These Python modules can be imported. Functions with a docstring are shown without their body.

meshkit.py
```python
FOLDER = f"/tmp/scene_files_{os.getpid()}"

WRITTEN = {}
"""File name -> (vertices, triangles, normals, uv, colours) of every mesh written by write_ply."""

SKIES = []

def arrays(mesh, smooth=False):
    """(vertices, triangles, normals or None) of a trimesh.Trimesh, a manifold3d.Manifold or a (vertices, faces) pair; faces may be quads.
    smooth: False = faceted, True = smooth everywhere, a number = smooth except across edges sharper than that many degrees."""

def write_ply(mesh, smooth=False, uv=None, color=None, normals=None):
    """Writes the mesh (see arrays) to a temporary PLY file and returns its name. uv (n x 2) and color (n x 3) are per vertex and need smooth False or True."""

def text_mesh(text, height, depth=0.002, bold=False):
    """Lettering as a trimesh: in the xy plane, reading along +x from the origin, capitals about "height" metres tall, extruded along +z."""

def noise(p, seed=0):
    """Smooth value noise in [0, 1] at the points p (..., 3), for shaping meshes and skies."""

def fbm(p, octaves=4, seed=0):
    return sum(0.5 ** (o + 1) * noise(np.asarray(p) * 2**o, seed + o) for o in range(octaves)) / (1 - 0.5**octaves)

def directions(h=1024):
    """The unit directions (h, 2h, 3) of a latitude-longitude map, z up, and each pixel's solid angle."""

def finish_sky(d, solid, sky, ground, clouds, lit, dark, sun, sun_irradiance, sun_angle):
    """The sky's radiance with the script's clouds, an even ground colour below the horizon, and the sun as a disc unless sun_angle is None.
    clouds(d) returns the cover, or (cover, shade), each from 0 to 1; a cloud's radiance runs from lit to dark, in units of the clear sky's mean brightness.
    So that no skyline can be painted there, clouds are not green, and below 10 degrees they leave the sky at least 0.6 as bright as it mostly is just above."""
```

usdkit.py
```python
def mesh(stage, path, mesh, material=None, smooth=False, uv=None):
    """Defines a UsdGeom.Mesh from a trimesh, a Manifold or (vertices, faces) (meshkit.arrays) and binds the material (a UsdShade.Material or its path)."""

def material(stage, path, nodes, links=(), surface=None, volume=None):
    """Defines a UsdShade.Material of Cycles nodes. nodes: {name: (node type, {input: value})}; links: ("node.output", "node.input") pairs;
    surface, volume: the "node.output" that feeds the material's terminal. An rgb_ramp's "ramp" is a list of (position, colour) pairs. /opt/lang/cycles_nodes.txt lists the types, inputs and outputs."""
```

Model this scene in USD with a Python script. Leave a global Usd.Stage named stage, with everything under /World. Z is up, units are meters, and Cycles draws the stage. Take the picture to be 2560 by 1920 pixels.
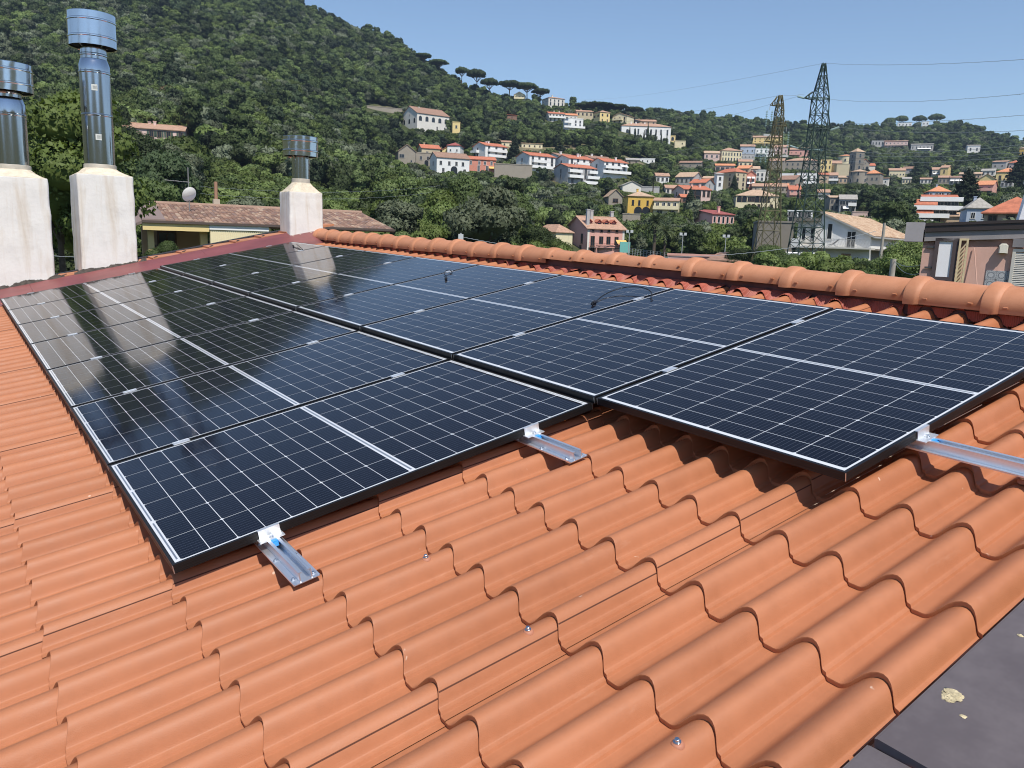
import math, random
import numpy as np, trimesh, usdkit, meshkit
from scipy.interpolate import RBFInterpolator
from pxr import Usd, UsdGeom, UsdLux, UsdShade, Gf, Sdf, Vt

stage = Usd.Stage.CreateInMemory()
UsdGeom.SetStageUpAxis(stage, UsdGeom.Tokens.z)
UsdGeom.SetStageMetersPerUnit(stage, 1.0)
world = UsdGeom.Xform.Define(stage, '/World')
stage.SetDefaultPrim(world.GetPrim())
UsdGeom.Scope.Define(stage, '/World/Looks')
random.seed(7)
rng = np.random.default_rng(7)
pi = math.pi

# ------------------------------------------------------------------ camera, sky, sun, exposure
# The tiled roof has its own frame: u runs along the ridge towards the viewer, v up the slope, z off the roof.
FPX = 1953.7                                    # focal length in pixels of the 2560 x 1920 photograph
R = np.array([[0.58348575, 0.80315275, -0.12037456], [0.18790519, -0.27771283, -0.94210786], [-0.79008608, 0.52708751, -0.31295805]])
CAM_R = np.array([10.4610, -0.2724, 1.1518])    # the camera in the roof's frame
UP_R = np.array([-0.0241, 0.20375, 0.97873]); UP_R /= np.linalg.norm(UP_R)
FW = R[2] - UP_R * (R[2] @ UP_R); FW /= np.linalg.norm(FW)
M = np.array([np.cross(FW, UP_R), FW, UP_R])    # roof frame -> world (x right, y ahead, z up)
ZC = 9.0                                        # camera height
CAM = np.array([0.0, 0.0, ZC])
RC = M @ R.T                                    # columns: camera right, down, forward in the world

def rw(p):
    return M @ (np.asarray(p, float) - CAM_R) + CAM

cam = UsdGeom.Camera.Define(stage, '/World/camera')
cam.CreateHorizontalApertureAttr(36.0); cam.CreateVerticalApertureAttr(27.0)
cam.CreateFocalLengthAttr(36.0 * FPX / 2560.0)
cam.CreateClippingRangeAttr(Gf.Vec2f(0.05, 20000.0))
def gfm(A, t):
    A = np.asarray(A, float)
    return Gf.Matrix4d(*[float(x) for row in (list(A[:, 0]) + [0], list(A[:, 1]) + [0], list(A[:, 2]) + [0], list(t) + [1]) for x in row])
UsdGeom.Xformable(cam).AddTransformOp().Set(gfm(np.stack([RC[:, 0], -RC[:, 1], -RC[:, 2]], 1), CAM))
cam.CreateExposureAttr(0.40)

SUN_AZ, SUN_EL = math.radians(158.0), math.radians(56.0)     # azimuth from straight ahead (+y) towards the right (+x)
SUN = np.array([math.sin(SUN_AZ) * math.cos(SUN_EL), math.cos(SUN_AZ) * math.cos(SUN_EL), math.sin(SUN_EL)])
sky = UsdLux.DomeLight.Define(stage, '/World/sky')
skym = usdkit.material(stage, '/World/Looks/sky_look', {
    'sky': ('sky_texture', {'sky_type': 'single_scattering', 'sun_disc': False, 'sun_elevation': SUN_EL, 'sun_rotation': math.atan2(SUN[0], SUN[1]), 'altitude': 100.0, 'air_density': 1.0, 'aerosol_density': 0.0, 'ozone_density': 3.0}),
    'bg': ('background_shader', {'strength': 0.105})}, [('sky.color', 'bg.color')], surface='bg.background')
UsdShade.MaterialBindingAPI.Apply(sky.GetPrim()).Bind(skym)
sky.GetPrim().SetCustomDataByKey('kind', 'structure')
sun = UsdLux.DistantLight.Define(stage, '/World/sun')
sun.CreateIntensityAttr(1.0); sun.CreateAngleAttr(0.5); sun.CreateNormalizeAttr(True); sun.CreateColorAttr(Gf.Vec3f(1.0, 0.94, 0.85))
zs = SUN; xs = np.cross([0, 0, 1], zs); xs /= np.linalg.norm(xs); ys = np.cross(zs, xs)
UsdGeom.Xformable(sun).AddTransformOp().Set(gfm(np.stack([xs, ys, zs], 1), [0, 0, 60]))

# ------------------------------------------------------------------ helpers
_used = {}
def fresh(parent, name):
    n = _used.get((parent, name), 0); _used[(parent, name)] = n + 1
    return f'{parent}/{name}' + (f'_{n:03d}' if n else '')
def tag(o, label=None, cat=None, group=None, kind=None):
    p = o.GetPrim() if hasattr(o, 'GetPrim') else o
    for k, x in (('label', label), ('category', cat), ('group', group), ('kind', kind)):
        if x: p.SetCustomDataByKey(k, x)
    return p
def rotz(a):
    c, s = math.cos(a), math.sin(a)
    return np.array([[c, -s, 0], [s, c, 0], [0, 0, 1.0]])
def thing(name, label, cat, A=None, t=(0, 0, 0), group=None, kind=None, parent='/World'):
    x = UsdGeom.Xform.Define(stage, fresh(parent, name))
    if A is not None or any(t):
        x.AddTransformOp().Set(gfm(np.eye(3) if A is None else A, t))
    return str(tag(x, label, cat, group, kind).GetPath())
def copy_of(src, name, A, t, label=None, cat=None, group=None, parent='/World'):
    x = UsdGeom.Xform.Define(stage, fresh(parent, name))
    x.GetPrim().GetReferences().AddInternalReference(Sdf.Path(src))
    x.MakeMatrixXform().Set(gfm(A, t))
    x.GetPrim().SetInstanceable(True)
    tag(x, label, cat, group)
    return str(x.GetPath())
def px(x, y):
    """world direction of a pixel of the photograph"""
    return RC @ np.array([(x - 1280) / FPX, (y - 960) / FPX, 1.0])
def at(x, y, r):
    """world point on that pixel's ray at horizontal distance r"""
    d = px(x, y)
    return CAM + d * (r / math.hypot(d[0], d[1]))
def depth(p):
    return float(RC[:, 2] @ (np.asarray(p) - CAM))

class MB:
    def __init__(s): s.v, s.f, s.n = [], [], 0
    def add(s, V, F, A=None, t=None):
        V = np.asarray(V, float); F = np.asarray(F, int)
        if F.shape[1] == 4: F = np.vstack([F[:, [0, 1, 2]], F[:, [0, 2, 3]]])
        if A is not None: V = V @ np.asarray(A).T
        if t is not None: V = V + np.asarray(t)
        s.v.append(V); s.f.append(F + s.n); s.n += len(V); return s
    BF = np.array([[0, 3, 2, 1], [4, 5, 6, 7], [0, 1, 5, 4], [1, 2, 6, 5], [2, 3, 7, 6], [3, 0, 4, 7]])
    def box(s, x0, x1, y0, y1, z0, z1, A=None, t=None):
        V = [(x0, y0, z0), (x1, y0, z0), (x1, y1, z0), (x0, y1, z0), (x0, y0, z1), (x1, y0, z1), (x1, y1, z1), (x0, y1, z1)]
        return s.add(V, s.BF, A, t)
    def hexa(s, V):
        return s.add(V, s.BF)
    def prism(s, P, y0, y1, A=None, t=None):
        """polygon of (x, z), counter-clockwise seen from -y, swept from y0 to y1 (convex or ear-cut by trimesh)"""
        from shapely.geometry import Polygon
        pv, pf = trimesh.creation.triangulate_polygon(Polygon(P), engine='earcut')
        pv = np.asarray(pv); n = len(pv)
        V = np.vstack([np.c_[pv[:, 0], np.full(n, y0), pv[:, 1]], np.c_[pv[:, 0], np.full(n, y1), pv[:, 1]]])
        F = [list(q) for q in pf] + [[q[0] + n, q[2] + n, q[1] + n] for q in pf]
        s.add(V, np.array(F), A, t)
        Q = np.array(P, float); m = len(Q)
        V = np.vstack([np.c_[Q[:, 0], np.full(m, y0), Q[:, 1]], np.c_[Q[:, 0], np.full(m, y1), Q[:, 1]]])
        return s.add(V, np.array([[i, i + m, (i + 1) % m + m, (i + 1) % m] for i in range(m)]), A, t)
    def tube(s, pts, r, n=6, cap=True):
        pts = np.asarray(pts, float); k = len(pts); r = np.broadcast_to(r, (k,))
        tg = np.gradient(pts, axis=0); tg /= np.linalg.norm(tg, axis=1, keepdims=True) + 1e-12
        a = np.cross(tg, np.where(np.abs(tg[:, 2:]) < 0.9, [[0, 0, 1.0]], [[1.0, 0, 0]])); a /= np.linalg.norm(a, axis=1, keepdims=True)
        b = np.cross(tg, a); an = np.arange(n) * 2 * pi / n
        V = pts[:, None] + r[:, None, None] * (np.cos(an)[None, :, None] * a[:, None] + np.sin(an)[None, :, None] * b[:, None])
        F = [[i * n + j, i * n + (j + 1) % n, (i + 1) * n + (j + 1) % n, (i + 1) * n + j] for i in range(k - 1) for j in range(n)]
        s.add(V.reshape(-1, 3), F)
        if cap:
            for e, sg in ((0, 1), (k - 1, -1)):
                s.add(np.vstack([V[e], pts[e]]), [[n, (j + 1) % n, j][::sg] for j in range(n)])
        return s
    def lathe(s, prof, n=32, c=(0, 0, 0)):
        """profile of (radius, z)"""
        P = np.array(prof, float); k = len(P); an = np.arange(n) * 2 * pi / n
        V = np.stack([P[:, None, 0] * np.cos(an), P[:, None, 0] * np.sin(an), np.broadcast_to(P[:, None, 1], (k, n))], -1).reshape(-1, 3) + np.asarray(c)
        return s.add(V, [[i * n + j, i * n + (j + 1) % n, (i + 1) * n + (j + 1) % n, (i + 1) * n + j] for i in range(k - 1) for j in range(n)])
    def arrays(s): return np.vstack(s.v), np.vstack(s.f)
    def build(s, name, mat, parent='/World', smooth=False):
        p = fresh(parent, name)
        usdkit.mesh(stage, p, s.arrays(), mat, smooth)
        return p

_mats = {}
def mat(name, col, rough=0.7, var=0.0, scale=3.0, metal=0.0, spec=0.5, bump=0.0, bscale=40.0, coat=0.0, col2=None, random_tint=0.0, stretch=(1, 1, 1), detail=4.0, r0=0.35, r1=0.65, bdist=0.01):
    if name in _mats: return _mats[name]
    nodes = {'p': ('principled_bsdf', {'base_color': col, 'roughness': rough, 'metallic': metal, 'specular_ior_level': spec, 'coat_weight': coat, 'coat_roughness': 0.03})}
    links = []
    if var or col2 is not None or bump:
        nodes['tc'] = ('texture_coordinate', {})
        nodes['mp'] = ('mapping', {'scale': stretch}); links.append(('tc.object', 'mp.vector'))
    src = None
    if var or col2 is not None:
        nodes['n'] = ('noise_texture', {'scale': scale, 'detail': detail, 'roughness': 0.6})
        c2 = col2 if col2 is not None else tuple(min(1, x * (1 + var)) for x in col)
        c1 = col if col2 is not None else tuple(x * (1 - var) for x in col)
        nodes['rp'] = ('rgb_ramp', {'ramp': [(0, c1), (r0, c1), (r1, c2), (1, c2)]})
        links += [('mp.vector', 'n.vector'), ('n.fac', 'rp.fac')]; src = 'rp.color'
    if random_tint:
        nodes['oi'] = ('object_info', {})
        nodes['mr'] = ('map_range', {'to_min': 1 - random_tint, 'to_max': 1 + random_tint})
        nodes['hs'] = ('hsv', {'color': col})
        links += [('oi.random', 'mr.value'), ('mr.result', 'hs.value')]
        if src: links.append((src, 'hs.color'))
        src = 'hs.color'
    if src: links.append((src, 'p.base_color'))
    if bump:
        nodes['bn'] = ('noise_texture', {'scale': bscale, 'detail': 3.0})
        nodes['b'] = ('bump', {'strength': bump, 'distance': bdist})
        links += [('mp.vector', 'bn.vector'), ('bn.fac', 'b.height'), ('b.normal', 'p.normal')]
    _mats[name] = usdkit.material(stage, '/World/Looks/' + name, nodes, links, surface='p.BSDF')
    return _mats[name]
# ------------------------------------------------------------------ the pressed tile roof under the panels
P, C0, STEP = 0.1722, 0.3635, 0.016              # rib pitch, course length, drop at each course's lower edge
ZV = -0.141                                     # valley level at a course's upper end
V_EDGE, U_VAL = 1.062, 9.268                    # one course edge, one valley
PROF = np.array([(0, 0), (.010, 0), (.0165, .0012), (.024, .0050), (.034, .0135), (.046, .0275), (.060, .0430), (.074, .0540), (.088, .0600), (.100, .0615), (.111, .0580), (.120, .0500), (.1275, .0375), (.1335, .0225), (.138, .0125), (.141, .0098), (.149, .0078), (.1525, .0010), (.156, 0), (P, 0)])
HM = .0615
V_LOW, V_RIDGE, U_FAR, U_NEAR = -1.6, 4.0, -0.40, 9.80
roof_red = usdkit.material(stage, '/World/Looks/tile_paint', {
    'tc': ('texture_coordinate', {}),
    'n': ('noise_texture', {'scale': 1.3, 'detail': 5.0, 'roughness': 0.65}),
    'rp': ('rgb_ramp', {'ramp': [(0, (.355, .130, .058)), (.40, (.395, .149, .068)), (.60, (.425, .165, .078)), (1, (.455, .183, .092))]}),
    'mp': ('mapping', {'scale': (6.0, 1.6, 6.0)}),
    'n2': ('noise_texture', {'scale': 2.6, 'detail': 6.0, 'roughness': 0.7}),
    'r2': ('rgb_ramp', {'ramp': [(0, (0, 0, 0)), (.60, (0, 0, 0)), (.74, (.55, .55, .55)), (1, (.75, .75, .75))]}),
    'mx': ('mix_color', {'b': (.48, .225, .130)}),
    'n3': ('noise_texture', {'scale': 26.0, 'detail': 2.0}),
    'r3': ('rgb_ramp', {'ramp': [(0, (0, 0, 0)), (.775, (0, 0, 0)), (.80, (1, 1, 1)), (1, (1, 1, 1))]}),
    'mx2': ('mix_color', {'b': (.60, .40, .29)}),
    'bn': ('noise_texture', {'scale': 420.0, 'detail': 2.0}),
    'b': ('bump', {'strength': 0.35, 'distance': 0.0016}),
    'oi': ('object_info', {}), 'om': ('map_range', {'to_min': .955, 'to_max': 1.035}), 'hs': ('hsv', {}),
    'n4': ('noise_texture', {'scale': 11.0, 'detail': 7.0, 'roughness': .75}), 'r4': ('rgb_ramp', {'ramp': [(0, (.80, .80, .80)), (.40, (.95, .95, .95)), (.55, (1, 1, 1)), (1, (1.05, 1.05, 1.05))]}), 'mm': ('mix_color', {'blend_type': 'multiply', 'fac': 1.0, 'use_clamp': False}),
    'rr': ('map_range', {'from_min': .3, 'from_max': .7, 'to_min': .48, 'to_max': .66}),
    'p': ('principled_bsdf', {'roughness': 0.52, 'specular_ior_level': 0.40})},
    [('tc.object', 'n.vector'), ('n.fac', 'rp.fac'), ('tc.object', 'mp.vector'), ('mp.vector', 'n2.vector'), ('n2.fac', 'r2.fac'), ('r2.color', 'mx.fac'), ('rp.color', 'mx.a'),
     ('tc.object', 'n3.vector'), ('n3.fac', 'r3.fac'), ('r3.color', 'mx2.fac'), ('mx.result', 'mx2.a'), ('oi.random', 'om.value'), ('om.result', 'hs.value'), ('mx2.result', 'hs.color'), ('tc.object', 'n4.vector'), ('n4.fac', 'r4.fac'), ('hs.color', 'mm.a'), ('r4.color', 'mm.b'), ('mm.result', 'p.base_color'), ('n4.fac', 'rr.value'), ('rr.result', 'p.roughness'), ('tc.object', 'bn.vector'), ('bn.fac', 'b.height'), ('b.normal', 'p.normal')], surface='p.BSDF')
steel_zinc = mat('zinc_steel', (.62, .64, .66), rough=.28, metal=1.0, var=.12, scale=30)
roof = thing('tiled_roof', 'terracotta red roof of pressed metal tile sheets under the solar panels', 'roof', M, rw((0, 0, 0)), kind='structure')
TU = np.concatenate([[PROF[0, 0]], PROF[1:, 0]])
def tile_mesh(u0, k, ua=None, ub=None):
    """one tile: rib starting at valley u0, course k (its lower edge at V_EDGE + k C0)"""
    x = PROF[:, 0].copy(); h = PROF[:, 1]
    va, vb = V_EDGE + k * C0, V_EDGE + (k + 1) * C0 + .050
    rows = [(va + .002, -STEP * .95), (va, -.004), (va + .0015, -.0008), (va + .006, 0.0), (vb, 0.0)]
    V = []
    for v, dz in rows:
        tt = min(1.0, max(0.0, (v - va) / C0))
        V.append(np.c_[u0 + x, v + .026 * h / HM * (1 - tt), ZV + h * (1 - .02 * tt) + STEP * (1 - tt) + dz])
    n = len(x); V = np.vstack(V)
    F = [[i * n + j, i * n + j + 1, (i + 1) * n + j + 1, (i + 1) * n + j] for i in range(4) for j in range(n - 1)]
    return V, np.array(F)
def pixel_of(p):
    q = R @ (np.asarray(p) - CAM_R)
    return (1280 + FPX * q[0] / q[2], 960 + FPX * q[1] / q[2], q[2]) if q[2] > .1 else (-9e9, -9e9, q[2])
u_first = U_VAL - math.ceil((U_VAL - U_FAR) / P) * P
n_ribs = int((U_NEAR + .05 - u_first) / P) + 1
k_lo, k_hi = math.floor((V_LOW - V_EDGE) / C0), math.ceil((V_RIDGE - .02 - V_EDGE) / C0)
JOINT0 = int(round((U_VAL - u_first) / P)) - 1      # a sheet starts at this rib
cand = []
for n in range(n_ribs):
    for k in range(k_lo, k_hi):
        u0, vm = u_first + n * P, V_EDGE + (k + .5) * C0
        X, Y, Z = pixel_of((u0 + P / 2, vm, -.1))
        hid = (0 < vm < 1.72 and 0 < u0 < 7.9) or (1.73 < vm < 3.3 and 0 < u0 < 9.0)
        score = 1e3 / max(Z, .3) - (500 if hid or not (-60 < X < 2620 and -60 < Y < 1990) else 0)
        cand.append((score, n, k))
cand.sort(reverse=True)
best = {(n, k) for s, n, k in cand[:300] if s > -100}
sheets, rest = {}, MB()
for s, n, k in sorted(cand, key=lambda q: (q[1], q[2])):
    V, F = tile_mesh(u_first + n * P, k)
    sh = (n - JOINT0) // 6
    if (n - JOINT0) % 6 == 5:                      # the sheet's last rib laps over its neighbour with a fine open joint
        V[:, 2] += np.where(V[:, 0] - (u_first + n * P) > .122, .0022, 0)
    if (n, k) in best:
        if sh not in sheets:
            sheets[sh] = thing('roof_sheet', None, None, parent=roof)
        m = MB().add(V, F); m.build('tile', roof_red, sheets[sh], smooth=40)
    else:
        rest.add(V, F)
tag(stage.GetPrimAtPath(rest.build('further_tiles', roof_red, roof, smooth=40)), kind='stuff')
# open slits where one sheet laps over the next
slit = mat('slit_shade', (.10, .035, .018), rough=.9)
for sh in sorted(sheets):
    ub = u_first + (JOINT0 + 6 * sh - 1) * P
    m = MB()
    for k in range(k_lo, k_hi):
        va = V_EDGE + k * C0 + .020
        def pt(x, v, up):
            tt = min(1, max(0, (v - V_EDGE - k * C0) / C0)); return (ub + x, v, ZV + np.interp(x, PROF[:, 0], PROF[:, 1]) + STEP * (1 - tt) + up)
        for (xa, xb, v0, v1) in ((.1245, .1264, va, va + C0 - .004),):
            m.add([pt(xa, v0, .0030), pt(xb, v0, .0026), pt(xb, v1, .0026), pt(xa, v1, .0030)], [[0, 1, 2, 3]])
    m.build('lap_joint', slit, sheets[sh])
washer_red = mat('washer_rubber', (.42, .17, .10), rough=.6)
for u, v in ((8.985, .641), (9.505, .633), (9.515, 2.168), (8.46, .635), (8.28, 3.64), (7.24, 3.66), (6.2, 3.66), (5.5, 3.66), (4.8, 3.66), (4.1, 3.66), (9.2, 3.66), (3.05, 3.66)):
    n = round((u - U_VAL - .098) / P); uc = U_VAL + .098 + n * P
    k = math.floor((v - V_EDGE) / C0); tt = (v - V_EDGE - k * C0) / C0
    s = thing('roof_screw', None, None, np.eye(3), (uc, v, ZV + .0605 + STEP * (1 - tt)), parent=roof)
    MB().lathe([(0, .0055), (.009, .0055), (.0125, .003), (.0155, -.002), (.0155, -.008)], 20).build('washer', washer_red, s, smooth=40)
    MB().lathe([(.0085, .0057), (.0085, .0075), (.0055, .0078), (.0055, .0135), (.0045, .0145), (0, .0145)], 12).build('bolt_head', steel_zinc, s, smooth=30)

# far slope behind the ridge and the body of the house (seen only from other places)
TILT = 2 * math.asin(UP_R[1])
m = MB()
for i in range(0, n_ribs, 1):
    u0 = u_first + i * P
    for (xa, ha), (xb, hb) in zip(PROF[:-1:2], list(PROF[2::2])):
        z = lambda v, h: ZV + h - (v - V_RIDGE) * math.tan(TILT)
        m.add([(u0 + xa, V_RIDGE, z(V_RIDGE, ha)), (u0 + xb, V_RIDGE, z(V_RIDGE, hb)), (u0 + xb, 8.6, z(8.6, hb)), (u0 + xa, 8.6, z(8.6, ha))], [[0, 1, 2, 3]])
tag(stage.GetPrimAtPath(m.build('far_slope', roof_red, roof)), kind='stuff')
own_wall = mat('own_wall', (.62, .50, .40), rough=.9, var=.06, scale=2)
hw = thing('house_body', 'rendered walls of the house carrying the tiled roof', 'house', None, (0, 0, 0), kind='structure')
m = MB()
q = [rw((-.55, V_LOW + .35, -.35)), rw((12.4, V_LOW + .35, -.35)), rw((12.4, 8.3, -.35 - 4.3 * math.tan(TILT))), rw((-.55, 8.3, -.35 - 4.3 * math.tan(TILT)))]
zt = min(p[2] for p in q) - .15
m.hexa([(p[0], p[1], 0) for p in q] + [(p[0], p[1], zt) for p in q])
m.build('wall', own_wall, hw)
m = MB()
for uu in (-.55, 12.2):
    a, b, c = rw((uu, V_LOW + .35, -.3)), rw((uu, V_RIDGE, -.22)), rw((uu, 8.3, -.3 - 4.3 * math.tan(TILT)))
    d = M[:, 0] * .2
    V = [(a[0], a[1], zt - .5), (c[0], c[1], zt - .5), c, b, a]
    V = np.array(V + [np.array(x) + d for x in V])
    m.add(V, [[0, 1, 2], [0, 2, 3], [0, 3, 4], [5, 7, 6], [5, 8, 7], [5, 9, 8]])
m.build('gable', own_wall, hw)

# ------------------------------------------------------------------ ridge caps, batten, pleated ridge strip
cap_mat = mat('ridge_cap_paint', (.43, .175, .083), rough=.6, col2=(.53, .235, .125), scale=5.0, bump=.4, bscale=260, bdist=.0015, random_tint=.07)
batten_mat = mat('batten_paint', (.075, .035, .035), rough=.6, var=.2, scale=6)
strip_mat = mat('pleat_strip', (.34, .085, .055), rough=.6, var=.12, scale=9)
CAPP = 0.408
def half_round(us, rs, n=20, th=.007, sz=.90):
    an = np.linspace(-4, 184, n + 1) * pi / 180; N = n + 1; k = len(us)
    def ring(u, r): return np.c_[np.full(N, u), -r * np.cos(an), r * sz * np.sin(an) ** .92 * np.where(np.sin(an) >= 0, 1, 1) if False else r * sz * np.sign(np.sin(an)) * np.abs(np.sin(an)) ** .92]
    rings = [ring(u, r) for u, r in zip(us, rs)] + [ring(u, r - th) for u, r in reversed(list(zip(us, rs)))]
    rings.append(rings[0]); V = np.vstack(rings); K = len(rings)
    F = [[i * N + j, i * N + j + 1, (i + 1) * N + j + 1, (i + 1) * N + j] for i in range(K - 1) for j in range(n)]
    for i in range(k - 1):                               # the two long lips
        a, b = i, 2 * k - 1 - i
        for q in (0, n): F.append([a * N + q, (a + 1) * N + q, (b - 1) * N + q, b * N + q])
    return V, np.array(F)
def cap_parts(parent):
    # local: u = 0 at the collar's outer lip, the barrel running to +u under the next cap
    m = MB(); m.add(*half_round([.075, .15, CAPP - .03, CAPP + .035], [.113, .111, .106, .104])); m.build('barrel', cap_mat, parent, smooth=40)
    m = MB(); m.add(*half_round([0, .006, .030, .058, .070, .082], [.1285, .1310, .1300, .1290, .1215, .1142], 24, .012)); m.build('collar', cap_mat, parent, smooth=40)
    m = MB()
    for uu in (.115, CAPP - .055):
        m.box(uu - .011, uu + .011, -.1145, -.100, .022, .0285)
    m.build('lug', cap_mat, parent)
CAP_SHIFT = -.030
first_cap = None
caps_u = [8.653 + CAPP * i for i in range(4, -24, -1)]
for i, uc in enumerate(caps_u):
    roll = 0.0
    if 6.3 < uc < 7.7: roll = 11
    if 4.8 < uc < 6.3: roll = 26
    if 7.7 < uc < 8.0: roll = 5
    roll += rng.normal() * 2.2
    a = math.radians(-roll); b = rng.normal() * .008
    A = np.array([[1, 0, 0], [0, math.cos(a), -math.sin(a)], [0, math.sin(a), math.cos(a)]]) @ rotz(b)
    t = (uc + CAP_SHIFT + .004 * rng.normal(), V_RIDGE + .01 + .003 * rng.normal(), -.036 + .004 * rng.normal())
    if first_cap is None:
        first_cap = thing('ridge_cap', None, None, A, t, parent=roof); cap_parts(first_cap)
    else:
        lab = 'ridge cap tipped up on its near side above the dark batten' if roll > 18 else None
        copy_of(first_cap, 'ridge_cap', A, t, lab, parent=roof)
bt = MB().box(-.55, 10.3, V_RIDGE - .070, V_RIDGE - .045, -.12, .012).build('ridge_batten', batten_mat)
b = stage.GetPrimAtPath(bt); tag(b, 'dark maroon board under the lifted ridge caps', 'batten'); UsdGeom.Xformable(b).AddTransformOp().Set(gfm(M, rw((0, 0, 0))))
def strip_mesh(u0, u1, seed, reach):
    g = np.random.default_rng(seed)
    us = np.arange(u0, u1, .0055); n = len(us)
    ph = (us - U_VAL) % P
    crest = np.interp(ph, PROF[:, 0], PROF[:, 1])
    wob = np.interp(us, np.linspace(u0, u1, max(4, int((u1 - u0) / .09))), g.normal(0, 1, max(4, int((u1 - u0) / .09))))
    rows = []
    for j, f in enumerate(np.linspace(0, 1, 6)):
        z = (1 - f) * (-.062) + f * (ZV + .010 + crest * .97 + .008 + .007 * wob + .005 * g.random(n) * (j == 5))
        v = V_RIDGE - .072 - f * (reach + min(.018, reach * .3) * wob)
        zz = z + .0045 * (np.arange(n) % 2) * (.3 + f)
        rows.append(np.c_[us, v - .003 * (np.arange(n) % 2), zz])
    V = np.vstack(rows)
    F = [[i * n + j, i * n + j + 1, (i + 1) * n + j + 1, (i + 1) * n + j] for i in range(5) for j in range(n - 1)]
    return V, np.array(F)
st = thing('ridge_strip', 'torn red pleated flashing strip hanging over the tile crests below the ridge', 'flashing', M, rw((0, 0, 0)))
for i, (a, b, rc) in enumerate(((-.4, 2.2, .004), (2.25, 4.1, .006), (4.12, 4.75, .030), (4.8, 5.42, .085), (5.47, 6.05, .080), (6.1, 6.95, .085), (7.0, 7.62, .080), (7.66, 8.2, .065), (8.22, 9.9, .004))):
    MB().add(*strip_mesh(a, b, 40 + i, rc)).build('pleated_piece', strip_mat, st)

# ------------------------------------------------------------------ rake edge at the far end
maroon = mat('maroon_sheet', (.20, .062, .060), rough=.42, var=.16, scale=3.5, stretch=(1, .4, 1), bump=.05, bscale=20)
dark_edge = mat('dark_gutter', (.035, .030, .030), rough=.5)
rk = thing('rake_flashing', 'dull maroon sheet flashing along the far edge of the roof', 'flashing', M, rw((0, 0, 0)))
m = MB()
for va, vb in ((V_LOW, .35), (.352, 2.4), (2.402, 4.02)):
    za, zb = .012 * va, .012 * vb
    m.hexa([(-.02, va, -.110), (-.02, vb, -.110), (-.60, vb, .030 + zb), (-.60, va, .030 + za), (-.02, va, -.085), (-.02, vb, -.085), (-.60, vb, .042 + zb), (-.60, va, .042 + za)])
m.build('flashing_sheet', maroon, rk)
re_ = thing('rake_tiles', 'narrow strip of orange tile along the outer rake edge beyond the maroon flashing', 'roof edge', M, rw((0, 0, 0)))
for k in range(k_lo, k_hi):
    va, vb = V_EDGE + k * C0, V_EDGE + (k + 1) * C0 + .01
    za, zb = .040 + .012 * va, .028 + .012 * vb
    MB().hexa([(-.93, va, za - .02), (-.605, va, za - .02), (-.605, vb, zb - .02), (-.93, vb, zb - .02), (-.93, va, za + .016), (-.605, va, za + .016), (-.605, vb, zb + .006), (-.93, vb, zb + .006)]).build('tile', cap_mat, re_)
    MB().box(-.66, -.625, va + .02, va + .05, za + .0155, za + .022).box(-.74, -.70, va + .06, va + .085, za + .0135, za + .02).build('dark_fixing', dark_edge, re_)
gt = thing('rake_gutter', 'dark metal edging along the outermost rake of the roof', 'roof edge', M, rw((0, 0, 0)))
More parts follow.
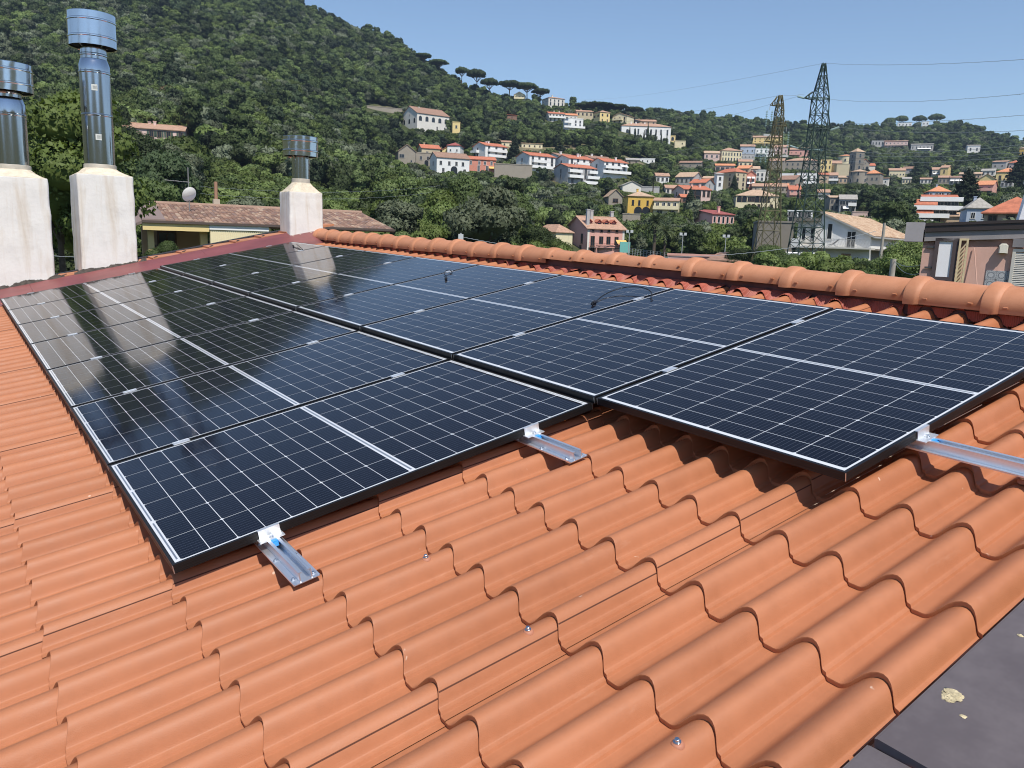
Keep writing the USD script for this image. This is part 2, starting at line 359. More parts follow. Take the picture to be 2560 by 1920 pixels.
MB().hexa([(-1.0, V_LOW, -.1), (-.935, V_LOW, -.1), (-.935, 4.0, -.05), (-1.0, 4.0, -.05), (-1.0, V_LOW, .058 - .012 * 1.6), (-.935, V_LOW, .052 - .012 * 1.6), (-.935, 4.0, .105), (-1.0, 4.0, .110)]).build('edging', dark_edge, gt)

# ------------------------------------------------------------------ grey flashing at the near right corner
greym = usdkit.material(stage, '/World/Looks/grey_flashing', {
    'tc': ('texture_coordinate', {}), 'n': ('noise_texture', {'scale': 5.0, 'detail': 6.0, 'roughness': 0.7}),
    'rp': ('rgb_ramp', {'ramp': [(0, (.085, .070, .072)), (.45, (.105, .088, .092)), (.66, (.135, .115, .118)), (.74, (.30, .28, .27)), (1, (.40, .38, .36))]}),
    'p': ('principled_bsdf', {'roughness': 0.45})}, [('tc.object', 'n.vector'), ('n.fac', 'rp.fac'), ('rp.color', 'p.base_color')], surface='p.BSDF')
foam = mat('old_foam', (.50, .42, .26), rough=.95, var=.3, scale=60, bump=.8, bscale=90)
gf_ = thing('parapet_flashing', 'grey painted sheet metal flashing with foam residue in the near right corner', 'flashing', M, rw((0, 0, 0)))
MB().hexa([(9.805, .90, -.075), (12.6, .90, -.075), (12.6, 4.4, -.075), (9.805, 4.4, -.075), (9.808, .90, -.052), (12.6, .90, -.052), (12.6, 4.4, -.052), (9.808, 4.4, -.052)]).box(9.803, 9.809, .90, 4.4, -.16, -.054).build('flashing_sheet', greym, gf_)
MB().hexa([(9.800, -1.6, -.085), (12.6, -1.6, -.085), (12.6, 1.06, -.085), (9.800, .90, -.085), (9.802, -1.6, -.0625), (12.6, -1.6, -.0625), (12.6, 1.04, -.0625), (9.802, .885, -.0625)]).box(9.7975, 9.8025, -1.6, .885, -.16, -.064).build('flashing_sheet', greym, gf_)
def blob(u, v, z, r, seed, flat=.22):
    s = trimesh.creation.icosphere(2, 1.0); p = s.vertices * (1 + 1.5 * (meshkit.fbm(s.vertices * 2.1 + seed * 7.3, 3, seed)[:, None] - .5))
    p = p * [r, r * .8, r * flat]; p[:, 2] = np.maximum(p[:, 2], -.002)
    return p + [u, v, z], s.faces
for i, (x, y, r) in enumerate(((1905, 930, .021), (1890, 950, .009), (1950, 1022, .006), (2195, 672, .006))):
    d = R.T @ np.array([(1280 + .5787 * x - 1280) / FPX, (1200 + .5787 * y - 960) / FPX, 1.0]); tt = (-.052 - CAM_R[2]) / d[2]; q = CAM_R + tt * d
    MB().add(*blob(q[0], q[1], -.052, r, i)).build('foam_residue', foam, gf_, smooth=60)
# ------------------------------------------------------------------ solar panels
PW, PL, PT, PITCH = 1.134, 1.722, 0.030, 1.154
frame_m = mat('black_anodised', (.009, .0085, .009), rough=.38, metal=.0, spec=.35, var=.15, scale=8)
edge_m = mat('bare_alu_edge', (.75, .76, .78), rough=.35, metal=1.0)
ribbon_m = mat('solder_ribbon', (.30, .32, .36), rough=.35, metal=.6, coat=1.0)
GLASS = {'coat_weight': 1.0, 'coat_roughness': 0.07, 'coat_ior': 1.33}
back_m = usdkit.material(stage, '/World/Looks/backsheet', {'p': ('principled_bsdf', {'base_color': (.62, .64, .67), 'roughness': 0.6, **GLASS})}, [], surface='p.BSDF')
cell_m = usdkit.material(stage, '/World/Looks/solar_cell', {
    'tc': ('texture_coordinate', {}), 'sx': ('separate_xyz', {}),
    'm': ('math', {'math_type': 'multiply', 'value2': 1 / .018}), 'fr': ('math', {'math_type': 'fraction'}),
    'lt': ('math', {'math_type': 'less_than', 'value2': .045}),
    'my': ('math', {'math_type': 'multiply', 'value2': 1 / .0131}), 'fy': ('math', {'math_type': 'fraction'}), 'ly': ('math', {'math_type': 'less_than', 'value2': .16}),
    'lt2': ('math', {'math_type': 'less_than', 'value2': .085}), 'pd': ('math', {'math_type': 'multiply'}), 'mxm': ('math', {'math_type': 'maximum'}),
    'oi': ('object_info', {}), 'rp': ('rgb_ramp', {'ramp': [(0, (.0030, .0030, .0060)), (.5, (.0036, .0036, .0072)), (1, (.0046, .0046, .0088))]}),
    'mix': ('mix_color', {'b': (.085, .09, .11)}),
    'n': ('noise_texture', {'scale': 60.0, 'detail': 3.0}), 'mr': ('map_range', {'from_min': .3, 'from_max': .7, 'to_min': .055, 'to_max': .10}),
    'p': ('principled_bsdf', {'roughness': 0.55, 'specular_ior_level': 0.0, **GLASS})},
    [('tc.object', 'sx.vector'), ('sx.x', 'm.value1'), ('m.value', 'fr.value1'), ('fr.value', 'lt.value1'), ('sx.y', 'my.value1'), ('my.value', 'fy.value1'), ('fy.value', 'ly.value1'),
     ('fr.value', 'lt2.value1'), ('lt2.value', 'pd.value1'), ('ly.value', 'pd.value2'), ('lt.value', 'mxm.value1'), ('pd.value', 'mxm.value2'),
     ('oi.random', 'rp.fac'), ('rp.color', 'mix.a'), ('mxm.value', 'mix.fac'), ('mix.result', 'p.base_color'), ('tc.object', 'n.vector'), ('n.fac', 'mr.value'), ('mr.result', 'p.coat_roughness')], surface='p.BSDF')

def panel_parts(root, ends):
    fw, zt = .011, PT
    m = MB()
    for (x0, x1, y0, y1) in ((0, PW, 0, fw), (0, PW, PL - fw, PL), (0, fw, fw, PL - fw), (PW - fw, PW, fw, PL - fw)):
        m.box(x0, x1, y0, y1, 0, zt)
    for z in (.0085, .0185):                            # fine ribs along the frame's sides
        m.box(-.0008, PW + .0008, -.0008, -.0001, z, z + .0016).box(-.0008, PW + .0008, PL + .0001, PL + .0008, z, z + .0016)
        m.box(-.0008, -.0001, 0, PL, z, z + .0016).box(PW + .0001, PW + .0008, 0, PL, z, z + .0016)
    m.box(.02, .035, .0, PL, -.0, .003)
    m.build('frame', frame_m, root)
    m = MB()
    for (x, y) in ((0, 0), (PW, 0), (0, PL), (PW, PL)):
        m.box(x - .0012, x + .0012, y - .0012, y + .0012, .001, zt - .0015)
    m.build('frame_corner', edge_m, root)
    gz = zt - .0014
    MB().box(fw - .001, PW - fw + .001, fw - .001, PL - fw + .001, gz - .004, gz).build('backsheet', back_m, root)
    cw, cl, g, mid = .1800, .0885, .0026, .026
    mx = (PW - 6 * cw - 5 * g) / 2; my = (PL - 18 * cl - 16 * g - mid) / 2
    for j in range(18):
        y0 = my + j * (cl + g) + (mid - g if j >= 9 else 0)
        for i in range(6):
            x0 = mx + i * (cw + g); ch = .0055
            lo, hi = (j % 2 == 0), (j % 2 == 1)
            pts = ([(x0 + ch, y0), (x0 + cw - ch, y0), (x0 + cw, y0 + ch)] if lo else [(x0, y0), (x0 + cw, y0)]) + \
                  ([(x0 + cw, y0 + cl - ch), (x0 + cw - ch, y0 + cl), (x0 + ch, y0 + cl), (x0, y0 + cl - ch)] if hi else [(x0 + cw, y0 + cl), (x0, y0 + cl)]) + ([(x0, y0 + ch)] if lo else [])
            V = np.array([(a, b, gz + .0004) for a, b in pts]); n = len(V)
            MB().add(V, [[0, q, q + 1] for q in range(1, n - 1)]).build('cell', cell_m, root)
    def ribbon(x0, x1, yc, h):
        MB().box(x0, x1, yc - h / 2, yc + h / 2, gz + .0001, gz + .0005).build('ribbon', ribbon_m, root)
    ym = my + 9 * (cl + g) - g + mid / 2
    ribbon(mx + .01, PW - mx - .01, ym, .0075)
    if ends:
        for q in range(3):
            ribbon(mx + .012 + q * 2 * (cw + g), mx + (q + 1) * 2 * (cw + g) - .014, fw + (my - fw) * .55, .0055)
            ribbon(mx + .012 + q * 2 * (cw + g), mx + (q + 1) * 2 * (cw + g) - .014, PL - fw - (my - fw) * .5, .0022)
ORD = ['first', 'second', 'third', 'fourth', 'fifth', 'sixth', 'seventh', 'eighth']
LOW0, UP0 = None, None
for i in range(6, -1, -1):
    t = rw((i * PITCH, 0, -PT)); k = 6 - i
    lab = f'solar panel of the lower row, {ORD[k]} from the near end' + (' beside the silver rail ends' if k == 0 else (', mirroring the white chimneys' if k > 3 else ''))
    if LOW0 is None:
        LOW0 = thing('solar_panel', lab, 'solar panel', M, t, group='solar panels of the lower row'); panel_parts(LOW0, True)
    else:
        copy_of(LOW0, 'solar_panel', M, t, lab, 'solar panel', 'solar panels of the lower row')
TU_ = math.atan2(-.0128, PL)                             # the upper row lies a little flatter
AU = M @ np.array([[1, 0, 0], [0, math.cos(TU_), -math.sin(TU_)], [0, math.sin(TU_), math.cos(TU_)]])
for i in range(7, -1, -1):
    t = rw((i * PITCH + .009, PL + .0065, .0267 - PT)); k = 7 - i
    lab = f'solar panel of the upper row, {ORD[k]} from the near end' + (', jutting out past the lower row' if k == 0 else (' with a black cable loop lying on it' if k in (1, 2) else ''))
    if UP0 is None:
        UP0 = thing('solar_panel', lab, 'solar panel', AU, t, group='solar panels of the upper row'); panel_parts(UP0, False)
    else:
        copy_of(UP0, 'solar_panel', AU, t, lab, 'solar panel', 'solar panels of the upper row')

# ------------------------------------------------------------------ mounting rails with their clamps
alu = mat('rail_aluminium', (.82, .84, .88), rough=.42, metal=.9, var=.08, scale=14, stretch=(.4, 6, 6))
alu_w = mat('clamp_aluminium', (.80, .82, .84), rough=.42, metal=.75, var=.06, scale=30)
blue_m = mat('blue_plastic', (.05, .32, .75), rough=.4)
screw_m = mat('rail_screw_steel', (.78, .79, .80), rough=.25, metal=1.0)
def rail(v, u1, zt, labels, ends_u, hi=0.0, u0=-.05):
    rl = thing('mounting_rail', labels, 'mounting rail', M, rw((0, v, zt)), group=None)
    m = MB()                                             # z = 0: top of the channel, where the panel frames rest
    m.box(u0, u1, -.042, .042, -.033, -.0305)
    m.box(u0, u1 - .004, -.020, -.0165, -.0304, -.001).box(u0, u1 - .004, .0165, .020, -.0304, -.001)
    m.box(u0, u1 - .004, -.020, -.010, -.0009, .0014).box(u0, u1 - .004, .010, .020, -.0009, .0014)
    m.box(u0, u1, -.042, -.039, -.0304, -.0275).box(u0, u1, .039, .042, -.0304, -.0275)
    m.build('rail_profile', alu, rl)
    for uu in np.arange(u1 - .03, u1 - .35, -.155):
        for s in (-1, 1):
            MB().lathe([(.0075, -.0304), (.0075, -.0285), (.0045, -.0265), (.0045, -.024), (0, -.0235)], 8, (uu + .006 * s, s * .030, 0)).build('rail_screw', screw_m, rl, smooth=30)
    for uu in ends_u:                                    # clamps between neighbouring panels
        MB().box(uu - .018, uu + .018, -.035, .035, PT + hi + .0005, PT + hi + .0035).box(uu - .009, uu + .009, -.035, .035, PT + hi - .004, PT + hi + .0004).box(uu - .0165, uu - .0155, -.035, .035, PT + hi + .0036, PT + hi + .0046).box(uu + .0155, uu + .0165, -.035, .035, PT + hi + .0036, PT + hi + .0046).build('mid_clamp', alu_w, rl)
    return rl
def end_clamp(rl, u, sg):
    """L-shaped clamp holding the outer frame; sg: +1 at the near end"""
    m = MB()
    x = lambda a: u + sg * a
    def bx(a, b, y0, y1, z0, z1): m.box(min(x(a), x(b)), max(x(a), x(b)), y0, y1, z0, z1)
    bx(-.008, .0045, -.036, .036, PT + .001, PT + .004)
    bx(.001, .0045, -.036, .036, .004, PT + .001)
    bx(.001, .034, -.044, .040, .0016, .0052)
    m.build('end_clamp', alu_w, rl)
    MB().lathe([(.0085, .0054), (.0085, .0075), (.0062, .0077), (.0062, .0135), (0, .0138)], 8, (x(.017), .0, 0)).build('clamp_bolt', screw_m, rl, smooth=30)
    m = MB(); bx(.020, .046, -.013, .013, -.010, .0012); bx(.036, .052, -.009, .009, -.016, -.004)
    m.build('blue_insert', blue_m, rl)
mids_low = [i * PITCH - .010 for i in range(1, 7)]; mids_up = [i * PITCH - .001 for i in range(1, 8)]
r1 = rail(.305, 8.365, -PT, 'silver rail stub nearest the eave, sticking out below the front corner of the array', mids_low)
r2 = rail(1.395, 8.345, -PT, 'silver rail stub between the lower and upper rows, sticking out beside the middle step', mids_low)
r3 = rail(2.175, 11.3, .0267 - PT - .004, 'long silver rail leaving the upper row and running out of the right edge', mids_up)
r4 = rail(3.12, 11.3, .0267 - PT - .0105, 'highest silver rail of the array, just below the ridge', mids_up)
end_clamp(r1, 7 * PITCH - .02, 1); end_clamp(r2, 7 * PITCH - .02, 1); end_clamp(r3, 8 * PITCH - .011, 1); end_clamp(r4, 8 * PITCH - .011, 1)
for r_, hi in ((r1, 0), (r2, 0), (r3, 0), (r4, 0)): end_clamp(r_, 0.0 if r_ in (r1, r2) else .009, -1)

# ------------------------------------------------------------------ loose connector cables lying on the glass
cable_m = mat('black_cable', (.012, .012, .013), rough=.45)
def zt_(v): return .0267 - .0128 * (v - PL) / PL
def on_glass(x, y, h=0.0):
    d = R.T @ np.array([(x - 1280) / FPX, (y - 960) / FPX, 1.0]); tt = (.02 + h - CAM_R[2]) / d[2]; return CAM_R + tt * d
def spline(pts, n=40):
    from scipy.interpolate import CubicSpline
    p = np.array(pts); s = np.r_[0, np.cumsum(np.linalg.norm(np.diff(p, axis=0), axis=1))]
    return CubicSpline(s, p)(np.linspace(0, s[-1], n))
def cable(name, label, pix, plug):
    c = thing(name, label, 'cable', M, rw((0, 0, 0)))
    p = spline([on_glass(x, y, h) for x, y, h in pix]); p[:, 2] = np.maximum(p[:, 2], [zt_(q[1]) + .0045 for q in p])
    MB().tube(p, .0036, 7).build('lead', cable_m, c, smooth=50)
    a, b = p[0], p[3]; d = (a - b) / np.linalg.norm(a - b)
    q = np.array([a + d * s for s in (0, .012, .0121, .05, .0501, .075)]); q[:, 2] = np.maximum(q[:, 2], zt_(a[1]) + .010)
    MB().tube(q, [.006, .0075, .010, .010, .0065, .006], 8).build('plug', cable_m, c, smooth=30)
cable('connector_cable', 'large black cable loop with plug lying on the second panel of the upper row', [(1488, 756, .0), (1497, 747, .004), (1520, 732, .012), (1555, 720, .022), (1592, 717, .028), (1620, 724, .022), (1630, 738, .012), (1627, 750, .0)], 1)
cable('connector_cable', 'small black cable loop with plug by a clamp on the third panel of the upper row', [(1116, 697, .0), (1113, 688, .006), (1113, 679, .014), (1121, 675, .016), (1129, 678, .008), (1124, 684, .0)], 1)
cable('connector_cable', 'short black cable with two plugs at the far top corner of the array', [(734, 616, .0), (745, 621, .0), (757, 625, 0), (748, 616, .01), (742, 611, .01)], 1)
# ------------------------------------------------------------------ the three rendered chimneys with steel flues
plaster = usdkit.material(stage, '/World/Looks/chimney_plaster', {
    'tc': ('texture_coordinate', {}), 'mp': ('mapping', {'scale': (5.0, 5.0, .55)}),
    'n': ('noise_texture', {'scale': 1.6, 'detail': 5.0, 'roughness': .6, 'distortion': .4}),
    'rp': ('rgb_ramp', {'ramp': [(0, (.77, .75, .72)), (.50, (.75, .73, .69)), (.63, (.68, .63, .56)), (.74, (.58, .51, .42)), (1, (.62, .56, .48))]}),
    'n2': ('noise_texture', {'scale': 7.0, 'detail': 5.0}), 'r2': ('rgb_ramp', {'ramp': [(0, (.84, .84, .84)), (.5, (1, 1, 1)), (1, (1, 1, 1))]}),
    'mx': ('mix_color', {'blend_type': 'multiply', 'fac': 1.0}),
    'bn': ('noise_texture', {'scale': 22.0, 'detail': 6.0}), 'b': ('bump', {'strength': .45, 'distance': .006}),
    'p': ('principled_bsdf', {'roughness': .9, 'specular_ior_level': .2})},
    [('tc.object', 'mp.vector'), ('mp.vector', 'n.vector'), ('n.fac', 'rp.fac'), ('tc.object', 'n2.vector'), ('n2.fac', 'r2.fac'), ('rp.color', 'mx.a'), ('r2.color', 'mx.b'), ('mx.result', 'p.base_color'),
     ('tc.object', 'bn.vector'), ('bn.fac', 'b.height'), ('b.normal', 'p.normal')], surface='p.BSDF')
mortar = mat('chimney_mortar', (.62, .54, .42), rough=.95, var=.12, scale=12, bump=.5, bscale=40)
collar_m = mat('flue_collar', (.50, .46, .39), rough=.7, var=.1, scale=12)
flue_m = usdkit.material(stage, '/World/Looks/flue_steel', {
    'tc': ('texture_coordinate', {}), 'mp': ('mapping', {'scale': (14.0, 14.0, .5)}), 'n': ('noise_texture', {'scale': 2.0, 'detail': 4.0}),
    'mr': ('map_range', {'to_min': .07, 'to_max': .20}), 'b': ('bump', {'strength': .10, 'distance': .004}),
    'p': ('principled_bsdf', {'base_color': (.54, .55, .57), 'metallic': 1.0})},
    [('tc.object', 'mp.vector'), ('mp.vector', 'n.vector'), ('n.fac', 'mr.value'), ('mr.result', 'p.roughness'), ('n.fac', 'b.height'), ('b.normal', 'p.normal')], surface='p.BSDF')
cap_steel = usdkit.material(stage, '/World/Looks/flue_cap_steel', {
    'tc': ('texture_coordinate', {}), 'n': ('noise_texture', {'scale': 5.0, 'detail': 2.0}), 'b': ('bump', {'strength': .12, 'distance': .01}),
    'p': ('principled_bsdf', {'base_color': (.66, .67, .69), 'metallic': 1.0, 'roughness': .11})},
    [('tc.object', 'n.vector'), ('n.fac', 'b.height'), ('b.normal', 'p.normal')], surface='p.BSDF')
inner_dark = mat('flue_soot', (.02, .02, .02), rough=.9)
tar = mat('bitumen', (.060, .048, .040), rough=.85, var=.4, scale=18, bump=.6, bscale=50)
flake = mat('plaster_flake', (.66, .60, .50), rough=.95)
label_m = mat('flue_sticker', (.62, .64, .60), rough=.5)
label_d = mat('flue_sticker_print', (.16, .17, .17), rough=.5)
def rounded_rect(w, d, r, n=5):
    out = []
    for cx, cy, a0 in ((w / 2 - r, d / 2 - r, 0), (-w / 2 + r, d / 2 - r, 90), (-w / 2 + r, -d / 2 + r, 180), (w / 2 - r, -d / 2 + r, 270)):
        for k in range(n + 1):
            a = math.radians(a0 + 90 * k / n); out.append((cx + r * math.cos(a), cy + r * math.sin(a)))
    return np.array(out)
def loft(rings):
    n = len(rings[0]); V = np.vstack(rings)
    F = [[i * n + j, i * n + (j + 1) % n, (i + 1) * n + (j + 1) % n, (i + 1) * n + j] for i in range(len(rings) - 1) for j in range(n)]
    return V, np.array(F)
def chimney(label, uc, vc, zb, w, d, hb, hs, pr, tall, prof, cap, stickers, seed, apron=True):
    """base centre of the shaft in the roof frame; w along the slope, d along the ridge; prof: flue (radius, height above the collar); cap (radius, z0, z1)"""
    o = rw((uc, vc, zb))
    e1 = M[:, 1] - np.array([0, 0, 1]) * M[2, 1]; e1 /= np.linalg.norm(e1)        # along the slope, level
    A = np.stack([e1, np.cross([0, 0, 1], e1), [0, 0, 1]], 1)                      # local x along the slope, y towards -u
    t = thing('chimney', label, 'chimney', A, o)
    g = np.random.default_rng(seed)
    rings = []
    for i, z in enumerate(np.linspace(-.5, hb, 26)):
        f = max(0, z) / hb; s = 1.0 + .02 * (1 - f)
        q = rounded_rect(w * s, d * s, .03, 5)
        q = np.vstack([np.linspace(q[j], q[(j + 1) % len(q)], 5)[:-1] for j in range(len(q))])
        dv = (meshkit.fbm(np.c_[q * 6 + seed, np.full(len(q), z * 6)], 3, seed) - .5) * .016
        q = q * (1 + dv[:, None] / max(w, d) * 2)
        rings.append(np.c_[q, np.full(len(q), z)])
    top = rings[-1]
    rings.append(np.c_[top[:, :2] * .985, top[:, 2] + .012])
    MB().add(*loft(rings)).build('shaft', plaster, t, smooth=50)
    q0 = rings[-1]; an = np.arctan2(q0[:, 1], q0[:, 0]); sh = []
    for i, f in enumerate(np.linspace(0, 1, 8)):
        circ = np.c_[np.cos(an), np.sin(an)] * (pr + .012)
        k = f ** .85
        q = q0[:, :2] * (1 - k) + circ * k + g.normal(0, .0025, (len(an), 2))
        sh.append(np.c_[q, np.full(len(an), hb + .012 + hs * f)])
    sh.append(np.c_[np.zeros((len(an), 2)), np.full(len(an), hb + hs + .02)])
    MB().add(*loft(sh)).build('mortar_shoulder', mortar, t, smooth=50)
    zc = hb + hs
    MB().lathe([(pr * 1.06, zc - .02), (pr * 1.06, zc + tall), (pr * 1.02, zc + tall + .004), (0, zc + tall + .004)], 40).build('flue_collar', collar_m, t, smooth=40)
    MB().lathe([(r, zc + tall + z) for r, z in prof], 56).build('flue_pipe', flue_m, t, smooth=25)
    cr, c0, c1 = cap; c0 += zc + tall; c1 += zc + tall; h = c1 - c0
    def bead(z): return [(cr, z - .014), (cr + .007, z - .006), (cr + .007, z + .006), (cr, z + .014)]
    MB().lathe([(cr * .97, c0 + .012), (cr, c0)] + bead(c0 + h * .27) + bead(c0 + h * .76) + [(cr, c1 - .004), (cr - .004, c1), (cr - .012, c1 - .01), (cr - .012, c1 - .06)], 64).build('flue_cap', cap_steel, t, smooth=25)
    MB().lathe([(0, c0 + .055), (cr * .96, c0 + .03), (cr * .97, c0 + .011)], 40).build('cap_baffle', inner_dark, t)
    m = MB()
    for k in range(4):
        a = k * pi / 2 + .5; R1 = prof[-1][0]
        m.tube([(R1 * math.cos(a), R1 * math.sin(a), zc + tall + prof[-1][1] - .05), (cr * .8 * math.cos(a), cr * .8 * math.sin(a), c0 + .05)], .006, 6)
    m.build('cap_bracket', flue_m, t)
    dirc = -A[:, 1]; to = CAM - o; ang0 = math.atan2((A.T @ to)[1], (A.T @ to)[0])
    for (z, off, r) in stickers:
        a0 = ang0 + off; an = np.linspace(a0 - .19, a0 + .19, 7)
        def patch(r, z0, z1, an):
            return np.vstack([np.c_[r * np.cos(an), r * np.sin(an), np.full(len(an), z0)], np.c_[r * np.cos(an), r * np.sin(an), np.full(len(an), z1)]]), [[j, j + 1, len(an) + j + 1, len(an) + j] for j in range(len(an) - 1)]
        s = MB().add(*patch(r + .002, zc + tall + z - .036, zc + tall + z + .036, an)).build('sticker', label_m, t)
        m = MB()
        for zz in (-.016, -.006, .004, .014): m.add(*patch(r + .0025, zc + tall + z + zz - .0022, zc + tall + z + zz + .0022, np.linspace(a0 - .10, a0 + .09, 4)))
        for aa in (.125, .15): m.add(*patch(r + .0025, zc + tall + z - .022, zc + tall + z + .022, np.linspace(a0 + aa, a0 + aa + .016, 3)))
        m.build('printing', label_d, s)
    if not apron:
        m = MB(); g2 = np.random.default_rng(seed)
        for k in range(26):
            f = k / 25; side = k % 2
            p, q = blob(0, 0, 0, .05 + .03 * g2.random(), seed * 9 + k, .5)
            s_ = -w / 2 + f * w
            m.add(p, q, t=(s_, -d / 2 - .01, s_ * math.tan(math.asin(UP_R[1])) - .055))
            m.add(*blob(0, 0, 0, .045, seed * 19 + k, .5), t=(-w / 2 - .01, -d / 2 + f * d, -.055 - w / 2 * .2))
        m.build('base_mortar', flake, t, smooth=60)
        return t
    # dark bitumen apron round the foot, ragged at its top edge
    g2 = np.random.default_rng(seed + 5)
    n = 70; V = []
    for j, f in enumerate(np.linspace(0, 1, n)):
        s = -w / 2 - .10 + f * (w + .20)
        zsl = s * math.tan(math.asin(UP_R[1]))
        hgt = .012 + .060 * meshkit.fbm(np.array([[f * 9, seed, 0]]), 3, seed)[0]
        V += [(s, -d / 2 - .10 - .02 * g2.random(), zsl - .060), (s, -d / 2 - .05, zsl - .02), (s, -d / 2 - .014, zsl + hgt + .012 * g2.random())]
    F = [[3 * j + k, 3 * j + 3 + k, 3 * j + 4 + k, 3 * j + 1 + k] for j in range(n - 1) for k in (0, 1)]
    MB().add(V, F).build('bitumen_apron', tar, t, smooth=40)
    m = MB()
    for k in range(34):
        s = g2.uniform(-w * .75, w * .75); zsl = s * math.tan(math.asin(UP_R[1]))
        r = .008 + .016 * g2.random() ** 3
        p, f = blob(0, 0, 0, r, seed * 50 + k, .45)
        y = -d / 2 - g2.uniform(.06, .30); m.add(p, f, t=(s, y, zsl - .055 - .12 * (-y - d / 2 - .06) + .004))
    pth = m.build('plaster_debris', flake, t); tag(stage.GetPrimAtPath(pth), kind='stuff')
    return t
def flue(r, rt, z_b, z_t, z_e):
    """pipe with beads and a taper to the narrower top length"""
    def bead(z, r): return [(r, z - .016), (r + .006, z - .007), (r + .006, z + .007), (r, z + .016)]
    pr = [(r, -.02)]
    for z in z_b: pr += bead(z, r)
    return pr + [(r, z_t), (rt + .004, z_t + .075), (rt, z_t + .08)] + bead(z_t + .13, rt) + [(rt, z_e)]
chimney('white rendered chimney with a tall shiny flue and a hooded cap, second from the left', -.98, 1.275, .03, .635, .72, 1.14, .095, .178, .055,
        flue(.178, .150, (.60, 1.11), 1.19, 1.46), (.272, 1.41, 1.80), ((.33, .02, .178), (.92, -.06, .178)), 3)
chimney('white rendered chimney at the left edge of the picture, its flue cap cut by the frame', -.98, .30, .02, .66, .72, 1.26, .10, .185, .060,
        flue(.185, .155, (.58, ), .70, .90), (.285, .84, 1.16), (), 11)
chimney('small white rendered chimney with a short flue at the far end of the ridge', -.68, 3.86, .045, .49, .42, .545, .135, .121, .065,
        [(.121, -.02), (.121, .33)], (.243, .31, .58), (), 23, False)
# ------------------------------------------------------------------ terrain: valley floor and wooded hills
GROUND_PTS = [  # pixel of the photograph and how far away the ground is there
 (-900,700,60),(-900,520,110),(-900,330,220),(-900,60,480),(-900,-180,760),(-900,-330,980),
 (-300,720,55),(-300,560,90),(-300,430,140),(-300,320,220),(-300,180,350),(-300,40,500),(-300,-120,700),(-300,-290,930),
 (100,725,50),(100,600,75),(100,470,125),(100,345,205),(100,220,330),(100,110,440),(100,10,550),(100,-140,740),(100,-290,950),
 (350,700,50),(350,590,78),(350,470,130),(350,345,205),(350,240,320),(350,130,430),(350,20,550),(350,-120,740),(350,-230,880),
 (600,690,50),(600,560,85),(600,490,125),(600,390,200),(600,290,290),(600,190,390),(600,90,500),(600,0,600),(600,-70,700),
 (800,690,50),(800,575,95),(800,500,160),(800,410,240),(800,310,330),(800,210,430),(800,120,530),(800,52,610),
 (1000,690,55),(1000,580,105),(1000,500,200),(1000,425,290),(1000,340,370),(1000,260,440),(1000,190,520),(1000,122,590),
 (1200,700,55),(1200,590,115),(1200,520,215),(1200,440,305),(1200,370,365),(1200,310,420),(1200,248,520),
 (1400,705,58),(1400,630,142),(1400,550,215),(1400,470,295),(1400,400,350),(1400,330,440),(1400,290,520),(1400,264,545),
 (1550,710,60),(1550,652,172),(1550,592,222),(1550,510,280),(1550,420,335),(1550,345,440),(1550,312,495),(1550,296,560),
 (1700,712,60),(1700,655,125),(1700,605,178),(1700,545,235),(1700,490,320),(1700,440,385),(1700,380,480),(1700,297,690),
 (1900,718,60),(1900,655,115),(1900,600,170),(1900,540,270),(1900,480,360),(1900,420,460),(1900,370,590),(1900,316,760),
 (2080,722,60),(2080,660,115),(2080,600,180),(2080,530,300),(2080,450,490),(2080,400,600),(2080,360,730),(2080,330,800),
 (2250,726,55),(2250,665,100),(2250,590,190),(2250,540,270),(2250,465,500),(2250,420,600),(2250,370,760),(2250,316,880),
 (2400,730,50),(2400,660,95),(2400,560,220),(2400,500,350),(2400,455,460),(2400,415,600),(2400,372,760),(2400,326,890),
 (2560,735,50),(2560,660,95),(2560,560,200),(2560,500,340),(2560,455,460),(2560,420,580),(2560,395,720),(2560,378,980),
 (2900,745,50),(2900,660,100),(2900,560,220),(2900,470,480),(2900,420,800),(2900,405,980),
 (3500,760,60),(3500,660,150),(3500,560,350),(3500,500,800)]
SKYLINE = [(-900,980),(-300,930),(100,950),(350,880),(600,700),(800,610),(1000,590),(1200,520),(1400,545),(1550,560),(1700,690),(1900,760),(2080,800),(2250,880),(2400,890),(2560,980),(2900,980),(3500,800)]
def az_of(d): return math.atan2(d[0], d[1])
_g = []
for x, y, r in GROUND_PTS:
    d = px(x, y); _g.append((az_of(d), math.log(r), d[2] / math.hypot(d[0], d[1])))
_g = np.array(_g)
_rbf = RBFInterpolator(np.c_[_g[:, 0] * 2.2, _g[:, 1]], _g[:, 2], kernel='thin_plate_spline', smoothing=2e-4, neighbors=60)
_sa = np.array([az_of(px(x, 300)) for x, r in SKYLINE]); _sr = np.array([r for x, r in SKYLINE], float)
NA, NR = 420, 170
AZG = np.linspace(math.radians(-62), math.radians(62), NA); RG = np.geomspace(14, 1900, NR)
_A, _L = np.meshgrid(AZG, np.log(RG), indexing='ij')
_sky_r = np.interp(AZG, _sa, _sr)
_Lc = np.minimum(_L, np.log(_sky_r)[:, None])
_T = _rbf(np.c_[_A.ravel() * 2.2, np.maximum(_Lc.ravel(), math.log(48))]).reshape(NA, NR)
_Rg = np.exp(_L)
TZ = ZC + np.exp(np.maximum(_Lc, math.log(48))) * _T
TZ = np.where(_Rg > _sky_r[:, None], TZ - .30 * (_Rg - _sky_r[:, None]) , TZ)
near = np.clip((60 - _Rg) / 30, 0, 1)
TZ = TZ * (1 - near) + (np.minimum(TZ, 2.0) * 0 + 1.0) * near
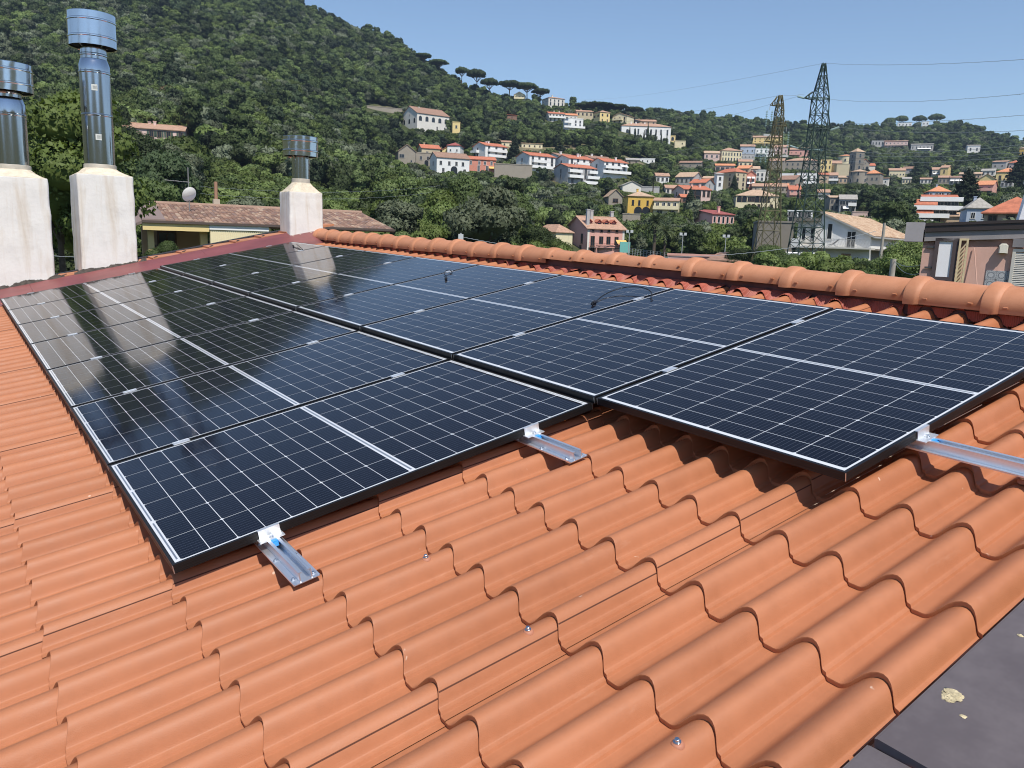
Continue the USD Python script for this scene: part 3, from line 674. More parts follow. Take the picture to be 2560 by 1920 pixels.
bump = (meshkit.fbm(np.stack([_Rg * np.sin(_A) / 28, _Rg * np.cos(_A) / 28, np.zeros_like(_A)], -1), 4, 5) - .5)
TZ = TZ + bump * np.clip((_Rg - 90) / 120, 0, 1) * 2.5
TZ = np.maximum(TZ, 0.2)
def ground_z(x, y):
    a, r = math.atan2(x, y), max(14.01, min(1890, math.hypot(x, y)))
    fa = (a - AZG[0]) / (AZG[1] - AZG[0]); fr = (math.log(r) - math.log(RG[0])) / (math.log(RG[1]) - math.log(RG[0]))
    i = int(min(NA - 2, max(0, fa))); j = int(min(NR - 2, max(0, fr))); p, q = min(1, max(0, fa - i)), min(1, max(0, fr - j))
    return float(TZ[i, j] * (1 - p) * (1 - q) + TZ[i + 1, j] * p * (1 - q) + TZ[i, j + 1] * (1 - p) * q + TZ[i + 1, j + 1] * p * q)
def ground_hit(x, y, r0=30, r1=1500):
    """where the ray of a pixel first meets the ground"""
    d = px(x, y); d = d / math.hypot(d[0], d[1]); prev = None
    for r in np.geomspace(r0, r1, 400):
        p = CAM + d * r
        if p[2] <= ground_z(p[0], p[1]): return p, r
    return None, None
earth = usdkit.material(stage, '/World/Looks/hill_ground', {
    'tc': ('texture_coordinate', {}), 'n': ('noise_texture', {'scale': .06, 'detail': 9.0, 'roughness': .65}),
    'rp': ('rgb_ramp', {'ramp': [(0, (.030, .042, .018)), (.44, (.050, .064, .026)), (.56, (.085, .090, .042)), (.66, (.17, .14, .085)), (1, (.24, .20, .13))]}),
    'p': ('principled_bsdf', {'roughness': .95, 'specular_ior_level': .1})}, [('tc.object', 'n.vector'), ('n.fac', 'rp.fac'), ('rp.color', 'p.base_color')], surface='p.BSDF')
V = np.stack([_Rg * np.sin(_A), _Rg * np.cos(_A), TZ], -1).reshape(-1, 3)
F = [[i * NR + j, (i + 1) * NR + j, (i + 1) * NR + j + 1, i * NR + j + 1] for i in range(NA - 1) for j in range(NR - 1)]
# close the terrain: a plain sheet behind and around the viewer
m = MB().add(V, np.array(F)[:, ::-1])
hill = m.build('hills', earth, smooth=True); tag(stage.GetPrimAtPath(hill), kind='structure')
gm = MB(); NB = 60; an = np.linspace(math.radians(62), math.radians(298), NB)
VV = []
for a in an:
    for k, r in enumerate((14, 60, 140, 320, 700, 1900)):
        e = (AZG[-1] if a < pi else AZG[0]); w = max(0, 1 - min(abs(a - math.radians(62)), abs(a - math.radians(298))) / math.radians(40))
        z0 = ground_z(r * math.sin(e), r * math.cos(e)); VV.append((r * math.sin(a), r * math.cos(a), z0 * w + (.5, .5, 8, 46, 118 + 30 * math.sin(a * 7), 90)[k] * (1 - w)))
gm.add(VV, [[i * 6 + k, i * 6 + k + 1, i * 6 + 7 + k, i * 6 + 6 + k] for i in range(NB - 1) for k in range(5)])
an = np.linspace(0, 2 * pi, 41)[:-1]
gm.add([(14.2 * math.sin(a), 14.2 * math.cos(a), .45) for a in an] + [(0, 0, .45)], [[40, (i + 1) % 40, i] for i in range(40)])
tag(stage.GetPrimAtPath(gm.build('ground', earth)), kind='structure')

# dry terraces and a pale green field, lying on the slope
dry = mat('dry_grass', (.20, .155, .090), .95, col2=(.105, .105, .050), scale=.22, detail=9.0, r0=.42, r1=.60)
crop = mat('crop_field', (.105, .145, .050), .95, col2=(.070, .110, .035), scale=.3, detail=8.0)
def ground_patch(name, label_mat, c, ru, rv, rot=0.0):
    n = 22; V = []
    for i in range(n):
        for j in range(n):
            u, v = (2 * i / (n - 1) - 1), (2 * j / (n - 1) - 1); k = math.sqrt(max(0, 1 - u * u / 2)), math.sqrt(max(0, 1 - v * v / 2))
            x, y = u * k[1] * ru, v * k[0] * rv; x, y = x * math.cos(rot) - y * math.sin(rot) + c[0], x * math.sin(rot) + y * math.cos(rot) + c[1]
            V.append((x, y, ground_z(x, y) + .25))
    p = MB().add(V, [[i * n + j, (i + 1) * n + j, (i + 1) * n + j + 1, i * n + j + 1] for i in range(n - 1) for j in range(n - 1)]).build(name, label_mat, smooth=True); tag(stage.GetPrimAtPath(p), kind='structure')
c_ = at(1435, 380, 372); c_ = ground_hit(1435, 383, 250, 520)[0] if ground_hit(1435, 383, 250, 520)[0] is not None else c_
DRY_C = c_; ground_patch('dry_terrace', dry, c_, 34, 13, -az_of(c_) + .1)
c_ = ground_hit(2390, 408, 400, 900)[0]; CROP_C = c_ if c_ is not None else at(2390, 408, 620)
ground_patch('crop_field', crop, CROP_C, 42, 16, -az_of(CROP_C))

# ------------------------------------------------------------------ foliage
def leaf_mat(name, dark, mid, light, tint=.16, scale=.10, trans=.25):
    if name in _mats: return _mats[name]
    nodes = {'g': ('geometry', {}), 'n': ('noise_texture', {'scale': scale, 'detail': 3.0}), 'oi': ('object_info', {}),
             'n2': ('noise_texture', {'scale': .9, 'detail': 2.0}), 'ad': ('math', {'math_type': 'multiply_add', 'value2': .38}),
             'm2': ('math', {'math_type': 'multiply_add', 'value2': .30, 'value3': -.02}), 'm3': ('math', {'math_type': 'multiply_add', 'value2': .34}),
             'rp': ('rgb_ramp', {'ramp': [(0, dark), (.36, dark), (.52, mid), (.70, light), (1, light)]}),
             'hm': ('map_range', {'to_min': 1 - tint, 'to_max': 1 + tint}), 'hh': ('map_range', {'to_min': .485, 'to_max': .515}), 'hs': ('hsv', {}),
             'p': ('principled_bsdf', {'roughness': .62, 'specular_ior_level': .28}), 't': ('translucent_bsdf', {}), 'mx': ('mix_closure', {'fac': trans}), 'hs2': ('hsv', {'saturation': 1.15, 'value': 1.25})}
    links = [('g.position', 'n.vector'), ('g.position', 'n2.vector'), ('oi.random', 'ad.value1'), ('n.fac', 'm2.value1'), ('ad.value', 'm2.value3'), ('n2.fac', 'm3.value1'), ('m2.value', 'm3.value3'), ('m3.value', 'rp.fac'),
             ('rp.color', 'hs.color'), ('oi.random', 'hm.value'), ('hm.result', 'hs.value'), ('oi.random', 'hh.value'), ('hh.result', 'hs.hue'),
             ('hs.color', 'p.base_color'), ('hs.color', 'hs2.color'), ('hs2.color', 't.color'), ('p.BSDF', 'mx.closure1'), ('t.BSDF', 'mx.closure2')]
    _mats[name] = usdkit.material(stage, '/World/Looks/' + name, nodes, links, surface='mx.closure')
    return _mats[name]
L_BROAD = leaf_mat('broad_leaf', (.044, .070, .022), (.082, .118, .038), (.135, .172, .062))
L_DARK = leaf_mat('dark_leaf', (.024, .040, .018), (.042, .064, .028), (.070, .098, .044))
L_OLIVE = leaf_mat('olive_leaf', (.085, .106, .060), (.132, .156, .094), (.185, .210, .136))
L_BRIGHT = leaf_mat('bright_leaf', (.074, .110, .027), (.126, .172, .045), (.185, .230, .078))
L_PINE = leaf_mat('pine_needle', (.028, .046, .018), (.050, .074, .028), (.082, .110, .044))
L_BROWN = leaf_mat('brown_leaf', (.10, .075, .038), (.145, .108, .054), (.19, .145, .075))
L_PALM = leaf_mat('palm_leaf', (.06, .08, .035), (.10, .125, .055), (.15, .17, .085))
bark = mat('bark', (.085, .065, .048), rough=.95, var=.3, scale=6)
bark_pine = mat('pine_bark', (.13, .085, .06), rough=.95, var=.25, scale=6)

def smesh(name, V, F, N, material, parent):
    p = fresh(parent, name)
    m = usdkit.mesh(stage, p, (V, F), material, False)
    m.CreateNormalsAttr(Vt.Vec3fArray.FromNumpy(N.astype(np.float32))); m.SetNormalsInterpolation('vertex')
    return p
def lobe_crown(lobes, n, size, g, core=.62, drop=.25, elong=1.0):
    """leaf clumps as bent cards on and in a set of lobes (centre, radii); returns vertices, faces, normals"""
    lobes = [(np.array(c, float), np.broadcast_to(np.array(r, float), 3)) for c, r in lobes]
    w = np.array([(r[0] * r[1] + r[0] * r[2] + r[1] * r[2]) for c, r in lobes]); w /= w.sum()
    k = g.choice(len(lobes), n, p=w)
    C = np.array([c for c, r in lobes])[k]; Rr = np.array([r for c, r in lobes])[k]
    d = g.normal(size=(n, 3)); d /= np.linalg.norm(d, axis=1, keepdims=True); d[:, 2] = np.where(d[:, 2] < -.35, -d[:, 2] * g.random(n), d[:, 2]); d /= np.linalg.norm(d, axis=1, keepdims=True)
    rad = 1 - g.random(n) ** 2 * .45 + g.normal(0, .05, n)
    Pn = C + d * Rr * rad[:, None]
    Nn = d / Rr; Nn /= np.linalg.norm(Nn, axis=1, keepdims=True)
    Nn = Nn + g.normal(0, .30, (n, 3)); Nn /= np.linalg.norm(Nn, axis=1, keepdims=True)
    ax = Nn + g.normal(0, .55, (n, 3)); ax /= np.linalg.norm(ax, axis=1, keepdims=True)
    a = np.cross(ax, g.normal(size=(n, 3))); a /= np.linalg.norm(a, axis=1, keepdims=True); b = np.cross(ax, a)
    s = size * (.55 + .9 * g.random(n))[:, None]
    V = np.stack([Pn - a * s * elong, Pn + b * s * .55 - ax * s * drop, Pn + a * s * elong, Pn - b * s * .55 - ax * s * drop], 1).reshape(-1, 3)
    i = np.arange(n)[:, None] * 4
    gn = np.cross(a, b * .55); flip = (gn * Nn).sum(1) > 0          # wind every card so that its face looks the way its clump does
    F = np.vstack([i + np.where(flip[:, None], [[0, 2, 1]], [[0, 1, 2]]), i + np.where(flip[:, None], [[0, 3, 2]], [[0, 2, 3]])])
    N = np.repeat(Nn, 4, 0)
    if core:
        for c, r in lobes:
            s_ = trimesh.creation.icosphere(1, 1.0); o = len(V)
            V = np.vstack([V, c + s_.vertices * r * core]); F = np.vstack([F, s_.faces + o]); N = np.vstack([N, s_.vertices])
    return V, F, N
def trunk_mesh(pts, r0, r1, branches=(), n=7):
    m = MB().tube(pts, np.linspace(r0, r1, len(pts)), n)
    for b, ra, rb in branches: m.tube(b, np.linspace(ra, rb, len(b)), 5)
    return m
def round_lobes(g, rad, h0, h1, n):
    out = [((0, 0, (h0 + h1) / 2), (rad * .72, rad * .72, (h1 - h0) * .40))]
    for i in range(n):
        a = g.uniform(0, 2 * pi); f = g.random()
        z = h0 + (h1 - h0) * (.22 + .66 * f); rr = rad * (.62 * math.sin(pi * (.25 + .6 * f)))
        q = rad * g.uniform(.30, .46)
        out.append(((rr * math.cos(a), rr * math.sin(a), z), (q, q, q * .82)))
    return out
PROTO = {}
def proto_tree(kind, name, label, cat, A, t, group):
    """first tree of a kind: a thing with trunk and crown"""
    th = thing(name, label, cat, A, t, group)
    g = np.random.default_rng(sum(map(ord, kind)))
    TREES[kind](th, g); PROTO[kind] = th
    return th
def broad(lm, rad, h, n, size, nl=9, trunk_r=.16, h0=.22):
    def f(th, g):
        V, F, N = lobe_crown(round_lobes(g, rad, h * h0, h, nl), n, size, g)
        br = [(np.array([(0, 0, h * .25), (rad * .25 * math.cos(a), rad * .25 * math.sin(a), h * .45), (rad * .5 * math.cos(a), rad * .5 * math.sin(a), h * .6)]), trunk_r * .6, trunk_r * .25) for a in g.uniform(0, 6.28, 4)]
        trunk_mesh([(0, 0, -.5), (.05, 0, h * .2), (0, .06, h * .6)], trunk_r, trunk_r * .5, br).build('trunk', bark, th, smooth=True)
        smesh('crown', V, F, N, lm, th)
    return f
def umbrella(rad, h, n, size):
    def f(th, g):
        lob = [((0, 0, h - rad * .34), (rad * .75, rad * .75, rad * .34))]
        for i in range(16):
            a = i * 2.399; q = math.sqrt((i + .5) / 16) * rad * .74; s = rad * g.uniform(.22, .34)
            lob.append(((q * math.cos(a), q * math.sin(a), h - rad * .22 - q * q / rad * .34 + g.normal(0, .03) * rad), (s, s, s * .85)))
        V, F, N = lobe_crown(lob, n, size, g, core=.7, elong=1.2)
        br = [(np.array([(0, 0, h - rad * .95), (rad * .3 * math.cos(a), rad * .3 * math.sin(a), h - rad * .65), (rad * .62 * math.cos(a), rad * .62 * math.sin(a), h - rad * .42)]), .13, .05) for a in np.arange(7) * .9]
        trunk_mesh([(0, 0, -.8), (.15, .05, h * .4), (-.05, 0, h - rad * .5)], .26, .15, br).build('trunk', bark_pine, th, smooth=True)
        smesh('crown', V, F, N, L_PINE, th)
    return f
def cypress(th, g):
    lob = [((g.normal(0, .06), g.normal(0, .06), z), (q, q, 1.0)) for z, q in zip(np.linspace(1.0, 10.2, 10), [.62, .82, .9, .9, .86, .78, .68, .54, .38, .2])]
    V, F, N = lobe_crown(lob, 1500, .26, g, core=.75, elong=1.3)
    trunk_mesh([(0, 0, -.5), (0, 0, 3)], .16, .08).build('trunk', bark, th, smooth=True); smesh('crown', V, F, N, L_DARK, th)
def fir(lm, h, rad, n, size):
    def f(th, g):
        lob = []
        for i in range(15):
            z = h * (.14 + .84 * i / 14); q = rad * (1 - i / 15) ** .8
            for k in range(5 if q > .7 else 2):
                a = k * 1.257 + i * .7 + g.normal(0, .15); e = q * .6 * g.uniform(.85, 1.15)
                lob.append(((e * math.cos(a), e * math.sin(a), z - .10 * q), (q * .45, q * .45, h * .038)))
        V, F, N = lobe_crown(lob, n, size, g, core=.55, elong=1.3)
        trunk_mesh([(0, 0, -.5), (0, 0, h * .95)], .22, .04).build('trunk', bark, th, smooth=True); smesh('crown', V, F, N, lm, th)
    return f
def palm(th, g):
    h = 4.6; V, F, N = [], [], []
    m = MB()
    for i in range(46):
        a = i * 2.399; e = 1.25 - 1.75 * (i / 46) + g.normal(0, .08); Lf = g.uniform(2.0, 2.5)
        p0 = np.array([0, 0, h]); dirh = np.array([math.cos(a), math.sin(a), 0])
        pts = [p0 + dirh * (Lf * s * math.cos(e) * (1 - .12 * s)) + np.array([0, 0, Lf * s * math.sin(e) - .85 * s * s]) for s in np.linspace(0, 1, 7)]
        pts = np.array(pts); side = np.cross(dirh, [0, 0, 1])
        for j in range(6):
            for sg in (-1, 1):
                w0 = .38 * math.sin(pi * min(1, .15 + j / 6.5)); b0, b1 = pts[j], pts[j + 1]
                tip = (b0 + b1) / 2 + side * sg * w0 + (b1 - b0) * .8 - np.array([0, 0, .10])
                m.add([b0, b1, tip], [[0, 1, 2]])
    trunk_mesh([(0, 0, -.5), (.05, 0, 2), (0, 0, h)], .24, .19).build('trunk', bark, th, smooth=True); m.build('crown', L_PALM, th)
def shrub(lm, n=900, size=.16):
    def f(th, g):
        lob = [((g.normal(0, .5), g.normal(0, .5), .5 + .5 * g.random()), (g.uniform(.5, .8),) * 3) for i in range(6)]
        V, F, N = lobe_crown(lob, n, size, g, core=.6); smesh('crown', V, F, N, lm, th)
        trunk_mesh([(0, 0, -.4), (0, 0, .6)], .06, .03).build('trunk', bark, th)
    return f
TREES = {'broad_a': broad(L_BROAD, 4.0, 8.0, 8000, .19), 'broad_b': broad(L_BROAD, 3.2, 9.5, 7500, .18, 8), 'broad_c': broad(L_BRIGHT, 3.6, 6.6, 7500, .18, 10), 'dark_a': broad(L_DARK, 3.6, 9.0, 7500, .18, 9),
         'olive_a': broad(L_OLIVE, 3.0, 5.6, 6500, .16, 9), 'olive_b': broad(L_OLIVE, 3.8, 7.0, 7500, .17, 11), 'bush_a': broad(L_BRIGHT, 2.2, 3.2, 4000, .15, 7, .08, .05), 'bush_b': broad(L_BROAD, 2.4, 3.4, 4000, .15, 7, .08, .05),
         'umbrella_a': umbrella(5.2, 12.5, 5200, .32), 'umbrella_b': umbrella(4.2, 10.5, 4200, .30), 'pine_big': umbrella(7.0, 12.0, 14000, .24), 'brown_a': broad(L_BROWN, 3.6, 8.0, 2500, .34),
         'cypress': cypress, 'fir_a': fir(L_DARK, 13.0, 3.4, 2800, .34), 'fir_b': fir(L_DARK, 10.0, 4.2, 3000, .34), 'palm': palm, 'fig': broad(L_BRIGHT, 2.6, 6.2, 13000, .085, 13, .12, .12), 'near_dark': broad(L_PINE, 5.0, 11.0, 30000, .115, 17, .2, .10), 'near_bright': broad(L_BRIGHT, 3.4, 6.0, 14000, .10, 14, .12, .08),
         'near_broad': broad(L_BROAD, 3.4, 6.0, 14000, .105, 14, .12, .08), 'shrub_a': shrub(L_BRIGHT), 'shrub_b': shrub(L_BROAD), 'flower': shrub(L_BROWN)}
# ------------------------------------------------------------------ buildings
def wmat(key, c, rough=.9): return mat('wall_' + key, c, rough, var=.07, scale=.35, detail=6.0, r0=.3, r1=.7)
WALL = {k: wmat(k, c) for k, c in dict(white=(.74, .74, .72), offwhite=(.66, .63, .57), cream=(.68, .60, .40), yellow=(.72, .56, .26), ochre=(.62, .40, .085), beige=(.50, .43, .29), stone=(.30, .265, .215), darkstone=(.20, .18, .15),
        grey=(.42, .41, .40), salmon=(.58, .24, .17), pink=(.66, .36, .30), palepink=(.62, .46, .41), brown=(.24, .14, .10), tan=(.48, .36, .25), paleyellow=(.72, .64, .42), bluegrey=(.40, .46, .56), mauve=(.40, .235, .195)).items()}
def rmat(key, c): return mat('roof_' + key, c, .85, col2=tuple(x * 1.35 for x in c), scale=1.6, detail=8.0, r0=.38, r1=.62)
ROOF = {k: rmat(k, c) for k, c in dict(red=(.40, .135, .075), orange=(.52, .22, .11), brown=(.25, .15, .105), tan=(.40, .28, .19), darkred=(.26, .07, .06), grey=(.30, .28, .25), ltbrown=(.36, .22, .15)).items()}
glass_d = mat('window_glass', (.020, .024, .030), rough=.12, spec=.6)
frame_w = mat('window_frame_white', (.66, .65, .62), rough=.6)
frame_b = mat('window_frame_brown', (.13, .075, .045), rough=.6)
frame_g = mat('window_frame_grey', (.30, .29, .28), rough=.7)
shut_g = mat('shutter_green', (.055, .085, .06), rough=.6)
white_t = mat('white_trim', (.78, .78, .76), rough=.8)
awn_y = mat('awning_yellow', (.70, .45, .14), rough=.8); awn_w = mat('awning_white', (.78, .77, .74), rough=.8)
iron = mat('iron_rail', (.06, .06, .06), rough=.5)
FRAMES = dict(w=frame_w, b=frame_b, g=frame_g)
RECTS, FOOT = [], []
def proj(p):
    q = RC.T @ (np.asarray(p) - CAM); return 1280 + FPX * q[0] / q[2], 960 + FPX * q[1] / q[2]
def window(parent, P0, ex, n, w, h, kind, fr, name='window'):
    """window centred on P0 in a wall whose right is ex and whose outward normal is n: a frame ring proud of the wall and a pane set back in it"""
    B = np.stack([ex, -n, np.array([0, 0, 1.0])], 1)
    m = MB(); f = .10 if w > .8 else .07
    if kind == 'a':
        an = np.linspace(0, pi, 9); r = w / 2; hz = h / 2 - r
        out = [(-r, -h / 2), (r, -h / 2)] + [(r * math.cos(a), hz + r * math.sin(a)) for a in an]
        inn = [(-r + f, -h / 2), (r - f, -h / 2)] + [((r - f) * math.cos(a), hz + (r - f) * math.sin(a)) for a in an]
        k = len(out)
        V = [(x, -.07, z) for x, z in out] + [(x, -.07, z) for x, z in inn] + [(x, .05, z) for x, z in out] + [(x, .05, z) for x, z in inn]
        F = []
        for i in range(1, k):
            j = (i + 1) % k
            F += [[i, j, j + k, i + k], [i, i + 2 * k, j + 2 * k, j], [i + k, j + k, j + 3 * k, i + 3 * k]]
        m.add(V, F, B, P0); pw = m.build(name, FRAMES[fr], parent)
        MB().prism(inn, -.02, -.015, B, P0).build('pane', glass_d, pw)
        return
    m.box(-w / 2, -w / 2 + f, -.07, .05, -h / 2, h / 2, B, P0).box(w / 2 - f, w / 2, -.07, .05, -h / 2, h / 2, B, P0)
    m.box(-w / 2 + f, w / 2 - f, -.07, .05, h / 2 - f, h / 2, B, P0).box(-w / 2 - .08, w / 2 + .08, -.12, .05, -h / 2 - .10, -h / 2, B, P0)
    if w > .9: m.box(-.03, .03, -.055, .05, -h / 2, h / 2 - f, B, P0)
    pw = m.build(name, FRAMES[fr], parent)
    MB().box(-w / 2 + f, w / 2 - f, -.022, .02, -h / 2, h / 2 - f, B, P0).build('pane', glass_d, pw)
    if kind == 'p':
        for s in (-1, 1): MB().box(min(s * (w / 2 + .02), s * (w / 2 + .48)), max(s * (w / 2 + .02), s * (w / 2 + .48)), -.06, -.005, -h / 2, h / 2, B, P0).build('shutter', shut_g, pw)
def house(name, label, cat, xl, xr, yt, yb, r, yaw=0, d=9.0, roof='gable', rh=2.0, wall='white', rf='red', wins=(), fr='w', balc=(), awn=(), chim=0, group=None, over=.35, base=6.0, rect=True, ridge=.5, extra=None, clear=None, fit=True):
    xc = (xl + xr) / 2; _, rh_ = ground_hit(xc, yb + 1.0, max(60, r * .62), r * 1.6)
    if rh_ and fit: r = rh_
    p = at(xc, yb, r); a0 = az_of(p); A = rotz(-a0 + math.radians(yaw))
    ex = A[:, 0]
    x0, _ = proj(p - ex * .5); x1, _ = proj(p + ex * .5); w = (xr - xl) / (x1 - x0)
    _, y1 = proj(p + np.array([0, 0, 1.0])); h = (yb - yt) / (yb - y1)
    t = thing(name, label, cat, A, p, group)
    W, Rm = WALL[wall], ROOF[rf]; x0, x1 = -w / 2, w / 2; sl = .16
    m = MB().box(x0, x1, 0, d, -base, h); m.build('wall', W, t)
    o = over
    if roof == 'gable':
        k = ridge * d
        MB().prism([(0, h), (d, h), (k, h + rh)], 0, .2, np.array([[0, 1, 0], [1, 0, 0], [0, 0, 1.0]]), (x0 + .001, 0, 0)).prism([(0, h), (d, h), (k, h + rh)], 0, .2, np.array([[0, 1, 0], [1, 0, 0], [0, 0, 1.0]]), (x1 - .201, 0, 0)).build('gable_wall', W, t)
        s1, s2 = rh / k, rh / (d - k)
        m = MB()
        m.hexa([(x0 - o, -o, h - o * s1), (x1 + o, -o, h - o * s1), (x1 + o, k, h + rh), (x0 - o, k, h + rh), (x0 - o, -o, h - o * s1 + sl), (x1 + o, -o, h - o * s1 + sl), (x1 + o, k, h + rh + sl), (x0 - o, k, h + rh + sl)])
        m.hexa([(x0 - o, k, h + rh), (x1 + o, k, h + rh), (x1 + o, d + o, h - o * s2), (x0 - o, d + o, h - o * s2), (x0 - o, k, h + rh + sl), (x1 + o, k, h + rh + sl), (x1 + o, d + o, h - o * s2 + sl), (x0 - o, d + o, h - o * s2 + sl)])
    elif roof == 'gable_y':
        k = x0 + ridge * w
        MB().prism([(x0, h), (x1, h), (k, h + rh)], .001, .2).prism([(x0, h), (x1, h), (k, h + rh)], d - .2, d - .001).build('gable_wall', W, t)
        s1, s2 = rh / (k - x0), rh / (x1 - k); m = MB()
        m.hexa([(x0 - o, -o, h - o * s1), (k, -o, h + rh), (k, d + o, h + rh), (x0 - o, d + o, h - o * s1), (x0 - o, -o, h - o * s1 + sl), (k, -o, h + rh + sl), (k, d + o, h + rh + sl), (x0 - o, d + o, h - o * s1 + sl)])
        m.hexa([(k, -o, h + rh), (x1 + o, -o, h - o * s2), (x1 + o, d + o, h - o * s2), (k, d + o, h + rh), (k, -o, h + rh + sl), (x1 + o, -o, h - o * s2 + sl), (x1 + o, d + o, h - o * s2 + sl), (k, d + o, h + rh + sl)])
    elif roof == 'hip':
        q = min(w, d) / 2 + o; z0 = h - .02
        c = [(x0 - o, -o), (x1 + o, -o), (x1 + o, d + o), (x0 - o, d + o)]
        if w >= d: r1_, r2_ = (x0 - o + q, d / 2), (x1 + o - q, d / 2)
        else: r1_, r2_ = (0, -o + q), (0, d + o - q)
        V = [(x, y, z0) for x, y in c] + [(x, y, z0 + .14) for x, y in c] + [(*r1_, h + rh), (*r2_, h + rh)]
        m = MB().add(V[:8], MB.BF[[0, 2, 3, 4, 5]])
        if w >= d: m.add(V, [[4, 5, 9], [4, 9, 8], [6, 7, 8], [6, 8, 9], [5, 6, 9], [7, 4, 8]])
        else: m.add(V, [[4, 5, 8], [5, 6, 9], [5, 9, 8], [6, 7, 9], [7, 4, 8], [7, 8, 9]])
    elif roof == 'mono':
        m = MB().hexa([(x0 - o, -o, h), (x1 + o, -o, h), (x1 + o, d + o, h + rh), (x0 - o, d + o, h + rh), (x0 - o, -o, h + sl), (x1 + o, -o, h + sl), (x1 + o, d + o, h + rh + sl), (x0 - o, d + o, h + rh + sl)])
        MB().prism([(0, h), (d, h), (d, h + rh)], 0, .2, np.array([[0, 1, 0], [1, 0, 0], [0, 0, 1.0]]), (x0 + .001, 0, 0)).prism([(0, h), (d, h), (d, h + rh)], 0, .2, np.array([[0, 1, 0], [1, 0, 0], [0, 0, 1.0]]), (x1 - .201, 0, 0)).build('gable_wall', W, t)
    else:
        m = MB().box(x0 - .12, x1 + .12, -.12, d + .12, h, h + .28)
    pr = m.build('roof', Rm if roof != 'flat' else (Rm if rf == 'darkred' else W), t)
    if roof == 'gable' and w * FPX / r > 60:                 # ridge tiles as one roll
        MB().tube([(x0 - o, ridge * d, h + rh + sl), (x1 + o, ridge * d, h + rh + sl)], .13, 6).build('ridge_roll', Rm, pr)
    g = np.random.default_rng(int(xl * 7 + yt))
    for i in range(chim):
        cx = x0 + w * (.2 + .6 * g.random()); cy = d * (.3 + .3 * g.random()); zt = h + rh * (.7 if roof != 'flat' else .3)
        MB().box(cx - .3, cx + .3, cy - .3, cy + .3, zt - 1.0, zt + 1.1).box(cx - .4, cx + .4, cy - .4, cy + .4, zt + 1.1, zt + 1.25).build('chimney_stack', W, pr)
    ax = {'f': (np.array([1.0, 0, 0]), np.array([0, -1.0, 0]), lambda s, z: np.array([x0 + w * s, 0, z])), 'l': (np.array([0, -1.0, 0]), np.array([-1.0, 0, 0]), lambda s, z: np.array([x0, d * (1 - s), z])), 'r': (np.array([0, 1.0, 0]), np.array([1.0, 0, 0]), lambda s, z: np.array([x1, d * s, z]))}
    SZ = dict(w=(.95, 1.35), p=(.95, 1.4), d=(1.05, 2.15), a=(1.7, 2.3), A=(2.6, 3.2), s=(.6, .7), l=(1.0, 3.0), W=(1.9, 1.3), n=(.7, 1.6))
    for face, zf, xs_, kind in wins:
        e, nn, fn = ax[face]
        if isinstance(xs_, int): xs_ = [(i + .5) / xs_ for i in range(xs_)]
        ww, hh = SZ[kind]
        for s in xs_: window(t, fn(s, h * zf), e, nn, ww, min(hh, h * .8), {'A': 'a', 'l': 'w', 'W': 'w', 'n': 'w', 'd': 'w', 's': 'w'}.get(kind, kind), fr)
    for face, zf, s0, s1 in balc:
        e, nn, fn = ax[face]; B = np.stack([e, -nn, np.array([0, 0, 1.0])], 1); a_, b_ = fn(s0, h * zf), fn(s1, h * zf); L = np.linalg.norm(b_ - a_)
        MB().box(0, L, -1.3, -.001, -.12, .06, B, a_).box(0, L, -1.3, -1.2, .06, .95, B, a_).box(0, .1, -1.2, -.001, .06, .95, B, a_).box(L - .1, L, -1.2, -.001, .06, .95, B, a_).build('balcony', white_t if wall in ('white', 'grey', 'offwhite') else W, t)
    for face, zf, s0, s1, am in awn:
        e, nn, fn = ax[face]; B = np.stack([e, -nn, np.array([0, 0, 1.0])], 1); a_, b_ = fn(s0, h * zf), fn(s1, h * zf); L = np.linalg.norm(b_ - a_)
        MB().hexa([tuple(B @ np.array(q) + a_) for q in ((0, -1.5, -.8), (L, -1.5, -.8), (L, -.01, 0), (0, -.01, 0), (0, -1.5, -.74), (L, -1.5, -.74), (L, -.01, .06), (0, -.01, .06))]).build('awning', awn_y if am == 'y' else awn_w, t)
    if extra: extra(t, w, d, h)
    FOOT.append((p + A[:, 1] * d / 2, max(w, d) / 2))
    pts = [proj(p + A @ np.array([x, y, z])) for x in (x0, x1) for y in (0, d) for z in (0, h, )]
    xs2 = [q[0] for q in pts]
    RECTS.append((min(xs2), max(xs2), yt - (rh * FPX / r if roof != 'flat' else 0), clear if clear else yb, r))
    return t
H = house
r2s = [('f', .78, 4, 'w'), ('f', .30, 3, 'w'), ('l', .7, 1, 'w')]
# --- middle of the picture: the convent and the white row
H('convent', 'weathered white hillside building with five arched windows under a brown roof', 'building', 1043, 1123, 287, 333, 400, 30, 15, 'gable', 3.6, 'offwhite', 'brown', [('f', .72, 5, 'a'), ('f', .28, [.62, .86], 'n'), ('l', .62, 3, 'a'), ('l', .95, [.5], 's')], 'g', chim=1)
H('annex', 'small yellow flat roofed annex beside the weathered arched building', 'building', 1131, 1150, 306, 333, 404, 5, 6, 'flat', 0, 'yellow', 'tan', [('f', .6, [.5], 'w')], 'g')
H('garden_wall', 'long grey wall on the hillside left of the arched building', 'wall', 918, 1006, 269, 279, 415, 12, .6, 'flat', 0, 'stone', 'grey', rect=False)
H('stone_house', 'grey stone gabled house at the left end of the white row', 'house', 996, 1039, 378, 410, 330, 8, 9, 'gable_y', 2.4, 'stone', 'tan', [('f', .62, [.2], 'W'), ('f', .25, [.75], 's')], 'g')
H('stone_house', 'rough stone house with an arch below the beige house', 'house', 1040, 1080, 383, 413, 326, 8, 5, 'flat', 0, 'stone', 'grey', [('f', .6, [.3, .75], 'w'), ('f', .2, [.65], 'a')], 'g')
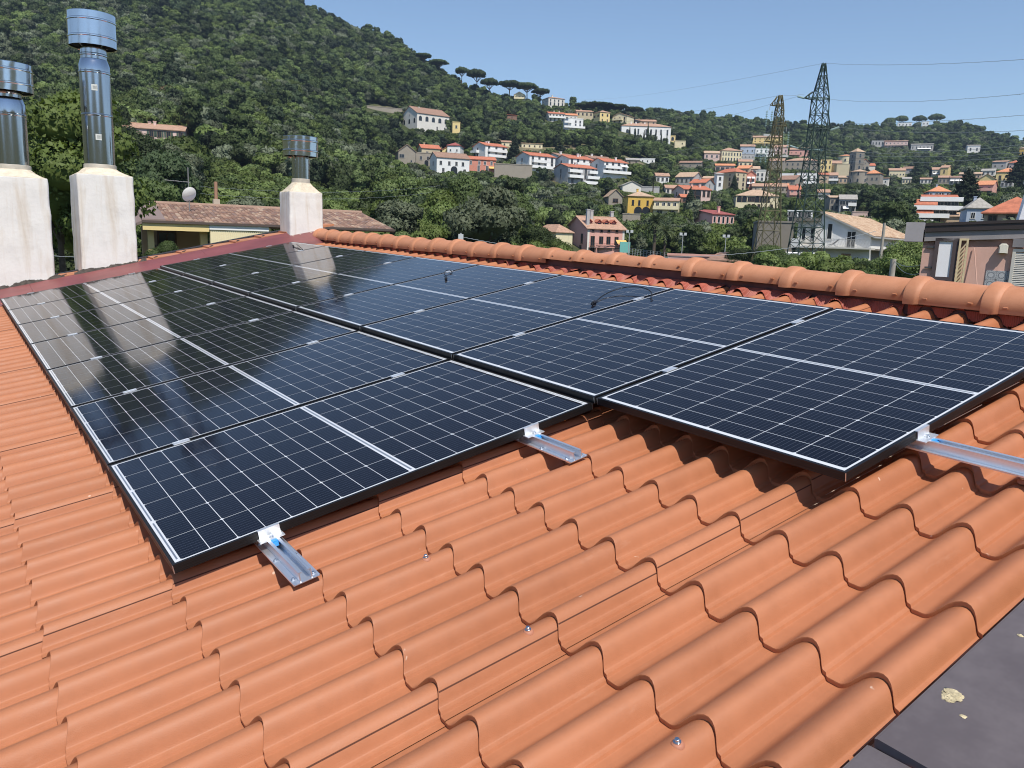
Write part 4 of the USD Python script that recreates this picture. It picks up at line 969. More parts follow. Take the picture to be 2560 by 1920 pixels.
H('beige_house', 'beige house with a red roof behind the stone houses', 'house', 1054, 1100, 371, 404, 337, 12, 8, 'gable', 1.7, 'beige', 'red', [('f', .62, [.3, .62], 'w')], 'g', chim=1)
H('white_house', 'white house with two dark red hip roofs above the white house with the arch', 'house', 1118, 1150, 364, 392, 350, -12, 8, 'hip', 1.6, 'white', 'darkred', [('f', .6, 2, 's')], 'g')
H('yellow_house', 'small yellow gabled house squeezed above the white house with the arch', 'house', 1105, 1136, 375, 388, 341, 6, 6, 'gable_y', 1.6, 'yellow', 'red', [('f', .8, [.65], 's')], 'b')
H('white_house', 'white two storey farmhouse with a brown roof and one large arched doorway', 'house', 1092, 1173, 395, 435, 315, 18, 9, 'gable', 2.0, 'white', 'brown', [('f', .66, [.12, .38, .6, .8], 'w'), ('f', .22, [.2, .86], 'w'), ('f', .22, [.53], 'A'), ('l', .65, [.5], 'w')], 'g', chim=1)
H('salmon_house', 'salmon red house with a red roof and a yellow awning', 'house', 1168, 1239, 399, 428, 321, 8, 8, 'gable', 1.3, 'salmon', 'red', [('f', .72, [.12, .42, .62, .85], 'w'), ('f', .25, [.4, .7], 'd')], 'w', awn=[('f', .42, .76, .99, 'y')])
H('white_apartments', 'white three storey house with long balconies beside the tall dark fir', 'house', 1213, 1267, 366, 404, 345, 33, 10, 'gable', 1.5, 'white', 'red', [('f', .82, 3, 'd'), ('f', .45, 3, 'd'), ('l', .8, [.4], 'w'), ('l', .4, [.4], 'w')], 'g', balc=[('f', .62, .1, .95), ('f', .28, .1, 1.0), ('l', .58, .0, .5)], chim=2)
H('retaining_wall', 'tall grey retaining wall below the white row houses', 'wall', 1236, 1330, 412, 444, 316, 10, 1.0, 'flat', 0, 'stone', 'grey')
H('garden_house', 'low cream bungalow on the dry terrace above the white row', 'house', 1304, 1356, 359, 371, 385, 6, 6, 'mono', .6, 'cream', 'tan', [('f', .5, 4, 's')], 'b')
H('garden_house', 'tiny cream house half hidden left of the tall fir', 'house', 1254, 1282, 355, 367, 388, 6, 6, 'gable', .8, 'cream', 'ltbrown', [('f', .5, 2, 's')], 'b')
H('shed', 'rusty red roofed shed alone among the trees on the slope', 'shed', 1268, 1292, 288, 298, 440, 5, 4, 'mono', .6, 'brown', 'red', [('f', .5, [.5], 's')], 'b')
row = [('f', .80, 4, 'd'), ('f', .46, 4, 'd'), ('l', .78, [.45], 'w'), ('l', .45, [.45], 'w')]
G = 'white row houses with red roofs'
H('row_house', 'leftmost white row house with a red roof, long white balcony and flue tower', 'house', 1323, 1387, 391, 434, 316, 33, 10, 'gable', 1.5, 'white', 'red', row, 'g', balc=[('f', .30, -.05, 1.05), ('f', .62, .1, .6)], chim=1, group=G)
H('row_house', 'white row house with a red roof, second along the front of the row', 'house', 1421, 1482, 398, 434, 330, 33, 10, 'gable', 1.5, 'white', 'red', row, 'g', balc=[('f', .58, .3, .8), ('f', .25, .0, .9)], chim=2, group=G)
H('row_house', 'grey white row house with four storeys of balconies, lowest and nearest of the row', 'house', 1419, 1489, 420, 464, 303, 33, 10, 'gable', 1.4, 'grey', 'red', [('f', .84, 4, 'd'), ('f', .56, 4, 'd'), ('f', .25, 3, 'd'), ('l', .8, [.5], 'n'), ('l', .5, [.5], 'n')], 'g', balc=[('f', .72, .0, .45), ('f', .72, .7, 1.0), ('f', .42, .0, .5), ('f', .42, .65, 1.08), ('f', .12, .5, 1.08)], chim=1, group=G)
H('row_house', 'rightmost white row house with sun awnings and a long balcony', 'house', 1509, 1567, 406, 446, 320, 33, 10, 'gable', 1.5, 'white', 'red', row, 'g', balc=[('f', .30, -.1, 1.1), ('f', .60, .0, .7)], awn=[('f', .85, .68, .98, 'w')], chim=1, group=G)
H('row_house', 'white row house behind the others under the dry terrace, left one of two', 'house', 1397, 1454, 392, 410, 346, 33, 10, 'gable', 1.4, 'white', 'brown', [('f', .7, 4, 'w'), ('l', .7, [.5], 'w')], 'g', chim=2, group=G)
H('row_house', 'white row house behind the others under the dry terrace, right one of two', 'house', 1478, 1536, 398, 416, 346, 33, 10, 'gable', 1.4, 'white', 'brown', [('f', .7, 4, 'w'), ('l', .7, [.5], 'w')], 'g', chim=2, group=G)
H('villa', 'cream white villa standing on the skyline beside the umbrella pines', 'villa', 1371, 1411, 246, 266, 515, 25, 11, 'hip', 1.8, 'offwhite', 'ltbrown', [('f', .72, 4, 'w'), ('f', .28, 4, 'd'), ('l', .6, 2, 's')], 'g', chim=1)
H('chalet', 'small pale yellow gabled chalet under the umbrella pines on the ridge', 'house', 1285, 1311, 237, 251, 528, -5, 8, 'gable_y', 1.8, 'paleyellow', 'tan', [('f', .5, 3, 'w')], 'b', balc=[('f', .25, .0, 1.0)])
H('hill_house', 'white house with a red roof and balconies left of the bright white hill house', 'house', 1371, 1412, 284, 306, 470, 12, 9, 'gable', 1.4, 'offwhite', 'red', [('f', .75, 5, 'w'), ('f', .35, 4, 'd')], 'b', balc=[('f', .5, 0, 1)], chim=2)
H('hill_house', 'house with a bright orange roof above the bright white hill house', 'house', 1412, 1443, 288, 304, 474, 10, 8, 'gable', 1.5, 'offwhite', 'orange', [('f', .5, 3, 'w')], 'b')
H('hill_house', 'bright white hill house with terraces below the orange roof', 'house', 1420, 1457, 297, 326, 458, 18, 9, 'flat', 0, 'white', 'grey', [('f', .75, [.5, .8], 'w'), ('f', .45, [.5, .8], 'w')], 'g', balc=[('f', .2, -.3, 1.1), ('f', .6, -.3, .2)])
H('villa', 'long grey cream villa with a red brown roof left of the yellow villa on the ridge', 'villa', 1441, 1482, 279, 300, 500, 8, 9, 'gable', 1.4, 'beige', 'ltbrown', [('f', .7, 4, 'w')], 'b', chim=1)
H('villa', 'square yellow villa on the ridge with four windows facing out', 'villa', 1499, 1524, 281, 308, 494, 28, 9, 'hip', 1.6, 'yellow', 'ltbrown', [('f', .75, 2, 'w'), ('f', .25, 2, 'n'), ('l', .7, 2, 'W')], 'b')
H('villa', 'cream villa with a red roof right of the yellow villa on the ridge', 'villa', 1530, 1567, 290, 308, 500, -28, 9, 'gable_y', 1.8, 'cream', 'ltbrown', [('f', .65, 3, 'w'), ('f', .2, 3, 'w')], 'b', balc=[('f', .42, 0, .7)])
H('monastery', 'long white building with a brown roof behind a row of cypresses', 'building', 1553, 1676, 316, 346, 450, 10, 12, 'hip', 2.4, 'white', 'ltbrown', [('f', .55, [.12], 'a'), ('f', .55, [.27, .34, .5, .6, .7, .8, .93], 'l')], 'g', chim=3)
H('hill_house', 'low houses with red roofs above the long white building', 'house', 1574, 1640, 303, 316, 488, 6, 8, 'gable', 1.4, 'tan', 'ltbrown', [('f', .6, 5, 'w')], 'b', chim=2)
H('annex', 'small square yellow building below the right end of the long white building', 'building', 1674, 1688, 340, 354, 430, 8, 5, 'flat', 0, 'yellow', 'tan', [('f', .5, [.5], 'a')], 'g')
H('terrace_wall', 'pale beige terrace wall below the small square yellow building', 'wall', 1686, 1713, 353, 372, 425, 5, 3, 'flat', 0, 'cream', 'tan', [('f', .7, [.7], 's')], 'b')
H('garage', 'long low white building left of the round topped trees, right of the row houses', 'building', 1600, 1637, 397, 408, 345, 4, 6, 'flat', 0, 'white', 'grey', [('f', .5, 3, 's')], 'g')
H('ruin', 'low grey roofed houses hidden by trees beside the row houses', 'house', 1566, 1598, 400, 410, 352, 4, 6, 'gable', 1.0, 'stone', 'grey', [('f', .5, 2, 's')], 'b')
# --- the ochre villa and around it
H('ochre_villa', 'deep ochre yellow villa with three tall windows over two arches', 'villa', 1568, 1631, 491, 538, 272, 10, 9, 'hip', 1.8, 'ochre', 'tan', [('f', .66, [.2, .45, .78], 'n'), ('f', .19, [.42, .73], 'A'), ('l', .45, [.5], 's')], 'b', chim=1)
H('barn', 'old stone barn with a tan gable roof left of the ochre villa', 'barn', 1521, 1555, 490, 512, 282, 12, 9, 'gable_y', 2.2, 'stone', 'tan', [('f', .5, [.5], 'W')], 'b')
H('terrace_house', 'white and yellow terrace house with a balcony right of the ochre villa', 'house', 1633, 1694, 502, 536, 285, -4, 8, 'gable', 1.0, 'paleyellow', 'ltbrown', [('f', .62, [.15, .4, .62, .85], 'd'), ('f', .15, 2, 'W')], 'w', balc=[('f', .38, -.02, 1.02)])
H('gable_wall_house', 'white gabled shed behind a curved wall above the ochre villa', 'shed', 1556, 1602, 464, 480, 300, 14, 6, 'gable_y', 1.6, 'offwhite', 'grey', [], 'g')
H('terrace_wall', 'low grey wall running right from the white gabled shed', 'wall', 1602, 1648, 468, 481, 302, 0, 1, 'flat', 0, 'grey', 'grey', [])
H('terrace_wall', 'stone wall below the ochre villa', 'wall', 1556, 1600, 536, 552, 262, 4, 1, 'flat', 0, 'stone', 'grey', [])
def arch_rows(t, w, d, h): pass
H('arch_house', 'house with two tiers of large arches, pink side wall and orange red roofs', 'house', 1708, 1775, 474, 506, 330, 22, 12, 'gable', 1.6, 'palepink', 'red', [('f', .70, [.33, .52], 'A'), ('f', .22, [.33, .52], 'A'), ('f', .7, [.08, .75, .92], 'd'), ('l', .7, [.4], 'w'), ('l', .25, [.4], 'w')], 'b', chim=2)
H('porch', 'small orange roofed porch in front of the house with two tiers of arches', 'porch', 1702, 1724, 492, 506, 324, 22, 3, 'gable', .9, 'brown', 'red', [('f', .5, [.5], 'W')], 'b')
H('house', 'house with an orange red roof and white gable behind the arched house', 'house', 1723, 1762, 457, 478, 348, -24, 9, 'gable', 1.8, 'grey', 'red', [('f', .6, 3, 'w'), ('r', .7, [.5], 'n')], 'g', chim=1)
H('house', 'grey house with a pale tan roof left above the arched house', 'house', 1688, 1732, 442, 464, 380, -22, 10, 'gable', 2.2, 'grey', 'tan', [('f', .6, 4, 'w'), ('r', .6, 2, 'w')], 'g')
H('house', 'low stone house with a pale roof between the arched house and the palazzo', 'house', 1755, 1792, 446, 470, 385, -8, 8, 'gable', 1.2, 'tan', 'tan', [('f', .6, 3, 's')], 'g')
H('white_house', 'narrow white house against the left side of the beige palazzo', 'house', 1790, 1806, 436, 478, 362, 10, 7, 'mono', 1.2, 'white', 'grey', [('f', .75, [.5], 'w'), ('f', .4, [.5], 'w')], 'g')
H('palazzo', 'tall beige four storey palazzo with an orange hip roof', 'building', 1835, 1863, 431, 480, 350, 42, 13, 'hip', 2.0, 'beige', 'red', [('f', .88, 2, 's'), ('f', .65, 2, 'w'), ('f', .4, 2, 'w'), ('f', .15, 2, 'w'), ('l', .88, 2, 's'), ('l', .65, 2, 'w'), ('l', .4, 2, 'w'), ('l', .15, 2, 'w')], 'b')
H('salmon_house', 'salmon block with pink awnings on the right of the beige palazzo', 'house', 1863, 1887, 437, 474, 356, 8, 8, 'gable_y', 1.6, 'salmon', 'red', [('f', .7, 2, 'd'), ('f', .35, 2, 'd')], 'w', awn=[('f', .86, .1, .45, 'w'), ('f', .86, .55, .9, 'w'), ('f', .5, .1, .45, 'w'), ('f', .5, .55, .9, 'w')])
H('white_house', 'white house with satellite dishes behind the pylon, right of the salmon block', 'house', 1888, 1920, 428, 456, 385, 6, 9, 'flat', 0, 'offwhite', 'grey', [('f', .7, 3, 'w'), ('f', .3, 3, 'w')], 'g')
H('house', 'orange roofed house with a long loggia above the tan low roofs', 'house', 1788, 1836, 414, 430, 420, 4, 8, 'gable', 1.2, 'palepink', 'orange', [('f', .55, 4, 'W')], 'b')
H('house', 'low dark roofed house with a white chapel beside it on the terrace', 'house', 1698, 1752, 407, 420, 425, -6, 8, 'gable', 1.2, 'stone', 'brown', [('f', .5, 3, 's')], 'g')
H('loggia_villa', 'pale yellow villa with a row of arched loggia windows and a tan hip roof', 'villa', 1838, 1944, 490, 522, 330, 6, 12, 'hip', 2.6, 'cream', 'tan', [('f', .74, [.08, .2, .5, .62, .74], 'a'), ('f', .74, [.30, .34, .38, .42], 'n'), ('f', .22, [.32, .42, .55, .85], 'w')], 'b', chim=1)
H('house', 'grey roofed long house directly above the pale yellow loggia villa', 'house', 1880, 1965, 466, 480, 372, 2, 9, 'gable', 1.4, 'stone', 'ltbrown', [('f', .5, 5, 's')], 'b')
H('pink_house', 'pink house with a dark red roof among trees below the loggia villa', 'house', 1780, 1834, 537, 562, 240, 32, 9, 'mono', 1.4, 'pink', 'darkred', [('f', .5, 5, 'n')], 'w', chim=1)
H('red_house', 'small rose pink house with a red roof between the two pylons', 'house', 1972, 2000, 474, 497, 362, 8, 8, 'gable', 1.8, 'pink', 'red', [('f', .6, 2, 'd')], 'w', balc=[('f', .4, 0, 1)], chim=1)
# --- upper village
H('long_house', 'long yellow building with a dark brown upper band above the village', 'building', 1881, 1952, 343, 366, 640, 2, 11, 'gable', 1.5, 'yellow', 'ltbrown', [('f', .82, 6, 's'), ('f', .5, 6, 'w'), ('f', .15, 5, 'd')], 'b', balc=[('f', .32, -.05, 1.05)])
H('mansion', 'cream mansion with a broad brown hip roof and many tall windows', 'mansion', 1803, 1853, 377, 405, 500, 20, 13, 'hip', 2.4, 'cream', 'ltbrown', [('f', .70, 7, 'n'), ('f', .25, 7, 'n'), ('l', .7, 4, 'n')], 'g')
H('house', 'blue grey house with a pinkish roof right of the cream mansion', 'house', 1850, 1886, 366, 388, 560, 4, 9, 'gable', 1.6, 'bluegrey', 'ltbrown', [('f', .5, 3, 'w')], 'w')
H('white_house', 'white stepped houses in the upper village left of the rusty pylon', 'house', 1887, 1918, 372, 394, 555, 8, 8, 'flat', 0, 'white', 'grey', [('f', .7, 3, 'w'), ('f', .25, 3, 'w')], 'g', balc=[('f', .45, .1, .8)])
H('house', 'grey pink house with a red brown roof in the upper village between the pylons', 'house', 1930, 1968, 368, 391, 570, 2, 9, 'gable', 1.8, 'palepink', 'ltbrown', [('f', .6, 4, 'w'), ('f', .2, 4, 'w')], 'g')
H('house', 'yellow and pink house with plants on its terrace in the upper village', 'house', 1972, 2018, 374, 393, 575, -4, 9, 'gable', 1.6, 'pink', 'ltbrown', [('f', .5, 4, 'w')], 'b', balc=[('f', .3, 0, .6)])
H('stone_house', 'long grey stone building with a brown roof behind the green pylon', 'building', 1960, 2040, 402, 430, 520, -4, 12, 'hip', 2.2, 'stone', 'ltbrown', [('f', .7, 6, 'w'), ('f', .3, 6, 'w')], 'g')
H('white_house', 'white house with balconies left of the green pylon below the long stone building', 'house', 1990, 2040, 434, 466, 450, 6, 9, 'flat', 0, 'white', 'grey', [('f', .75, 4, 'w'), ('f', .4, 4, 'd')], 'g', balc=[('f', .55, .0, .5), ('f', .22, .3, 1.0)])
H('yellow_block', 'bright yellow plain block with a white parapet beside the church', 'building', 2049, 2077, 400, 436, 520, 10, 10, 'flat', 0, 'yellow', 'tan', [('f', .85, 3, 'n'), ('f', .5, 3, 'n'), ('f', .15, 3, 's')], 'b')
H('house', 'house with a pinkish roof between the yellow block and the church', 'house', 2077, 2102, 408, 430, 532, 4, 9, 'gable', 2.0, 'tan', 'ltbrown', [('f', .3, 2, 's')], 'b')
def tower(name, label, x, yt, yb, r, wm, wall, rf, rh, levels, yaw=38):
    r = ground_hit(x, yb + 1, r * .62, r * 1.6)[1] or r; p = at(x, yb, r); a0 = az_of(p); A = rotz(-a0 + math.radians(yaw)); _, y1 = proj(p + np.array([0, 0, 1.0])); h = (yb - yt) / (yb - y1)
    t = thing(name, label, 'church' if 'church' in label else 'tower', A, p); hw_ = wm / 2
    MB().box(-hw_, hw_, -hw_, hw_, -5, h).build('wall', WALL[wall], t)
    m = MB()
    for f in levels: m.box(-hw_ - .15, hw_ + .15, -hw_ - .15, hw_ + .15, h * f - .15, h * f + .1)
    m.build('cornice', WALL[wall], t)
    o = .4; V = [(-hw_ - o, -hw_ - o, h), (hw_ + o, -hw_ - o, h), (hw_ + o, hw_ + o, h), (-hw_ - o, hw_ + o, h), (0, 0, h + rh)]
    MB().add(V, [[0, 1, 4], [1, 2, 4], [2, 3, 4], [3, 0, 4], [0, 3, 2], [0, 2, 1]]).build('roof', ROOF[rf], t)
    for f in list(levels) + [1.0]:
        for e, nn, q in ((np.array([1.0, 0, 0]), np.array([0, -1.0, 0]), np.array([0, -hw_, 0])), (np.array([0, -1.0, 0]), np.array([-1.0, 0, 0]), np.array([-hw_, 0, 0]))):
            window(t, q + np.array([0, 0, h * f - 2.2]), e, nn, 1.5, 2.4, 'a', 'g')
    FOOT.append((p, wm)); RECTS.append((x - 14, x + 14, yt - 8, yb, r)); return t
tower('bell_tower', 'square grey stone bell tower of the church with a small pyramid roof', 2138, 381, 432, 540, 6.2, 'darkstone', 'tan', 2.6, (.42, .70))
def round_tower(name, label, x, yt, yb, r, rad, wall, rf, rh, wz, n=20):
    r0_ = r; r = ground_hit(x, yb + 1, r * .62, r * 1.6)[1] or r; rad *= r / r0_; p = at(x, yb, r); _, y1 = proj(p + np.array([0, 0, 1.0])); h = (yb - yt) / (yb - y1); a0 = az_of(p)
    t = thing(name, label, 'tower', rotz(-a0), p)
    MB().lathe([(rad, -5), (rad, h), (0, h)], n).build('wall', WALL[wall], t, smooth=30)
    MB().lathe([(0, h - .01), (rad + .35, h), (rad + .35, h + .12), (0, h + rh)], n).build('roof', ROOF[rf], t, smooth=20)
    for a in (-.9, -.1, .7):
        nn = np.array([math.sin(a), -math.cos(a), 0]); e = np.array([math.cos(a), math.sin(a), 0])
        for z in wz: window(t, nn * rad + np.array([0, 0, h * z]), e, nn, 1.0, 1.8, 'a', 'g')
    FOOT.append((p, rad)); RECTS.append((x - rad * FPX / r, x + rad * FPX / r, yt - 8, yb, r))
round_tower('church_drum', 'cream round church drum with an orange cone roof left of the bell tower', 2114, 392, 413, 545, 5.2, 'cream', 'orange', 1.7, (.5,))
H('church', 'plain tan church body with pilasters below the round drum', 'church', 2089, 2121, 411, 446, 535, 14, 12, 'flat', 0, 'beige', 'tan', [('l', .5, [.5], 'n')], 'g')
H('church_nave', 'stone gabled nave with a red roof right of the bell tower', 'church', 2150, 2172, 408, 428, 536, 16, 14, 'gable_y', 2.6, 'stone', 'red', [('f', .4, 2, 'a'), ('f', .95, [.5], 's')], 'g')
H('white_house', 'cream white house with a red roof right of the stone nave', 'house', 2172, 2187, 414, 428, 538, 10, 9, 'gable', 1.8, 'offwhite', 'red', [('r', .5, [.5], 's')], 'g')
round_tower('round_tower', 'round old stone tower with a low cone roof below the church', 2145, 431, 464, 512, 5.4, 'stone', 'tan', 1.6, (.85, .35))
H('stone_house', 'tall old stone house with an orange roof, arch and whitewashed right end', 'house', 2159, 2197, 434, 468, 508, -10, 10, 'hip', 2.4, 'stone', 'orange', [('f', .62, [.15, .5, .8], 'w'), ('f', .14, [.12], 'A'), ('f', .2, [.6], 's'), ('r', .8, 2, 'w'), ('r', .3, 2, 'w')], 'g')
H('stone_house', 'narrow pale house stepping down right of the tall old stone house', 'house', 2206, 2219, 446, 466, 505, -6, 7, 'mono', .8, 'offwhite', 'ltbrown', [('f', .6, [.5], 's')], 'g')
H('house', 'stone house with a bright orange roof in front of the yellow block', 'house', 2047, 2070, 437, 460, 482, 8, 8, 'gable', 1.2, 'tan', 'red', [('f', .55, 2, 's')], 'g')
H('house', 'grey white stepped house right of the bright orange roof below the church', 'house', 2070, 2092, 438, 463, 480, 2, 8, 'gable', 1.6, 'grey', 'ltbrown', [('f', .7, 2, 'W'), ('f', .25, 2, 'w')], 'g', balc=[('f', .45, 0, 1.1)])
H('house', 'long white house with a brown roof right of the church quarter', 'house', 2222, 2262, 426, 444, 560, 6, 9, 'gable', 1.6, 'cream', 'ltbrown', [('f', .45, 5, 's')], 'g', chim=2)
H('house', 'grey house with a brown roof above the long white house', 'house', 2254, 2281, 422, 434, 580, -14, 8, 'gable', 1.6, 'grey', 'brown', [('f', .5, 2, 's')], 'g')
H('house', 'white house with a tan roof right of the green pylon in the lower village', 'house', 2045, 2073, 481, 498, 330, 4, 8, 'gable', 1.4, 'white', 'ltbrown', [('f', .5, 2, 'W')], 'w')
H('stone_house', 'tall brown stone house with a flat tan roof in the lower village', 'house', 2072, 2096, 494, 532, 305, 12, 8, 'gable', .8, 'stone', 'tan', [('f', .75, 2, 'w'), ('f', .35, 2, 'w')], 'g')
H('grey_house', 'grey white block with a white awning beside the tall brown stone house', 'house', 2097, 2138, 498, 535, 302, 4, 9, 'gable', 1.6, 'grey', 'grey', [('f', .75, 3, 'W'), ('f', .35, 3, 'd'), ('r', .6, 2, 'w')], 'g', awn=[('f', .50, .2, .55, 'w')], balc=[('f', .55, .5, 1.0)])
H('modern_house', 'white modern house with a strip of windows left behind the green pylon', 'house', 1967, 2030, 528, 556, 200, 0, 9, 'flat', 0, 'white', 'grey', [('f', .72, [.1, .2, .3, .5, .6, .7, .85], 'w'), ('f', .25, [.2, .4, .6, .8], 'W')], 'g')
H('low_house', 'low pink stone outbuilding below the grey white block', 'house', 2130, 2168, 531, 545, 240, 4, 5, 'flat', 0, 'palepink', 'tan', [], 'g')
# --- right hill
H('villa', 'white villa with dark eaves alone high on the right hill', 'villa', 2417, 2449, 364, 384, 750, 8, 10, 'gable', 1.0, 'white', 'grey', [('f', .55, 2, 'd')], 'g')
H('hill_house', 'pinkish terrace house with a flat red roof across the right hill', 'house', 2210, 2268, 353, 372, 780, 3, 10, 'gable', 1.0, 'palepink', 'ltbrown', [('f', .7, 6, 'w'), ('f', .25, 7, 'd')], 'w', balc=[('f', .45, 0, 1)])
H('hill_house', 'grey house with blue awnings right of the pinkish terrace house', 'house', 2276, 2332, 361, 380, 775, 3, 10, 'gable', 1.0, 'grey', 'grey', [('f', .6, 6, 'd')], 'w', awn=[('f', .5, .3, .9, 'w')])
H('hill_house', 'tiny white house under the pines on top of the right hill', 'house', 2244, 2279, 307, 316, 900, 4, 8, 'flat', 0, 'white', 'grey', [('f', .5, 4, 'w')], 'g')
H('hill_house', 'small white house below the summit pines of the right hill', 'house', 2305, 2322, 304, 314, 895, 4, 8, 'flat', 0, 'white', 'grey', [('f', .5, 2, 'w')], 'g')
H('yellow_house', 'tall narrow yellow house with a reddish roof on the right slope', 'house', 2349, 2368, 419, 444, 560, -10, 9, 'gable', 1.6, 'yellow', 'ltbrown', [('f', .6, [.5], 'n')], 'b', chim=1)
H('house', 'white fronted house with a brown roof against the tall narrow yellow house', 'house', 2329, 2349, 424, 443, 556, 4, 8, 'gable', 1.6, 'offwhite', 'ltbrown', [('f', .6, 2, 'w')], 'g', awn=[('f', .55, .1, .8, 'w')])
H('yellow_house', 'broad yellow house with an orange red hip roof near the right edge', 'house', 2488, 2540, 430, 454, 478, -4, 11, 'hip', 2.4, 'yellow', 'orange', [('f', .42, [.2, .5, .8], 'd')], 'b', balc=[('f', .15, .3, 1.0)])
H('yellow_house', 'yellow gabled house below the broad yellow house', 'house', 2447, 2484, 446, 462, 448, -8, 9, 'gable_y', 2.0, 'yellow', 'ltbrown', [('f', .5, 2, 's')], 'b')
H('house', 'brick pink house with a pale orange roof below the yellow gabled house', 'house', 2424, 2480, 462, 486, 400, -10, 9, 'gable', 1.8, 'pink', 'orange', [('f', .55, 3, 'w'), ('f', .2, 3, 'd')], 'b', balc=[('f', .38, .3, 1.0)])
H('grey_house', 'grey house with three white awnings on the right slope', 'house', 2373, 2418, 444, 464, 455, 2, 9, 'gable', 1.0, 'grey', 'brown', [('f', .5, 4, 'd')], 'g', awn=[('f', .75, .02, .25, 'w'), ('f', .75, .3, .52, 'w'), ('f', .75, .56, .95, 'w')])
H('house', 'row of low tan roofs between the grey awning house and the yellow houses', 'house', 2397, 2452, 435, 447, 500, -3, 9, 'gable', 1.2, 'tan', 'tan', [('f', .5, 4, 's')], 'b')
H('pink_house', 'pink house with a red hip roof near the upper right edge', 'house', 2520, 2549, 407, 425, 560, -14, 9, 'hip', 1.8, 'palepink', 'red', [('f', .5, 3, 's')], 'b')
H('grey_house', 'pale grey house with a mono pitch pink roof left of the upper pink house', 'house', 2478, 2513, 405, 424, 565, -10, 9, 'mono', 1.6, 'grey', 'ltbrown', [('f', .5, 2, 's')], 'b')
H('yellow_house', 'ochre yellow house with a hip roof high at the right edge', 'house', 2546, 2600, 370, 392, 700, -6, 10, 'hip', 2.0, 'ochre', 'tan', [('f', .5, 3, 'w')], 'b')
H('blue_villa', 'pale blue grey villa with an orange hip roof above the stepped white apartments', 'villa', 2321, 2374, 479, 499, 352, 10, 11, 'hip', 2.4, 'bluegrey', 'orange', [('f', .5, [.1, .35, .5, .66, .9], 'd')], 'w', chim=1)
def stepped(t, w, d, h):
    for k, (zf, s0, s1, dy) in enumerate(((.98, -.12, 1.12, 1.6), (.62, -.30, .65, 2.6), (.62, .60, 1.14, 1.4), (.28, -.42, .75, 3.6), (.02, -.45, .3, 4.0))):
        MB().box(-w / 2 + w * s0, -w / 2 + w * s1, -dy, -dy + .18, h * zf - .5, h * zf + .55).box(-w / 2 + w * s0, -w / 2 + w * s1, -dy + .19, .2, h * zf - .5, h * zf - .32).build('balcony', white_t, t)
    for zf, s0, s1, dy in ((.80, -.28, .4, 2.2), (.42, -.4, .3, 3.2)):
        MB().hexa([(-w / 2 + w * s0, -dy, h * zf - .5), (-w / 2 + w * s1, -dy, h * zf - .5), (-w / 2 + w * s1, -.8, h * zf + .9), (-w / 2 + w * s0, -.8, h * zf + .9), (-w / 2 + w * s0, -dy, h * zf - .3), (-w / 2 + w * s1, -dy, h * zf - .3), (-w / 2 + w * s1, -.8, h * zf + 1.1), (-w / 2 + w * s0, -.8, h * zf + 1.1)]).build('sloping_roof', ROOF['red'], t)
H('stepped_apartments', 'large white apartment block with stepped terraces and red sloping roofs', 'building', 2302, 2388, 498, 558, 268, 6, 10, 'gable', 1.1, 'white', 'red', [('f', .85, 5, 'W'), ('f', .5, 4, 'W'), ('f', .15, 4, 'W')], 'g', extra=stepped)
H('low_house', 'low tan roofed house right below the stepped white apartments', 'house', 2350, 2412, 541, 556, 190, 2, 8, 'gable', 1.0, 'tan', 'tan', [], 'b')
H('grey_house', 'blue grey house with a khaki hip roof right of the stepped apartments', 'house', 2414, 2478, 521, 556, 165, 8, 11, 'hip', 2.6, 'bluegrey', 'grey', [('f', .5, [.25, .7], 'w')], 'w', chim=1)
H('orange_roof_house', 'house with a large bright orange hip roof just above the mauve house', 'house', 2455, 2590, 534, 570, 110, -8, 10, 'hip', 2.1, 'tan', 'red', [('f', .5, 3, 'w')], 'b')
# --- left
H('hillside_villa', 'long pinkish villa with a terracotta roof half hidden by pines on the left hill', 'villa', 296, 462, 322, 348, 205, -6, 12, 'gable', 1.6, 'palepink', 'ltbrown', [('f', .55, [.2, .5, .62, .76, .95], 'p')], 'b', chim=2)
H('hillside_villa', 'small terracotta roofed wing peeping out between the left chimneys', 'villa', 112, 152, 312, 330, 215, 0, 8, 'gable', 1.4, 'palepink', 'red', [], 'b')
# --- smaller roofs that fill the village
g_ = [('f', .55, 3, 'w')]
H('house', 'orange gabled house rising just behind the beige palazzo', 'house', 1841, 1871, 421, 438, 372, -14, 9, 'gable', 1.8, 'tan', 'orange', g_, 'b')
H('house', 'tan roofed house right behind the salmon block', 'house', 1871, 1898, 422, 438, 392, 4, 8, 'gable', 1.6, 'palepink', 'tan', g_, 'g')
H('house', 'long low house with a pale orange roof behind the rusty pylon', 'house', 1913, 1970, 464, 480, 376, 2, 8, 'gable', 1.2, 'tan', 'orange', [('f', .5, 5, 's')], 'b')
H('stone_house', 'grey stone gable house between the two pylons', 'house', 1944, 1986, 449, 466, 405, -22, 10, 'gable', 2.2, 'stone', 'brown', [('f', .6, 3, 's')], 'g')
H('white_house', 'long white wall house between the pylons above the grey stone gable', 'house', 1950, 1984, 434, 448, 440, 2, 6, 'flat', 0, 'white', 'grey', [('f', .5, 3, 's')], 'g')
H('white_house', 'white cubic house left of the rusty pylon head, right of the stepped houses', 'house', 1914, 1934, 373, 393, 558, 6, 7, 'flat', 0, 'white', 'grey', [('f', .7, 2, 'w'), ('f', .3, 2, 'w')], 'g')
H('grey_house', 'grey terraced block below the blue grey house in the upper village', 'house', 1850, 1886, 386, 402, 535, 4, 8, 'flat', 0, 'grey', 'grey', [('f', .6, 4, 's')], 'g')
H('house', 'pink house with a tan roof beside the cream mansion', 'house', 1760, 1798, 383, 402, 512, 6, 9, 'gable', 1.6, 'palepink', 'tan', [('f', .6, 3, 'w')], 'g')
